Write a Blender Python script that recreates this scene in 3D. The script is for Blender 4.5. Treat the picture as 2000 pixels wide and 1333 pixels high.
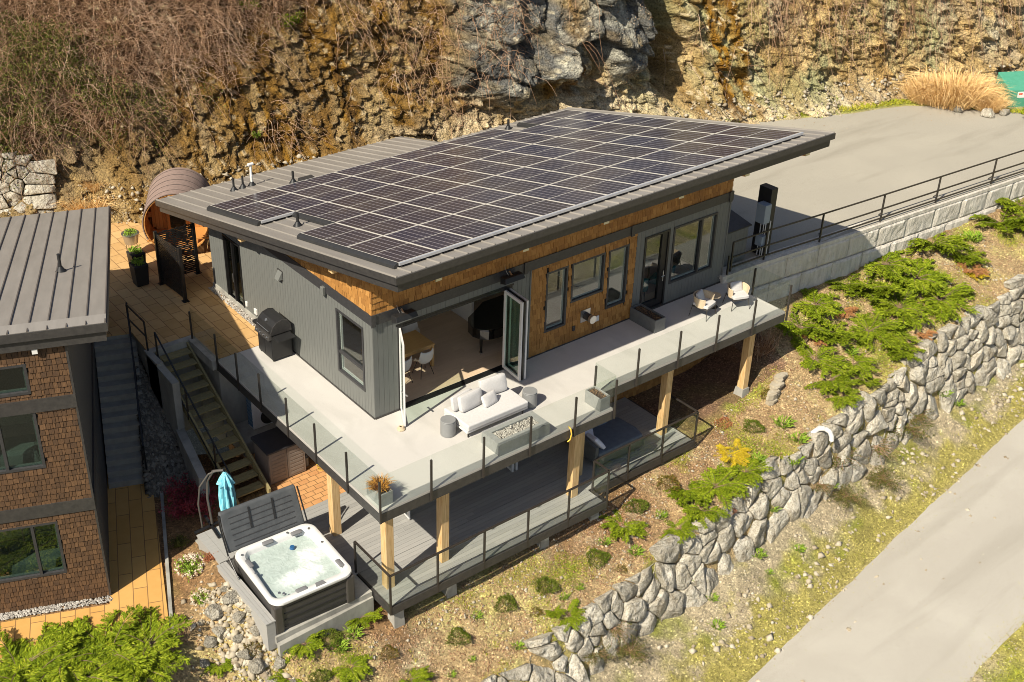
import bpy, bmesh, math, random
import numpy as np
from mathutils import Vector, Matrix

for o in list(bpy.data.objects): bpy.data.objects.remove(o)
scene = bpy.context.scene

# ------------------------------------------------------------------ camera
CAM = dict(loc=(-14.2625, -22.5897, 18.2147), yaw=0.60706, pitch=0.51019, roll=-0.01207, f=2324.2, sx=184.86/2000, sy=-54.41/2000)
def make_camera():
    y, p, r = CAM['yaw'], CAM['pitch'], CAM['roll']
    f = Vector((math.sin(y)*math.cos(p), math.cos(y)*math.cos(p), -math.sin(p)))
    rt = Vector((math.cos(y), -math.sin(y), 0)); up = rt.cross(f)
    rt2 = rt*math.cos(r) + up*math.sin(r); up2 = -rt*math.sin(r) + up*math.cos(r)
    cd = bpy.data.cameras.new('camera'); cam = bpy.data.objects.new('camera', cd)
    scene.collection.objects.link(cam)
    m = Matrix((rt2, up2, -f)).transposed().to_4x4(); m.translation = Vector(CAM['loc'])
    cam.matrix_world = m
    cd.sensor_width = 36; cd.lens = CAM['f']*36/2000
    cd.shift_x = CAM['sx']; cd.shift_y = CAM['sy']
    cd.clip_start = 0.5; cd.clip_end = 800
    scene.camera = cam
make_camera()

# ------------------------------------------------------------------ light
SHX, SHY = 0.985, 0.262            # ground shadow shift per metre of height
sun_dir = Vector((-SHX, -SHY, 1)).normalized()   # towards the sun
w = bpy.data.worlds.new('World'); scene.world = w; w.use_nodes = True
nt = w.node_tree; bg = nt.nodes['Background']
sky = nt.nodes.new('ShaderNodeTexSky'); sky.sky_type = 'NISHITA'; sky.sun_disc = False
sky.sun_elevation = math.asin(sun_dir.z)
sky.sun_rotation = math.atan2(sun_dir.x, sun_dir.y)
sky.air_density = 1.0; sky.dust_density = 1.5; sky.ozone_density = 1.0
nt.links.new(sky.outputs[0], bg.inputs[0]); bg.inputs[1].default_value = 0.07
sd = bpy.data.lights.new('sun', 'SUN'); sd.energy = 5.0; sd.angle = math.radians(0.5); sd.color = (1.0, 0.915, 0.76)
so = bpy.data.objects.new('sun', sd); scene.collection.objects.link(so)
so.rotation_euler = sun_dir.to_track_quat('Z', 'Y').to_euler()
scene.view_settings.view_transform = 'Standard'; scene.view_settings.look = 'None'
scene.view_settings.exposure = 0.56; scene.view_settings.gamma = 1
scene.cycles.max_bounces = 8; scene.cycles.diffuse_bounces = 5; scene.cycles.transparent_max_bounces = 16
scene.cycles.glossy_bounces = 3; scene.cycles.transmission_bounces = 6
scene.cycles.sample_clamp_indirect = 6
scene.cycles.use_denoising = True; scene.cycles.filter_width = 0.95
scene.render.engine = 'CYCLES'

# ------------------------------------------------------------------ materials
MATS = {}
def _n(nt, t, **k):
    n = nt.nodes.new(t)
    for a, b in k.items(): setattr(n, a, b)
    return n
def ramp(nt, stops, interp='LINEAR'):
    n = nt.nodes.new('ShaderNodeValToRGB'); cr = n.color_ramp; cr.interpolation = interp
    while len(cr.elements) < len(stops): cr.elements.new(0.5)
    for e, (p, c) in zip(cr.elements, stops): e.position = p; e.color = (*c, 1)
    return n
def mat(name, stops, rough=0.7, nscale=6, detail=6, noise=1.0, island=0.0, bump=0.0, bscale=40, bdist=0.02, metallic=0, spec=0.5, stretch=None, wbump=None, coat=0):
    """stops: list of colours spread over a ramp driven by noise and/or a random value for each loose piece"""
    m = bpy.data.materials.new(name); m.use_nodes = True; nt = m.node_tree
    b = nt.nodes['Principled BSDF']; b.inputs['Roughness'].default_value = rough; b.inputs['Metallic'].default_value = metallic
    b.inputs['Specular IOR Level'].default_value = spec; b.inputs['Coat Weight'].default_value = coat
    tc = _n(nt, 'ShaderNodeTexCoord'); src = tc.outputs['Object']
    if stretch:
        mp = _n(nt, 'ShaderNodeMapping'); mp.inputs['Scale'].default_value = stretch
        nt.links.new(src, mp.inputs[0]); src = mp.outputs[0]
    if len(stops) == 1: stops = [stops[0], stops[0]]
    cs = [(i/(len(stops)-1), c) for i, c in enumerate(stops)]
    r = ramp(nt, cs)
    nz = _n(nt, 'ShaderNodeTexNoise'); nz.inputs['Scale'].default_value = nscale; nz.inputs['Detail'].default_value = detail; nz.inputs['Roughness'].default_value = 0.62
    nt.links.new(src, nz.inputs['Vector'])
    mr = _n(nt, 'ShaderNodeMapRange'); mr.inputs['From Min'].default_value = 0.3; mr.inputs['From Max'].default_value = 0.7
    mr.inputs['To Min'].default_value = 0.5-0.5*noise; mr.inputs['To Max'].default_value = 0.5+0.5*noise
    nt.links.new(nz.outputs[0], mr.inputs[0]); fac = mr.outputs[0]
    if island:
        g = _n(nt, 'ShaderNodeNewGeometry')
        mx = _n(nt, 'ShaderNodeMix'); mx.inputs[0].default_value = island
        nt.links.new(fac, mx.inputs[2]); nt.links.new(g.outputs['Random Per Island'], mx.inputs[3]); fac = mx.outputs[0]
    nt.links.new(fac, r.inputs[0]); nt.links.new(r.outputs[0], b.inputs['Base Color'])
    if bump:
        bz = _n(nt, 'ShaderNodeTexNoise'); bz.inputs['Scale'].default_value = bscale; bz.inputs['Detail'].default_value = 8; bz.inputs['Roughness'].default_value = 0.65
        nt.links.new(src, bz.inputs['Vector'])
        bp = _n(nt, 'ShaderNodeBump'); bp.inputs['Strength'].default_value = bump; bp.inputs['Distance'].default_value = bdist
        nt.links.new(bz.outputs[0], bp.inputs['Height']); nt.links.new(bp.outputs[0], b.inputs['Normal'])
    MATS[name] = m; return m

grey_cladding = mat('grey_cladding', [(.125,.13,.122),(.15,.155,.145)], .6, nscale=3, bump=.15, bscale=30, stretch=(6,6,.6))
dark_trim = mat('dark_trim', [(.028,.028,.03),(.045,.044,.046)], .5, nscale=14)
fascia_m = mat('fascia_metal', [(.038,.036,.036),(.062,.058,.055)], .45, nscale=9, metallic=.2)
black_metal = mat('black_metal', [(.012,.012,.013),(.02,.02,.021)], .4, metallic=.3)
bronze_metal = mat('bronze_rail', [(.035,.03,.027),(.05,.043,.038)], .4, metallic=.3)
roof_m = mat('roof_metal', [(.235,.215,.19),(.295,.27,.24)], .45, nscale=1.2, detail=9, metallic=.1, stretch=(3,.5,1), bump=.05, bscale=3)
cedar_m = mat('cedar_shingle', [(.19,.080,.017),(.30,.135,.028),(.39,.185,.042),(.49,.265,.08)], .75, nscale=5, island=.55, stretch=(14,14,1.5), bump=.3, bscale=12)
old_cedar = mat('weathered_shingle', [(.035,.018,.008),(.066,.033,.013),(.098,.049,.019),(.16,.085,.036)], .8, nscale=4, island=.5, stretch=(14,14,1.5), bump=.3, bscale=12)
beam_wood = mat('beam_wood', [(.36,.20,.075),(.54,.345,.15),(.64,.44,.22),(.68,.50,.28)], .6, nscale=3.4, detail=9, stretch=(11,11,.5), bump=.1, bscale=20)
beam_wood_h = mat('outrigger_wood', [(.50,.25,.07),(.66,.37,.13)], .6, nscale=3, stretch=(9,.7,9))
stair_wood = mat('treated_wood', [(.15,.125,.055),(.24,.20,.09),(.31,.26,.13)], .8, nscale=3, stretch=(2,14,14), island=.3, bump=.2)
concrete = mat('concrete', [(.22,.21,.185),(.31,.30,.265),(.39,.375,.33)], .85, nscale=2.2, bump=.25, bscale=18, stretch=(1,1,.4))
block_conc = mat('split_concrete', [(.40,.37,.31),(.58,.54,.47),(.70,.66,.58)], .9, nscale=2.5, bump=.8, bscale=9, bdist=.06, stretch=(2.2,2.2,.5), island=.25)
def worn_mat(name, base, dark, light, spot=200, streak=(.25,2.2,1), blot=.45, rough=.9, bump=.3, crack=0, island=0, bdist=.006, hi=7):
    m = bpy.data.materials.new(name); m.use_nodes = True; nt = m.node_tree; b = nt.nodes['Principled BSDF']; b.inputs['Roughness'].default_value = rough; b.inputs['Specular IOR Level'].default_value = .3
    tc = _n(nt, 'ShaderNodeTexCoord'); cur = None
    def noise(scale, detail, st=None, dist=0):
        src = tc.outputs['Object']
        if st: mp = _n(nt, 'ShaderNodeMapping'); mp.inputs['Scale'].default_value = st; nt.links.new(src, mp.inputs[0]); src = mp.outputs[0]
        z = _n(nt, 'ShaderNodeTexNoise'); z.inputs['Scale'].default_value = scale; z.inputs['Detail'].default_value = detail; z.inputs['Distortion'].default_value = dist; nt.links.new(src, z.inputs['Vector']); return z.outputs[0]
    def mixin(cur, col, fac, lo, hi, amt):
        r = _n(nt, 'ShaderNodeMapRange'); r.inputs['From Min'].default_value = lo; r.inputs['From Max'].default_value = hi; r.inputs['To Max'].default_value = amt; nt.links.new(fac, r.inputs[0])
        x = _n(nt, 'ShaderNodeMix', data_type='RGBA'); nt.links.new(r.outputs[0], x.inputs[0])
        if cur is None: x.inputs[6].default_value = (*base, 1)
        else: nt.links.new(cur, x.inputs[6])
        x.inputs[7].default_value = (*col, 1); return x.outputs[2]
    cur = mixin(cur, light, noise(blot, 10, None, .6), .48, .68, .8)
    cur = mixin(cur, dark, noise(1.1, 9, streak, .3), .52, .75, .75)
    cur = mixin(cur, dark, noise(7, 6), .62, .74, .35)
    sp = noise(spot, 2); cur = mixin(cur, dark, sp, .5, .66, .55); cur = mixin(cur, light, sp, .5, .34, .4)
    if crack:
        vo = _n(nt, 'ShaderNodeTexVoronoi', feature='DISTANCE_TO_EDGE'); vo.inputs['Scale'].default_value = crack
        nz = _n(nt, 'ShaderNodeTexNoise'); nz.inputs['Scale'].default_value = 1.6; nz.inputs['Detail'].default_value = 8; nt.links.new(tc.outputs['Object'], nz.inputs[0])
        vm = _n(nt, 'ShaderNodeVectorMath', operation='MULTIPLY_ADD'); vm.inputs[1].default_value = (1.6,1.6,1.6); nt.links.new(nz.outputs['Color'], vm.inputs[0]); nt.links.new(tc.outputs['Object'], vm.inputs[2]); nt.links.new(vm.outputs[0], vo.inputs['Vector'])
        cur = mixin(cur, tuple(c*.5 for c in dark), vo.outputs['Distance'], .0035, 0., .5)
    if island:
        g = _n(nt, 'ShaderNodeNewGeometry'); ri = _n(nt, 'ShaderNodeMapRange'); ri.inputs['To Min'].default_value = 1-island; ri.inputs['To Max'].default_value = 1+island*.8; oi = _n(nt, 'ShaderNodeObjectInfo')
        fa = _n(nt, 'ShaderNodeMath', operation='ADD'); nt.links.new(g.outputs['Random Per Island'], fa.inputs[0]); nt.links.new(oi.outputs['Random'], fa.inputs[1]); fr_ = _n(nt, 'ShaderNodeMath', operation='FRACT'); nt.links.new(fa.outputs[0], fr_.inputs[0]); nt.links.new(fr_.outputs[0], ri.inputs[0])
        vs = _n(nt, 'ShaderNodeVectorMath', operation='SCALE'); nt.links.new(cur, vs.inputs[0]); nt.links.new(ri.outputs[0], vs.inputs['Scale']); cur = vs.outputs[0]
        sp = noise(4.5, 12, None, .4)
    nt.links.new(cur, b.inputs['Base Color'])
    bp = _n(nt, 'ShaderNodeBump'); bp.inputs['Strength'].default_value = bump; bp.inputs['Distance'].default_value = bdist; nt.links.new(sp, bp.inputs['Height']); nt.links.new(bp.outputs[0], b.inputs['Normal'])
    MATS[name] = m; return m
deck_conc = worn_mat('deck_coating', (.50,.48,.45), (.40,.385,.355), (.56,.54,.505), spot=90, streak=(1.2,.5,1), blot=.8, rough=.75, bump=.1)
rock_m = worn_mat('boulder_stone', (.375,.345,.28), (.155,.12,.07), (.56,.53,.455), spot=28, streak=(2.5,2.5,.8), blot=2.6, bump=1.0, island=.22, bdist=.16)
asphalt = worn_mat('asphalt', (.35,.325,.27), (.25,.23,.185), (.40,.37,.305), spot=60, streak=(.18,1.1,1), blot=.22)
composite = mat('composite_board', [(.25,.245,.235),(.315,.31,.295),(.36,.35,.33)], .65, nscale=3, island=.55, stretch=(1,14,14))
white_m = mat('white_plastic', [(.64,.63,.60),(.70,.69,.67)], .35)
white_frame = mat('white_frame', [(.62,.61,.60),(.68,.67,.66)], .35)
white_cloth = mat('white_cushion', [(.49,.48,.47),(.55,.54,.53)], .9, nscale=20, bump=.25, bscale=14, bdist=.02)
grey_drum = mat('grey_drum', [(.20,.205,.205),(.225,.23,.23)], .6)
grey_planter = mat('grey_planter', [(.095,.1,.1),(.125,.13,.13)], .6, nscale=8)
pit_grey = mat('fire_pit_grey', [(.23,.235,.225),(.29,.295,.285)], .75, nscale=8)
floor_wood = mat('oak_floor', [(.52,.385,.26),(.64,.49,.35)], .5, nscale=2.4, stretch=(.8,9,1), island=.5)
table_wood = mat('oak_table', [(.52,.30,.10),(.62,.38,.15)], .45, nscale=3, stretch=(1,9,9))
plaster = mat('plaster', [(.70,.68,.64),(.74,.72,.68)], .8)
piano_black = mat('piano_lacquer', [(.006,.006,.006)], .08, spec=.6, coat=.6)
chair_shell = mat('chair_shell', [(.60,.57,.52),(.64,.61,.56)], .55)
rope_m = mat('chair_rope', [(.48,.38,.25),(.60,.49,.34)], .8, nscale=30)
teal_m = mat('teal_fabric', [(.02,.12,.13),(.03,.17,.18)], .8)
blue_box = mat('grey_blue_steel', [(.22,.27,.33),(.26,.31,.37)], .45)
black_paint = mat('black_paint', [(.012,.012,.013),(.018,.018,.018)], .5)
tub_side = mat('tub_panel', [(.035,.033,.033),(.055,.052,.05)], .5, nscale=5, stretch=(1,1,9))
tub_rim = mat('tub_acrylic', [(.60,.60,.59),(.66,.66,.65)], .18, coat=.3)
cover_m = mat('spa_cover_vinyl', [(.055,.06,.065),(.085,.09,.095)], .5, nscale=4, bump=.2, bscale=6)
umb_blue = mat('umbrella_cloth', [(.09,.42,.55),(.18,.55,.66),(.45,.75,.82)], .8, nscale=6, stretch=(6,6,.6))
shed_m = mat('resin_shed', [(.20,.165,.14),(.25,.21,.18)], .6)
shed_top = mat('resin_lid', [(.028,.028,.032),(.04,.04,.045)], .6)
sauna_roof = mat('sauna_shingle', [(.20,.14,.115),(.27,.195,.165)], .8, nscale=8)
sauna_wood = mat('sauna_cedar', [(.34,.13,.03),(.50,.22,.055),(.60,.30,.09)], .6, island=.7, nscale=3, stretch=(9,9,1))
bark_m = mat('branch_bark', [(.14,.09,.05),(.24,.17,.11)], .9)
brush_m = mat('dry_brush', [(.13,.068,.035),(.28,.16,.09),(.44,.29,.19),(.64,.49,.37)], .85, nscale=.7, island=.6, spec=.12)
leaf_green = mat('bramble_leaf', [(.045,.05,.01),(.09,.10,.018),(.17,.16,.035)], .6, island=.8, spec=.12)
leaf_red = mat('maple_leaf', [(.14,.012,.02),(.26,.025,.04),(.40,.05,.06)], .6, island=.8)
dead_leaf = mat('dead_leaf', [(.20,.11,.05),(.40,.27,.16),(.58,.45,.33)], .85, island=.8, spec=.12)
jun_m = mat('juniper_leaf', [(.045,.075,.004),(.11,.155,.006),(.20,.255,.012),(.36,.38,.03)], .65, nscale=2.2, island=.6, spec=.12)
jun_dry = mat('juniper_brown', [(.30,.13,.04),(.46,.22,.08)], .8, island=.8)
jun_yel = mat('juniper_gold', [(.40,.30,.015),(.60,.44,.03)], .7, island=.8, spec=.12)
heath_m = mat('heather_leaf', [(.05,.08,.008),(.095,.13,.012),(.17,.18,.03)], .8, island=.7, nscale=3, spec=.12)
heath_rust = mat('heather_rust', [(.07,.085,.010),(.13,.11,.018),(.24,.10,.03)], .8, island=.7, nscale=3, spec=.12)
grass_m = mat('grass_blade', [(.14,.18,.010),(.26,.29,.018),(.40,.37,.045),(.52,.43,.12)], .7, nscale=1.3, island=.45, spec=.12)
green_blade = mat('weed_leaf', [(.10,.19,.015),(.20,.31,.03),(.33,.42,.06)], .65, island=.7, spec=.12)
straw_m = mat('straw_blade', [(.55,.34,.12),(.74,.50,.22),(.84,.64,.35)], .8, nscale=3, island=.6, spec=.12)
petal_m = mat('cream_petal', [(.72,.56,.42),(.85,.76,.62)], .6, island=.8)
rock_old = mat('boulder_stone_plain', [(.20,.16,.10),(.36,.31,.225),(.46,.415,.325),(.54,.50,.41),(.64,.60,.51)], .9, nscale=2.2, detail=12, island=.30, bump=1.0, bscale=4.5, bdist=.16)
rubble_m = mat('rubble_stone', [(.16,.12,.075),(.30,.25,.175),(.42,.37,.28),(.55,.50,.41)], .9, nscale=5, island=.6, bump=.5, bscale=16)
pebble_m = mat('pebble_stone', [(.14,.125,.11),(.33,.305,.27),(.55,.52,.47)], .8, nscale=5, island=.85)
chip_m = mat('bark_chip', [(.17,.08,.035),(.34,.19,.10),(.52,.37,.24)], .9, island=.85)
wrap_m = mat('building_wrap', [(.015,.013,.012)], .9)
soil_dark = mat('potting_soil', [(.02,.014,.01),(.05,.035,.025)], .95, nscale=30)
rust_grass = mat('orange_sedge', [(.35,.14,.02),(.60,.30,.04)], .8, island=.8)
steel = mat('steel', [(.55,.55,.54)], .3, metallic=.9)
green_box = mat('green_steel', [(.06,.26,.17),(.08,.31,.21)], .5)
dark_int = mat('dark_void', [(.01,.01,.01)], .9)
rug_m = mat('pink_rug', [(.45,.30,.29),(.55,.40,.38)], .95, nscale=12)
red_leaf = mat('red_succulent', [(.28,.07,.03),(.42,.16,.06)], .7, island=.8)

def glass_mat(name, tint=(.9,.96,.93), refl=.10, rough=0.01):
    m = bpy.data.materials.new(name); m.use_nodes = True; nt = m.node_tree
    nt.nodes.remove(nt.nodes['Principled BSDF']); out = nt.nodes['Material Output']
    tr = _n(nt, 'ShaderNodeBsdfTransparent'); tr.inputs[0].default_value = (*tint, 1)
    gl = _n(nt, 'ShaderNodeBsdfGlossy'); gl.inputs['Roughness'].default_value = rough
    fr = _n(nt, 'ShaderNodeLayerWeight'); fr.inputs[0].default_value = .5
    pw = _n(nt, 'ShaderNodeMath', operation='POWER'); pw.inputs[1].default_value = 4.0; nt.links.new(fr.outputs['Facing'], pw.inputs[0])
    ma = _n(nt, 'ShaderNodeMath', operation='MULTIPLY_ADD'); ma.inputs[1].default_value = .8; ma.inputs[2].default_value = refl; ma.use_clamp = True
    nt.links.new(pw.outputs[0], ma.inputs[0])
    mx = _n(nt, 'ShaderNodeMixShader'); nt.links.new(ma.outputs[0], mx.inputs[0]); nt.links.new(tr.outputs[0], mx.inputs[1]); nt.links.new(gl.outputs[0], mx.inputs[2])
    nt.links.new(mx.outputs[0], out.inputs[0]); MATS[name] = m; return m
rail_glass = glass_mat('railing_glass', (.935,.955,.94), .006)
pane_glass = glass_mat('window_glass', (.88,.92,.90), .09)
door_glass = glass_mat('door_glass', (.87,.94,.89), .05)
dark_glass = glass_mat('dark_glass', (.5,.58,.55), .12)

# ------------------------------------------------------------------ mesh tools
rng = random.Random(7); nrng = np.random.default_rng(11)
class MB:
    def __init__(s): s.v = []; s.f = []
    def add(s, vs, fs):
        k = len(s.v); s.v += [tuple(p) for p in vs]; s.f += [tuple(i+k for i in f) for f in fs]; return s
    def box(s, x0, x1, y0, y1, z0, z1):
        return s.add([(x0,y0,z0),(x1,y0,z0),(x1,y1,z0),(x0,y1,z0),(x0,y0,z1),(x1,y0,z1),(x1,y1,z1),(x0,y1,z1)],
                     [(0,3,2,1),(4,5,6,7),(0,1,5,4),(1,2,6,5),(2,3,7,6),(3,0,4,7)])
    def hexa(s, p):   # 8 points, bottom ring then top ring
        return s.add(p, [(0,3,2,1),(4,5,6,7),(0,1,5,4),(1,2,6,5),(2,3,7,6),(3,0,4,7)])
    def bar(s, a, b, w, h, up=(0,0,1)):
        a = Vector(a); b = Vector(b); d = (b-a).normalized(); u = Vector(up)
        sd = d.cross(u)
        if sd.length < 1e-4: sd = d.cross(Vector((0,1,0)))
        sd.normalize(); u = sd.cross(d)
        sd = sd*w/2; u = u*h/2
        return s.hexa([a-sd-u, a+sd-u, b+sd-u, b-sd-u, a-sd+u, a+sd+u, b+sd+u, b-sd+u])
    def cyl(s, a, b, r0, r1=None, n=12, cap=True):
        r1 = r0 if r1 is None else r1
        a = Vector(a); b = Vector(b); d = (b-a).normalized()
        x = d.orthogonal().normalized(); y = d.cross(x)
        vs = [a+(x*math.cos(t)+y*math.sin(t))*r0 for t in [2*math.pi*i/n for i in range(n)]]
        vs += [b+(x*math.cos(t)+y*math.sin(t))*r1 for t in [2*math.pi*i/n for i in range(n)]]
        fs = [(i, (i+1) % n, n+(i+1) % n, n+i) for i in range(n)]
        if cap: fs += [tuple(range(n))[::-1], tuple(range(n, 2*n))]
        return s.add(vs, fs)
    def tube(s, pts, r, n=6):
        for i in range(len(pts)-1): s.cyl(pts[i], pts[i+1], r if not hasattr(r, '__len__') else r[i], r if not hasattr(r, '__len__') else r[i+1], n)
        return s
    def loft(s, rings, closed=True, cap=(True, True)):
        n = len(rings[0]); vs = [p for r in rings for p in r]; fs = []
        for j in range(len(rings)-1):
            for i in range(n if closed else n-1):
                fs.append((j*n+i, j*n+(i+1) % n, (j+1)*n+(i+1) % n, (j+1)*n+i))
        if cap[0]: fs.append(tuple(range(n))[::-1])
        if cap[1]: fs.append(tuple(range((len(rings)-1)*n, len(rings)*n)))
        return s.add(vs, fs)
    def prism(s, poly, z0, z1):
        n = len(poly); f = lambda z, x, y: z(x, y) if callable(z) else z
        return s.loft([[(x, y, f(z0, x, y)) for x, y in poly], [(x, y, f(z1, x, y)) for x, y in poly]])
    def mesh(s, name):
        me = bpy.data.meshes.new(name); me.from_pydata(s.v, [], s.f); me.update(); return me
    def build(s, name, m, parent=None, smooth=False, bevel=0, **tags):
        return link(name, s.mesh(name), m, parent, smooth, bevel, **tags)
def link(name, me, m, parent=None, smooth=False, bevel=0, **tags):
    o = bpy.data.objects.new(name, me); scene.collection.objects.link(o)
    for k in (m if isinstance(m, (list, tuple)) else [m]): me.materials.append(k)
    if smooth:
        me.polygons.foreach_set('use_smooth', [True]*len(me.polygons))
        try: me.set_sharp_from_angle(angle=math.radians(40))
        except Exception: pass
    if bevel:
        b = o.modifiers.new('bevel', 'BEVEL'); b.width = bevel; b.segments = 2; b.limit_method = 'ANGLE'
    if parent is not None: o.parent = parent
    for k, v in tags.items(): o[k] = v
    return o
def npmesh(name, V, F):
    V = np.asarray(V, np.float32); F = np.asarray(F, np.int32); me = bpy.data.meshes.new(name)
    me.vertices.add(len(V)); me.vertices.foreach_set('co', V.ravel())
    k = F.shape[1]; me.loops.add(F.size); me.loops.foreach_set('vertex_index', F.ravel())
    me.polygons.add(len(F)); me.polygons.foreach_set('loop_start', np.arange(0, F.size, k, dtype=np.int32))
    try: me.polygons.foreach_set('loop_total', np.full(len(F), k, np.int32))
    except Exception: pass
    me.update(calc_edges=True); me.validate(); return me
def thing(name, label, cat, loc=(0,0,0), rz=0, group=None):
    o = bpy.data.objects.new(name, None); scene.collection.objects.link(o)
    o.empty_display_size = .2; o.location = loc; o.rotation_euler = (0, 0, rz); o['label'] = label; o['category'] = cat
    if group: o['group'] = group
    return o
def T(label, cat, group=None):
    d = dict(label=label, category=cat)
    if group: d['group'] = group
    return d
ST = dict(kind='structure'); STUFF = dict(kind='stuff')
def copy_tree(root, loc, rz, label, group=None, scale=None):
    r = root.copy(); scene.collection.objects.link(r); r.location = loc; r.rotation_euler = (0, 0, rz)
    if scale: r.scale = (scale,)*3 if not hasattr(scale, '__len__') else scale
    r['label'] = label
    if group: r['group'] = group
    for ch in list(root.children):
        c = ch.copy(); scene.collection.objects.link(c); c.parent = r
        for g in list(ch.children):
            e = g.copy(); scene.collection.objects.link(e); e.parent = c
    return r
def grid_idx(nu, nv):
    i = np.arange(nu*nv).reshape(nu, nv); a = i[:-1, :-1].ravel(); b = i[1:, :-1].ravel(); c = i[1:, 1:].ravel(); d = i[:-1, 1:].ravel()
    return np.stack([a, b, c, d], 1)
def strands(P, R):
    """P: N x K x 3 paths, R: N x K radii -> three-sided tubes"""
    N, K, _ = P.shape; D = np.gradient(P, axis=1); D /= np.linalg.norm(D, axis=2, keepdims=True)+1e-9
    ref = np.where(np.abs(D[..., 2:3]) > .9, np.array([1., 0, 0]), np.array([0, 0, 1.])); X = np.cross(D, ref); X /= np.linalg.norm(X, axis=2, keepdims=True)+1e-9; Y = np.cross(D, X)
    V = np.stack([P+R[..., None]*(X*math.cos(a)+Y*math.sin(a)) for a in (0, 2.094, 4.189)], 2)   # N K 3 3
    base = np.arange(N*K*3).reshape(N, K, 3); F = []
    for j in range(3):
        F.append(np.stack([base[:, :-1, j], base[:, :-1, (j+1) % 3], base[:, 1:, (j+1) % 3], base[:, 1:, j]], -1).reshape(-1, 4))
    return V.reshape(-1, 3), np.concatenate(F)
def blades(base, dirv, length, width, bend=.4):
    """flat tapering blades: base Nx3, dirv Nx3 unit, quads + tip"""
    N = len(base); side = np.cross(dirv, nrng.normal(size=(N, 3))); side /= np.linalg.norm(side, axis=1, keepdims=True)+1e-9
    L = length[:, None]; W = width[:, None]/2; down = np.array([0, 0, -1.])*bend
    m = base+dirv*L*.55; t = base+dirv*L+down*L*.35
    V = np.stack([base-side*W*.6, base+side*W*.6, m+side*W, m-side*W, t+side*W*.25, t-side*W*.25], 1).reshape(-1, 3)
    k = np.arange(N)[:, None]*6; F = np.concatenate([k+np.array([[0, 1, 2, 3]]), k+np.array([[3, 2, 4, 5]])])
    return V, F
def leaves(C, nrm_rand, size):
    """diamond leaves: C Nx3"""
    N = len(C); a = nrng.normal(size=(N, 3)); a /= np.linalg.norm(a, axis=1, keepdims=True); b = np.cross(a, nrng.normal(size=(N, 3))); b /= np.linalg.norm(b, axis=1, keepdims=True)
    s = size[:, None]; V = np.stack([C-a*s, C+b*s*.45, C+a*s, C-b*s*.45], 1).reshape(-1, 3)
    return V, np.arange(N*4).reshape(N, 4)
def cat_mesh(parts):
    V = []; F = []; k = 0
    for v, f in parts: V.append(v); F.append(f+k); k += len(v)
    return np.concatenate(V), np.concatenate(F)
# ------------------------------------------------------------------ noise and terrain
def _hash(ix, iy, s=0):
    n = (ix.astype(np.int64)*374761393 + iy.astype(np.int64)*668265263 + s*974634777) & 0x7fffffff
    n = ((n ^ (n >> 13))*1274126177) & 0x7fffffff
    n = (n ^ (n >> 16)) & 0xffffff
    return n/float(0xffffff)
def vnoise(x, y, s=0):
    ix = np.floor(x); iy = np.floor(y); fx = x-ix; fy = y-iy; u = fx*fx*(3-2*fx); v = fy*fy*(3-2*fy)
    a = _hash(ix, iy, s); b = _hash(ix+1, iy, s); c = _hash(ix, iy+1, s); d = _hash(ix+1, iy+1, s)
    return (a*(1-u)+b*u)*(1-v)+(c*(1-u)+d*u)*v
def fbm(x, y, o=5, s=0, g=.5):
    t = 0; a = 1; n = 0
    for i in range(o): t = t+a*(vnoise(x, y, s+i)-.5); n += a; a *= g; x = x*2.03+17.1; y = y*2.03-5.3
    return t/n*2
def vor(x, y, s=0):
    ix = np.floor(x); iy = np.floor(y); f1 = np.full(x.shape, 9.); f2 = f1.copy(); idn = np.zeros(x.shape); cx = f1.copy(); cy = f1.copy()
    for dx in (-1, 0, 1):
        for dy in (-1, 0, 1):
            jx = ix+dx; jy = iy+dy; px = jx+_hash(jx, jy, s); py = jy+_hash(jx, jy, s+7)
            d = np.hypot(px-x, py-y); h = _hash(jx, jy, s+13); n = d < f1
            f2 = np.where(n, f1, np.minimum(f2, d)); idn = np.where(n, h, idn); cx = np.where(n, px-x, cx); cy = np.where(n, py-y, cy); f1 = np.where(n, d, f1)
    return f1, f2, idn, cx, cy
I = np.interp
AX = [-14,-10.5,-8.5,-6.9,-6.0,-5.2,-4.7,-2.2,0,5,9.4,12.5,14,15.2,18,26,45]
AY = [2.2,.75,.0,-.75,-.9,-1.6,-2.9,-3.5,-3.4,-3.3,-2.8,-2.3,-1.9,-.5,-.55,-.95,-2.6]
AZ = [-2.88,-2.88,-2.88,-2.90,-2.93,-3.0,-3.15,-3.6,-3.7,-3.5,-3.1,-2.8,-2.1,-1.35,-1.35,-.8,-.1]
RX = [-14,-6,-.3,2.3,4.4,8.6,13.6,19.6,26,45]
RY = [-6.9,-6.2,-5.5,-5.5,-5.2,-4.95,-4.65,-4.1,-3.95,-3.9]
RZ = [-5.9,-5.5,-5.0,-4.72,-4.48,-3.95,-3.38,-2.68,-1.9,.2]
BX = [-14,-2,-.3,2,5.7,11,16.4,26,45]
BZ = [-6.4,-5.7,-5.55,-5.9,-6.1,-5.5,-5.3,-4.8,-3.4]
def A_(x): return I(x, AX, AY), I(x, AX, AZ)
def R_(x): return I(x, RX, RY), I(x, RX, RZ)
def B_(x): return I(x, RX, RY)-.6, I(x, BX, BZ)
def roadz(x): return -7.5+.075*x
def E_(x): return np.where(x < 14.8, -8.09+.134*(x-6.67), -7.0+.105*(x-14.8)), roadz(x)
def Fz(x): return -12.0+.1*(x-11.5), roadz(x)
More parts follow.
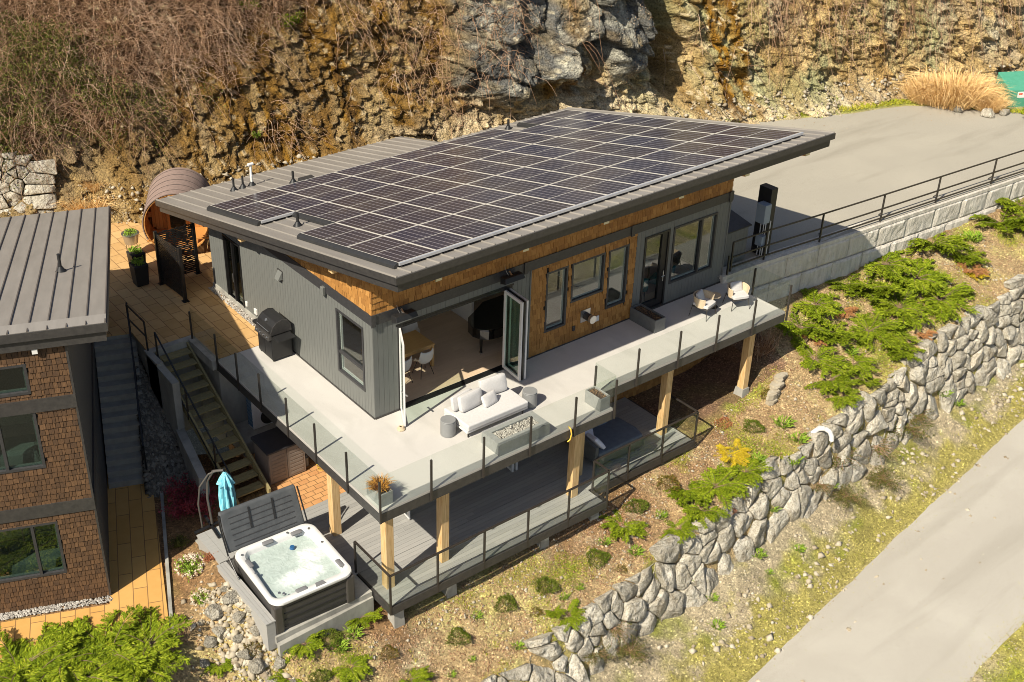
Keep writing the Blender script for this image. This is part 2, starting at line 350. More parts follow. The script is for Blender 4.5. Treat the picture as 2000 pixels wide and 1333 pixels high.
def H(x, y):
    """height of the south ground"""
    x = np.asarray(x, float); y = np.asarray(y, float)
    ya, za = A_(x); yr, zr = R_(x); yb, zb = B_(x); ye, ze = E_(x); yf, zf = Fz(x)
    def seg(y, y0, z0, y1, z1): t = np.clip((y-y0)/(y1-y0), 0, 1); return z0+(z1-z0)*t
    z = np.where(y > ya, za+np.clip((y-ya)*.25, 0, 1)*(np.where(x < -2.2, -2.9, np.where(x > 13.5, -1.3, -3.05))-za),
        np.where(y > yr, seg(y, ya, za, yr, zr), np.where(y > yb, seg(y, yr, zr, yb, zb), np.where(y > ye, seg(y, yb, zb, ye, ze), np.where(y > yf, ze, zf-(yf-y)*.12)))))
    on = (y < ya) & (y > ye)
    w = np.where((y > yf-.3) & (y < ye+.3), 0, 1.)*np.clip(np.where(y > ya, .25, .6+(ya-y)), 0, 1)
    w = w*np.where((y < yr+.3) & (y > yb-.3), .4, 1)
    z = z + .40*np.clip((x+5.95)/.8, 0, 1)*(x < -4.7)*np.clip((y+2.9)*.9, 0, 1)*np.clip((1.2-y)*1.6, 0, 1)
    return z + w*(.16*fbm(x*.7, y*.7, 5, 3) + .035*fbm(x*4, y*4, 3, 9))
# ------------------------------------------------------------------ ground sheet
def color_attr(me, C):
    a = me.color_attributes.new('tint', 'FLOAT_COLOR', 'POINT'); C4 = np.ones((len(C), 4), np.float32); C4[:, :3] = C
    a.data.foreach_set('color', C4.ravel())
def tint_mat(name, rough=.95, n1=30, lo=.62, hi=1.35, bump=.6, bscale=25, bdist=.05, vscale=0, crack=()):
    m = bpy.data.materials.new(name); m.use_nodes = True; nt = m.node_tree; b = nt.nodes['Principled BSDF']
    b.inputs['Roughness'].default_value = rough; b.inputs['Specular IOR Level'].default_value = .25
    at = _n(nt, 'ShaderNodeAttribute'); at.attribute_name = 'tint'; tc = _n(nt, 'ShaderNodeTexCoord')
    nz = _n(nt, 'ShaderNodeTexNoise'); nz.inputs['Scale'].default_value = n1; nz.inputs['Detail'].default_value = 6; nz.inputs['Roughness'].default_value = .7
    nt.links.new(tc.outputs['Object'], nz.inputs['Vector'])
    mr = _n(nt, 'ShaderNodeMapRange'); mr.inputs['From Min'].default_value = .32; mr.inputs['From Max'].default_value = .68; mr.inputs['To Min'].default_value = lo; mr.inputs['To Max'].default_value = hi
    nt.links.new(nz.outputs[0], mr.inputs[0])
    vm = _n(nt, 'ShaderNodeVectorMath', operation='SCALE'); nt.links.new(at.outputs['Color'], vm.inputs[0]); nt.links.new(mr.outputs[0], vm.inputs['Scale'])
    src = vm.outputs[0]
    if vscale:   # pale and dark chips
        vo = _n(nt, 'ShaderNodeTexVoronoi'); vo.inputs['Scale'].default_value = vscale; nt.links.new(tc.outputs['Object'], vo.inputs['Vector'])
        sp = _n(nt, 'ShaderNodeSeparateColor'); nt.links.new(vo.outputs['Color'], sp.inputs[0])
        r = ramp(nt, [(0, (.55,.55,.55)), (.35, (.85,.85,.85)), (.85, (1.1,1.1,1.1)), (.96, (1.5,1.5,1.5)), (1, (2.1,2.15,2.2))])
        nt.links.new(sp.outputs[0], r.inputs[0]); v2 = _n(nt, 'ShaderNodeVectorMath', operation='MULTIPLY')
        nt.links.new(src, v2.inputs[0]); nt.links.new(r.outputs[0], v2.inputs[1]); src = v2.outputs[0]
    nt.links.new(src, b.inputs['Base Color'])
    bz = _n(nt, 'ShaderNodeTexNoise'); bz.inputs['Scale'].default_value = bscale; bz.inputs['Detail'].default_value = 8; bz.inputs['Roughness'].default_value = .7
    nt.links.new(tc.outputs['Object'], bz.inputs['Vector'])
    bp = _n(nt, 'ShaderNodeBump'); bp.inputs['Strength'].default_value = bump; bp.inputs['Distance'].default_value = bdist
    hsrc = bz.outputs[0]
    for vs, amp in crack:
        mp = _n(nt, 'ShaderNodeMapping'); mp.inputs['Scale'].default_value = (1, 1, 1.5); mp.inputs['Rotation'].default_value = (.3, .45, 0); nt.links.new(tc.outputs['Object'], mp.inputs[0])
        vo = _n(nt, 'ShaderNodeTexVoronoi'); vo.inputs['Scale'].default_value = vs; vo.inputs['Detail'].default_value = 2; vo.inputs['Roughness'].default_value = .7; nt.links.new(mp.outputs[0], vo.inputs['Vector'])
        ma = _n(nt, 'ShaderNodeMath', operation='MULTIPLY_ADD'); ma.inputs[1].default_value = amp; nt.links.new(vo.outputs['Distance'], ma.inputs[0]); nt.links.new(hsrc, ma.inputs[2]); hsrc = ma.outputs[0]
    nt.links.new(hsrc, bp.inputs['Height']); nt.links.new(bp.outputs[0], b.inputs['Normal'])
    MATS[name] = m; return m
ground_m = tint_mat('ground_soil', vscale=22, bump=.8)
cliff_m = tint_mat('cliff_rock', n1=13, lo=.45, hi=1.6, bump=1.0, bscale=9, bdist=.14, crack=((3.2, -.55), (8, -.3)))

def mixc(a, b, t): t = np.clip(t, 0, 1)[:, None]; return a*(1-t)+b*t
def build_ground():
    xs = np.concatenate([np.arange(-14, 30, .09), np.arange(30, 46, .3)])
    ya, _ = A_(xs); yr, _ = R_(xs); yb, _ = B_(xs); ye, _ = E_(xs); yf, _ = Fz(xs)
    segs = [(np.full_like(xs, 4.5)+np.clip(-xs-2, 0, 3)*.6, ya, 22), (ya, yr, 34), (yr, yb, 9), (yb, ye, 30), (ye, yf, 8), (yf, yf-14, 24)]
    Y = []; t0 = []
    for k, (a, b, n) in enumerate(segs):
        for j in range(n): Y.append(a+(b-a)*j/n); t0.append(k+j/n)
    Y.append(segs[-1][1]); t0.append(6)
    Y = np.array(Y).T; X = np.repeat(xs[:, None], Y.shape[1], 1); Tt = np.repeat(np.array(t0)[None], len(xs), 0)
    Z = H(X, Y)
    
    Z = Z-np.where((X > -4.75) & (X < -2.1) & (Y > -3.1) & (Y < 1.6), .25, 0)    # hole under the spa
    x = X.ravel(); y = Y.ravel(); t = Tt.ravel()
    mulch = np.array([.235,.132,.06]); tan = np.array([.38,.275,.14]); pale = np.array([.43,.355,.23]); moss = np.array([.19,.20,.03]); straw = np.array([.36,.31,.09]); dark = np.array([.05,.035,.025])
    n1 = fbm(x*.5, y*.5, 4, 21); n2 = fbm(x*1.6, y*1.6, 4, 31); n3 = fbm(x*.9+40, y*.9, 4, 41)
    c = mixc(np.repeat(mulch[None], len(x), 0), tan, np.clip((t-.55)*1.2+n1*1.3+np.clip((x-13)*.08, 0, .35), 0, 1))
    c = mixc(c, pale, (n2-.12)*2.2*np.clip((t-.9)*2, 0, 1))
    c = mixc(c, moss*1.15, (n3-.0)*2.8*np.clip((t-.15)*1.6, .0, 1)*.75*(x > -3.6)); c = mixc(c, straw*1.15, (n2+n1*.6-.08)*2.2*np.clip((t-.2)*1.4, 0, 1)*.6)
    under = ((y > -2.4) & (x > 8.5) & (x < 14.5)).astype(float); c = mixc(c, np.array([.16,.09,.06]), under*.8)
    low = (t > 2.9) & (t < 4.05)
    cl = mixc(np.repeat(pale[None], len(x), 0), np.array([.40,.34,.22]), n2*2+.5)
    cl = mixc(cl, moss*1.3, (n3+.0)*2.6); cl = mixc(cl, straw, (t-3.35+n2*.6)*3.2)
    cl = cl*.86
    c = np.where(low[:, None], cl, c)
    c = np.where((t >= 4.05)[:, None], mixc(mixc(np.repeat(straw[None], len(x), 0), pale, n1*2.5+.75), moss*1.2, (n3-.15)*3), c)
    c = c*(1+.25*fbm(x*5, y*5, 3, 51))[:, None]
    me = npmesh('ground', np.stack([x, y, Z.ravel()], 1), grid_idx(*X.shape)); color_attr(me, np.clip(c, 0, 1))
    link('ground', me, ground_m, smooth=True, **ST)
    # distant low ground
    V = [(-400,-400,-14),(400,-400,-14),(400,400,-14),(-400,400,-14)]
    me = npmesh('valley_ground', V, [(0,1,2,3)]); color_attr(me, np.array([[.10,.095,.07]]*4)); link('valley_ground', me, ground_m, **ST)
build_ground()
def build_road():
    xs = np.arange(-14, 46, .12); ye, ze = E_(xs); yf, zf = Fz(xs)
    ye = ye+.07*fbm(xs*1.3, xs*0, 4, 5); yf = yf+.10*fbm(xs*.9, xs*0+9, 4, 6)
    rows = []
    for t in np.linspace(0, 1, 14): y = ye+(yf-ye)*t; rows.append(np.stack([xs, y, roadz(xs)+.03+.05*np.sin(t*np.pi)+(-.06 if t in (0, 1) else 0)], 1))
    P = np.stack(rows, 1); me = npmesh('road', P.reshape(-1, 3), grid_idx(P.shape[0], P.shape[1])[:, ::-1]); link('road', me, asphalt_road, smooth=True, **ST)
asphalt_road = worn_mat('asphalt_road', (.375,.35,.305), (.27,.25,.21), (.43,.405,.355), spot=70, streak=(.12,1.0,1), blot=.35)
build_road()

# ------------------------------------------------------------------ cliff
def c_base(x): return 16.8-.31*(x+1)+np.where(x < 1, (1-x)*.12, 0)+np.clip((x-18)*.14, 0, 1.0)
def c_cot(x): return I(x, [-6, 1, 8, 14, 40], [.62, .50, .36, .30, .34])
def c_mask(x, h):
    n = fbm(x*.5, h*.5, 3, 77)
    butt = np.clip((x-12.2+n)*1.5, 0, 1)*np.clip((20.8-x+.12*(h-3)+n)*2, 0, 1)*np.clip((h-2.6+n*1.2)*1.2, 0, 1)
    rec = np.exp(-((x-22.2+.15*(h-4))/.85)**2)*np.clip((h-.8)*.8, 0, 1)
    return butt, rec
def cliff(x, h):
    x = np.asarray(x, float); h = np.asarray(h, float)
    butt, rec = c_mask(x, h)
    wx = x+.5*fbm(x*.6, h*.6, 3, 61); wh = h+.4*fbm(x*.6, h*.6, 3, 62)
    f1, f2, idn, cx, cy = vor(wx*.55-wh*.15, wh*.62+wx*.12, 5); g1, g2, idg, gx, gy = vor(wx*1.7-wh*.5, wh*2.1+wx*.5, 6); k1, k2, idk, kx, ky = vor(x*4.3-h*1.2, h*5.5+x*1.3, 8)
    big = (idn-.5)*1.1+cx*(idn*7 % 1-.5)*1.5+cy*(idn*13 % 1-.3)*1.3 - .45*np.exp(-(f2-f1)*26)
    mid = (idg-.5)*.38+gx*(idg*7 % 1-.5)*.5+gy*(idg*11 % 1-.35)*.45-.16*np.exp(-(g2-g1)*22)
    sm = (idk-.5)*.20+kx*(idk*9 % 1-.5)*.34-.05*np.exp(-(k2-k1)*9)
    D = .7*fbm(x*.16, h*.2, 3, 71)+big*(.45+.75*butt)+mid*(.80-.25*butt-.22*(x < 12.5))+sm*(1.-.75*butt)+.06*fbm(x*6, h*6, 3, 73)+.03*fbm(x*16, h*16, 2, 75)
    D = D+butt*1.0-rec*1.9
    D = D+np.clip(1.5-h, 0, 1.5)*.45+np.where(x > 23, np.clip(.9-h, 0, .9)*.7, 0)            # scree at the foot
    y = c_base(x)+c_cot(x)*h-D
    return np.stack([x+.12*fbm(x*2, h*2, 2, 74), y, h+.1], -1), butt, rec, idn, idg, idk, f2-f1
def build_cliff():
    xs = np.concatenate([np.arange(-9, 40, .066), np.arange(40, 60, .4)]); hs = np.arange(-1.2, 12.0, .066)
    X, Hh = np.meshgrid(xs, hs, indexing='ij'); P, butt, rec, idn, idg, idk, e = cliff(X, Hh)
    x = X.ravel(); h = Hh.ravel(); bt = butt.ravel()
    tan = np.array([.40,.31,.16]); pale = np.array([.60,.52,.36]); ochre = np.array([.27,.145,.012]); brown = np.array([.13,.065,.012]); grey = np.array([.15,.145,.13]); lgrey = np.array([.38,.355,.28]); green = np.array([.29,.30,.17]); earth = np.array([.10,.06,.03])
    n1 = fbm(x*.35, h*.22, 4, 81); n2 = fbm(x*1.1, h*.5, 4, 82); n3 = fbm(x*2.5, h*2.5, 4, 83); st = fbm(x*2.4, h*.25, 4, 84)
    c = np.repeat(tan[None], len(x), 0)*(.75+.5*idg.ravel())[:, None]
    c = mixc(c, lgrey, n2*2.2+.1); c = mixc(c, green, (n1+n3*.4+.12)*2.4*(x > 19))
    gmw = np.clip(bt, 0, 1)*.5; och = np.clip(1.2-np.abs(x-7.5)/7.5, 0, 1)*.9+np.clip(.9-np.abs(x-24.5)/2.2, 0, 1)+.75*np.exp(-((x-17.1)/1.)**2)*(h > 2.2)+np.clip((x-25)*.2, 0, .15)
    c = mixc(c, ochre, och*(1.0+st*3.4+n3*.6)*.95); c = mixc(c, brown*.6, np.clip(st-.12, 0, 1)*4*np.clip(och+gmw, 0, 1)*.8)
    c = mixc(c, brown, (och*.35+(n3+n2*.6))*1.0*(och > .25))
    gm = np.clip(bt*1.15-.75*np.exp(-((x-17.1)/.7)**2), 0, 1)
    c = mixc(c, grey*1.0, gm*(.9+n3)); c = mixc(c, lgrey*1.15, gm*(n2+n3-.2)*3)
    pl = np.clip((2.4-h)*.8, 0, 1)*np.clip((x-8.5)*.5, 0, 1)*np.clip((21.5-x)*.5, 0, 1)
    c = mixc(c, pale, pl*(.75+n3*1.5))
    c = mixc(c, pale*.98, np.clip((1.0-h)*1.4, 0, 1)*np.clip((x-19)*.4, 0, 1)*(.6+n3))
    le = np.clip((h-3.2-.35*(x-2)+n1*2)*.7, 0, 1)*np.clip((13-x)*.5, 0, 1)
    c = mixc(c, earth, le*.95)
    c = mixc(c, brown*.35, rec.ravel()*.6)  # shade of the carved recess also painted into the rock colour
    sp = _hash(np.floor(x*9), np.floor(h*9), 3); c = mixc(c, pale, ((sp > .93) & (och > .2)).astype(float)*.8)
    c = c*(.8+.4*idk.ravel())[:, None]
    ear = np.clip((13.5-x)*.5, 0, 1)*(1-le); c = mixc(c, np.array([.20,.125,.04]), ear*(.42+.8*n2)); c = c*(1-.22*ear)[:, None]
    c = c*(np.array([1.20, 1.12, 1.0])*(1-gm[:, None])+np.array([.88, .9, .92])*gm[:, None])
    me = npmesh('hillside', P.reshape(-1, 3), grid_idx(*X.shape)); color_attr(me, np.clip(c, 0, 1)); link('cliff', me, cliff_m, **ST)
build_cliff()

# ------------------------------------------------------------------ driveway and paver terraces
def paver_mat(name, stops, ang, sx, sy, joint=(.22,.12,.045), dx=0):
    m = bpy.data.materials.new(name); m.use_nodes = True; nt = m.node_tree; b = nt.nodes['Principled BSDF']; b.inputs['Roughness'].default_value = .85
    tc = _n(nt, 'ShaderNodeTexCoord'); mp = _n(nt, 'ShaderNodeMapping'); mp.inputs['Rotation'].default_value = (0, 0, ang); mp.inputs['Location'].default_value = (dx, 0, 0)
    nt.links.new(tc.outputs['Object'], mp.inputs[0])
    br = _n(nt, 'ShaderNodeTexBrick'); br.offset = .5; br.inputs['Scale'].default_value = 1; br.inputs['Brick Width'].default_value = sx; br.inputs['Row Height'].default_value = sy
    br.inputs['Mortar Size'].default_value = .011; br.inputs['Mortar Smooth'].default_value = .2; br.inputs['Color1'].default_value = (0,0,0,1); br.inputs['Color2'].default_value = (1,1,1,1); br.inputs['Mortar'].default_value = (.5,.5,.5,1); br.inputs['Bias'].default_value = 0
    nt.links.new(mp.outputs[0], br.inputs['Vector'])
    nz = _n(nt, 'ShaderNodeTexNoise'); nz.inputs['Scale'].default_value = 3.5; nz.inputs['Detail'].default_value = 8; nt.links.new(tc.outputs['Object'], nz.inputs['Vector'])
    mx = _n(nt, 'ShaderNodeMix'); mx.inputs[0].default_value = .6; nt.links.new(br.outputs['Color'], mx.inputs[2]); nt.links.new(nz.outputs[0], mx.inputs[3])
    r = ramp(nt, [(i/(len(stops)-1)*.5+.25, s) for i, s in enumerate(stops)]); nt.links.new(mx.outputs[0], r.inputs[0])
    m2 = _n(nt, 'ShaderNodeMix', data_type='RGBA'); nt.links.new(br.outputs['Fac'], m2.inputs[0]); nt.links.new(r.outputs[0], m2.inputs[6]); m2.inputs[7].default_value = (*joint, 1)
    nt.links.new(m2.outputs[2], b.inputs['Base Color'])
    inv = _n(nt, 'ShaderNodeMath', operation='SUBTRACT'); inv.inputs[0].default_value = 1; nt.links.new(br.outputs['Fac'], inv.inputs[1])
    bp = _n(nt, 'ShaderNodeBump'); bp.inputs['Strength'].default_value = .6; bp.inputs['Distance'].default_value = .01; nt.links.new(inv.outputs[0], bp.inputs['Height']); nt.links.new(bp.outputs[0], b.inputs['Normal'])
    MATS[name] = m; return m
GA = math.atan2(-.3653, .9309)           # neighbour house axis angle
G0 = (-7.614, .903)
def LG(x, y): c, s = math.cos(GA), math.sin(GA); return (G0[0]+x*c-y*s, G0[1]+x*s+y*c)
pav_up = paver_mat('upper_pavers', [(.45,.27,.10),(.52,.32,.13),(.57,.36,.155)], math.pi/2, .62, .40)
pav_low = paver_mat('lower_pavers', [(.50,.27,.07),(.545,.30,.085),(.58,.33,.10)], -GA-math.pi/2, 1.25, .36)
pav_red = paver_mat('patio_pavers', [(.46,.22,.085),(.56,.30,.12)], 0, .3, .2)
def slab(name, poly, z0, z1, m, **k): return MB().prism(poly, z0, z1).build(name, m, **k)
# driveway: sheet at z=.3 north-east of the house, slight undulation
def build_drive():
    xs = np.arange(13.3, 60, .5); n = 30; P = []
    for x in xs:
        y0 = I(x, [13.3, 15, 18.9, 29, 60], [-.05, -.12, -.42, -1.12, -3.4]); y1 = I(x, [13.3, 60], [14, 14])
        P.append([(x, y0+(y1-y0)*j/n, .285+.02*math.sin(x*.3+j*.4)) for j in range(n+1)])
    me = npmesh('driveway', np.array(P).reshape(-1, 3), grid_idx(len(xs), n+1)); link('driveway', me, asphalt, smooth=True, **ST)
build_drive()
# grassy gravel verge between driveway and cliff, following the far edge
def verge():
    xs = np.arange(17, 48, .25); P = []; C = []
    for x in xs:
        ye = I(x, [17, 25.4, 29.5, 32.3, 33.6, 34.2, 35.3, 38, 48], [11.4, 8.75, 7.15, 6.3, 5.2, 3.9, 2.35, .1, -7]); yb = c_base(x)+1.0
        ye += .12*float(fbm(np.array(x*1.2), np.array(0.), 3, 2))
        for j in range(13):
            t = j/12; y = ye+(max(yb, ye+.5)-ye)*t
            z = .29+.03*min(1, t*6)+.5*max(0, t-.35)+.05*float(fbm(np.array(x*2), np.array(y*2), 3, 4))*min(1, t*4)
            P.append((x, y, z)); g = max(0, 1-abs(t-.12)*6); n = .5+float(fbm(np.array(x*1.5), np.array(y*1.5), 3, 14))
            C.append(np.array([.44,.36,.22])*(1-g)+np.array([.30,.30,.03])*g*(.6+.6*n)+np.array([0,.03,0])*g)
    me = npmesh('verge', P, grid_idx(len(xs), 13)); color_attr(me, np.array(C)); link('verge_ground', me, ground_m, smooth=True, **ST)
verge()
TP = [(0,5.34),(-2.03,5.36),(-2.04,6.95),(-3.52,6.92),(-3.44,8.35),(-4.42,8.72),(-4.95,9.1),(-10,11),(-10,22),(4,19.5),(4,9.6),(0,9.6)]
slab('terrace_wall_base', TP, -3.2, -.06, concrete, **ST)
slab('upper_terrace_paving', TP, -.06, -.005, pav_up, **ST)
m = MB(); m.box(-2.24,-2.0,5.30,7.08,-.3,.015); m.box(-3.6,-2.24,6.86,7.08,-.3,.015); m.box(-3.62,-3.42,6.1,6.86,-2.9,.015); m.build('terrace_kerb', concrete, **ST)
# lower walk beside the neighbour house
LW = [LG(-9,-.36),LG(.0,-.36),LG(0,12),LG(1.9,5.1),LG(1.95,4.2),LG(1.42,.6),LG(1.55,-1.95),LG(-9,-2.05)]
LW = [LG(-12,-.35),LG(-.02,-.35),LG(-.02,5.4),LG(1.25,5.2),LG(1.40,-1.45),LG(-12,-1.5)]
slab('lower_walk_paving', LW, -3.1, -2.845, pav_low, **ST)
m = MB(); a = LG(1.52,5.2); b = LG(1.46,-1.5); m.bar((a[0],a[1],-2.9),(b[0],b[1],-2.9),.09,.14); m.build('walk_edging', concrete, **ST)
slab('lower_patio_paving', [(-3.3,.5),(0,.5),(0,5.3),(-2.0,5.3),(-2.2,2.25),(-3.3,2.2)], -3.2, -2.87, pav_red, **ST)

# concrete flight between the houses
def conc_steps():
    a = np.array([-3.93, 8.52]); b = np.array([-5.44, 4.6]); n = 15; d = (b-a)/np.linalg.norm(b-a); s = np.array([-d[1], d[0]]); Lr = np.linalg.norm(b-a)
    m = MB()
    for i in range(n):
        p = a+d*Lr*i/n; q = a+d*(Lr*(i+1)/n+.0); z = -.0-(i+1)*2.85/(n+0)
        w = .62
        if i == n-1: continue
        poly = [p+s*w, p-s*w, q-s*w, q+s*w]; poly = [tuple(v) for v in poly]
        m.prism(poly[::-1], -3.1, z+.19-.19)
    m.build('concrete_steps', mat('step_concrete', [(.27,.25,.21),(.36,.335,.28)], .9, nscale=4, bump=.3), kind='structure')
conc_steps()
# ------------------------------------------------------------------ wall tools
def clipspans(a, b, holes):
    """holes: list of (a0,a1); returns free spans of [a,b]"""
    sp = [(a, b)]
    for h0, h1 in holes:
        ns = []
        for s0, s1 in sp:
            if h1 <= s0 or h0 >= s1: ns.append((s0, s1)); continue
            if h0 > s0: ns.append((s0, h0))
            if h1 < s1: ns.append((h1, s1))
        sp = ns
    return sp
class Plane:
    """maps wall coordinates (u along, z up, d outward) to local space"""
    def __init__(s, o, u, n): s.o = Vector(o); s.u = Vector(u).normalized(); s.n = Vector(n).normalized()
    def p(s, u, z, d=0): return s.o+s.u*u+s.n*d+Vector((0, 0, z))
    def box(s, mb, u0, u1, z0, z1, d0, d1, z0b=None, z1b=None):
        z0b = z0 if z0b is None else z0b; z1b = z1 if z1b is None else z1b
        P = s.p
        mb.hexa([P(u0,z0,d0), P(u1,z0b,d0), P(u1,z0b,d1), P(u0,z0,d1), P(u0,z1,d0), P(u1,z1b,d0), P(u1,z1b,d1), P(u0,z1,d1)])
def wall_core(mb, pl, u0, u1, z0, top, holes, d0=-.16, d1=-.015):
    us = sorted({u0, u1, *[h[0] for h in holes if u0 < h[0] < u1], *[h[1] for h in holes if u0 < h[1] < u1]})
    for a, b in zip(us[:-1], us[1:]):
        hz = [(h[2], h[3]) for h in holes if h[0] < (a+b)/2 < h[1]]
        ta, tb = top(a), top(b)
        for s0, s1 in clipspans(z0, min(ta, tb), hz): pl.box(mb, a, b, s0, s1, d0, d1)
        if abs(ta-tb) > 1e-6: pl.box(mb, a, b, min(ta, tb), ta, d0, d1, None, tb)
def boards(mb, pl, u0, u1, z0, top, holes, w=.155, gap=.007, d1=.006):
    n = max(1, round((u1-u0)/w)); w = (u1-u0)/n
    for i in range(n):
        a = u0+i*w+gap/2; b = u0+(i+1)*w-gap/2
        hz = [(h[2], h[3]) for h in holes if h[0] < b and h[1] > a]
        ed = []
        # trim the board where a hole covers only part of it
        part = [h for h in holes if (a < h[0] < b) or (a < h[1] < b)]
        for s0, s1 in clipspans(z0, min(top(a), top(b)), hz): pl.box(mb, a, b, s0, s1, -.014, d1)
        for h in part:
            if a < h[0] < b: pl.box(mb, a, h[0], h[2], min(h[3], top(a)), -.014, d1)
            if a < h[1] < b: pl.box(mb, h[1], b, h[2], min(h[3], top(a)), -.014, d1)
def shingles(mb, pl, u0, u1, z0, top, holes, exp=.175, wmin=.08, wmax=.21, r=None):
    r = r or random.Random(3); z = z0; tmax = max(top(u0), top(u1))
    while z < tmax-.02:
        u = u0-r.uniform(0, .1)
        while u < u1:
            w = r.uniform(wmin, wmax); a = max(u0, u+.005); b = min(u1, u+w-.005); u += w
            if b-a < .02: continue
            dz = r.uniform(-.008, .008); za = z+dz; zb = z+exp+.03
            um = (a+b)/2
            zt = min(zb, top(a), top(b))
            for h in holes:
                if za < h[3] and zt > h[2] and a < h[1] and b > h[0]:
                    if um < h[0]: b = h[0]
                    elif um > h[1]: a = h[1]
                    elif za < h[2]-.02: zt = h[2]
                    elif zt > h[3]+.02: za = h[3]
                    else: zt = za
            if zt-za < .03: continue
            o = r.uniform(.022, .036)
            P = pl.p
            mb.hexa([P(a,za,-.012), P(b,za,-.012), P(b,za,o), P(a,za,o), P(a,zt,-.012), P(b,zt,-.012), P(b,zt,.004), P(a,zt,.004)])
        z += exp
def window(pl, parent, u0, u1, z0, z1, mull=(), hbars=(), fm=None, gm=None, fw=.065, d=.03, label=None, name='window', inner=None):
    f = MB(); fm = fm or dark_trim
    for a, b, c, e in ((u0, u1, z1-fw, z1), (u0, u1, z0, z0+fw), (u0, u0+fw, z0+fw, z1-fw), (u1-fw, u1, z0+fw, z1-fw)): pl.box(f, a, b, c, e, -.10, d)
    for q in mull: pl.box(f, q-fw*.55, q+fw*.55, z0+fw, z1-fw, -.095, d-.006)
    for q in hbars:
        ua, ub, zz = q if isinstance(q, tuple) else (u0+fw, u1-fw, q)
        pl.box(f, ua, ub, zz-fw*.5, zz+fw*.5, -.095, d-.006)
    o = f.build(name, fm, parent)
    if label: o['label'] = label
    g = MB(); pl.box(g, u0+fw*.8, u1-fw*.8, z0+fw*.8, z1-fw*.8, -.052, -.046); g.build('pane', gm or pane_glass, o)
    if inner:
        g = MB(); w = .035
        us = [u0+fw]+sorted(mull)+[u1-fw]
        for a, b in zip(us[:-1], us[1:]):
            for A, B, c, e in ((a, b, z1-fw-w, z1-fw), (a, b, z0+fw, z0+fw+w), (a, a+w, z0+fw+w, z1-fw-w), (b-w, b, z0+fw+w, z1-fw-w)): pl.box(g, A, B, c, e, -.12, -.06)
        g.build('sash', inner, o)
    return o

# ------------------------------------------------------------------ main house
R0x, R1x, R0y, RzF, RS = -.895, 14.67, -2.51, 5.655, .2167
RYB, RYB2, RXJ, RT = 11.48, 9.06, 8.75, .30
def rtop(y): return RzF-RS*(y-R0y)
def rund(y): return rtop(y)-RT
house = thing('modern_house', 'modern grey and cedar house with a dark metal roof carrying solar panels', 'house')
L = 13.5
front = Plane((0,0,0), (1,0,0), (0,-1,0)); side = Plane((0,0,0), (0,1,0), (-1,0,0)); rside = Plane((L,0,0), (0,1,0), (1,0,0)); back = Plane((0,9.5,0), (1,0,0), (0,1,0))
WIN = dict(door=(9.80,10.86,.04,2.66), big=(11.02,12.95,.70,2.66), w1=(5.91,6.73,.68,2.66), w2=(6.88,8.18,1.36,2.66), w3=(8.33,9.14,.68,2.66), open=(.78,4.66,.02,2.62))
FH = list(WIN.values()); CX0, CX1 = 5.32, 9.47
m = MB(); wall_core(m, front, 0, L, -.25, lambda u: rund(0), FH, -.15, -.015); m.build('wall_frame', wrap_m, house)
m = MB(); wall_core(m, front, .17, L-.17, 0, lambda u: 2.9, FH, -.17, -.152); m.build('inner_wall', plaster, house)
for a, b in ((0, CX0), (CX1, L)): m = MB(); boards(m, front, a, b, 0, lambda u: 2.95, FH); m.build('grey_wall', grey_cladding, house, label=f'grey vertical board siding {"around the wide opening" if a == 0 else "around the glass door and wide window"}')
m = MB(); shingles(m, front, CX0, CX1, .02, lambda u: 2.96, FH); shingles(m, front, -.02, L, 3.22, lambda u: rund(0)-.01, [])
m.build('shingle_wall', cedar_m, house, label='orange cedar shingles between and above the windows')
# left side
SW = (.43, 1.79, .67, 2.66); SL = (7.42, 8.56, .05, 2.30); SH = [SW, SL]
stop = lambda u: min(2.95, rund(u)-.01)
m = MB(); wall_core(m, side, .17, 9.6, -.3, lambda u: rund(u)-.01, SH, -.15, -.015); m.build('side_wall_core', wrap_m, house)
m = MB(); wall_core(m, side, .17, 9.3, 0, lambda u: min(2.8, rund(u)-.1), SH, -.17, -.152); m.build('inner_wall', plaster, house)
m = MB(); boards(m, side, 0, 9.6, 0, stop, SH); m.build('grey_side_wall', grey_cladding, house)
m = MB(); r3 = random.Random(5); shingles(m, side, -.02, 7.0, 3.22, lambda u: rund(u)-.012, [], r=r3); m.build('gable_shingles', cedar_m, house)
m = MB(); wall_core(m, rside, .17, 9.0, -.3, lambda u: rund(u)-.01, [], -.17, -.015); boards(m, rside, 0, 9.0, 0, stop, []); m.build('grey_end_wall', grey_cladding, house)
m = MB(); wall_core(m, back, 0.0, L, -.3, lambda u: rund(9.5)-.02, [], -.16, 0); m.build('rear_wall', grey_cladding, house)
# band trim
m = MB(); front.box(m, -.06, L+.06, 2.93, 3.23, -.01, .055)
side.box(m, 0.0, 6.95, 2.93, 3.23, -.01, .055); side.box(m, 6.95, 9.6, 2.93, 3.23, -.01, .05, rund(9.6)-.25, rund(9.6)-.02) if False else None
for u in (0.0, 5.10, 9.20, 13.42): front.box(m, u-.07, u+.07, 2.90, 3.255, .052, .085)
m.build('band_trim', dark_trim, house)
for q in (CX0, CX1, L): m = MB(); front.box(m, q-.025, q+.02, 0, 2.93, -.01, .032); m.build('corner_trim', grey_cladding, house)
m = MB(); front.box(m, .0, .78, -.02, .05, .006, .03); front.box(m, 4.66, L, -.02, .045, .006, .035); side.box(m, 0, 5.3, -.02, .04, .006, .03); m.build('base_flashing', fascia_m, house)
m = MB(); side.box(m, 5.3, 9.6, -.3, .14, .006, .045); m.build('footing_band', concrete, house)
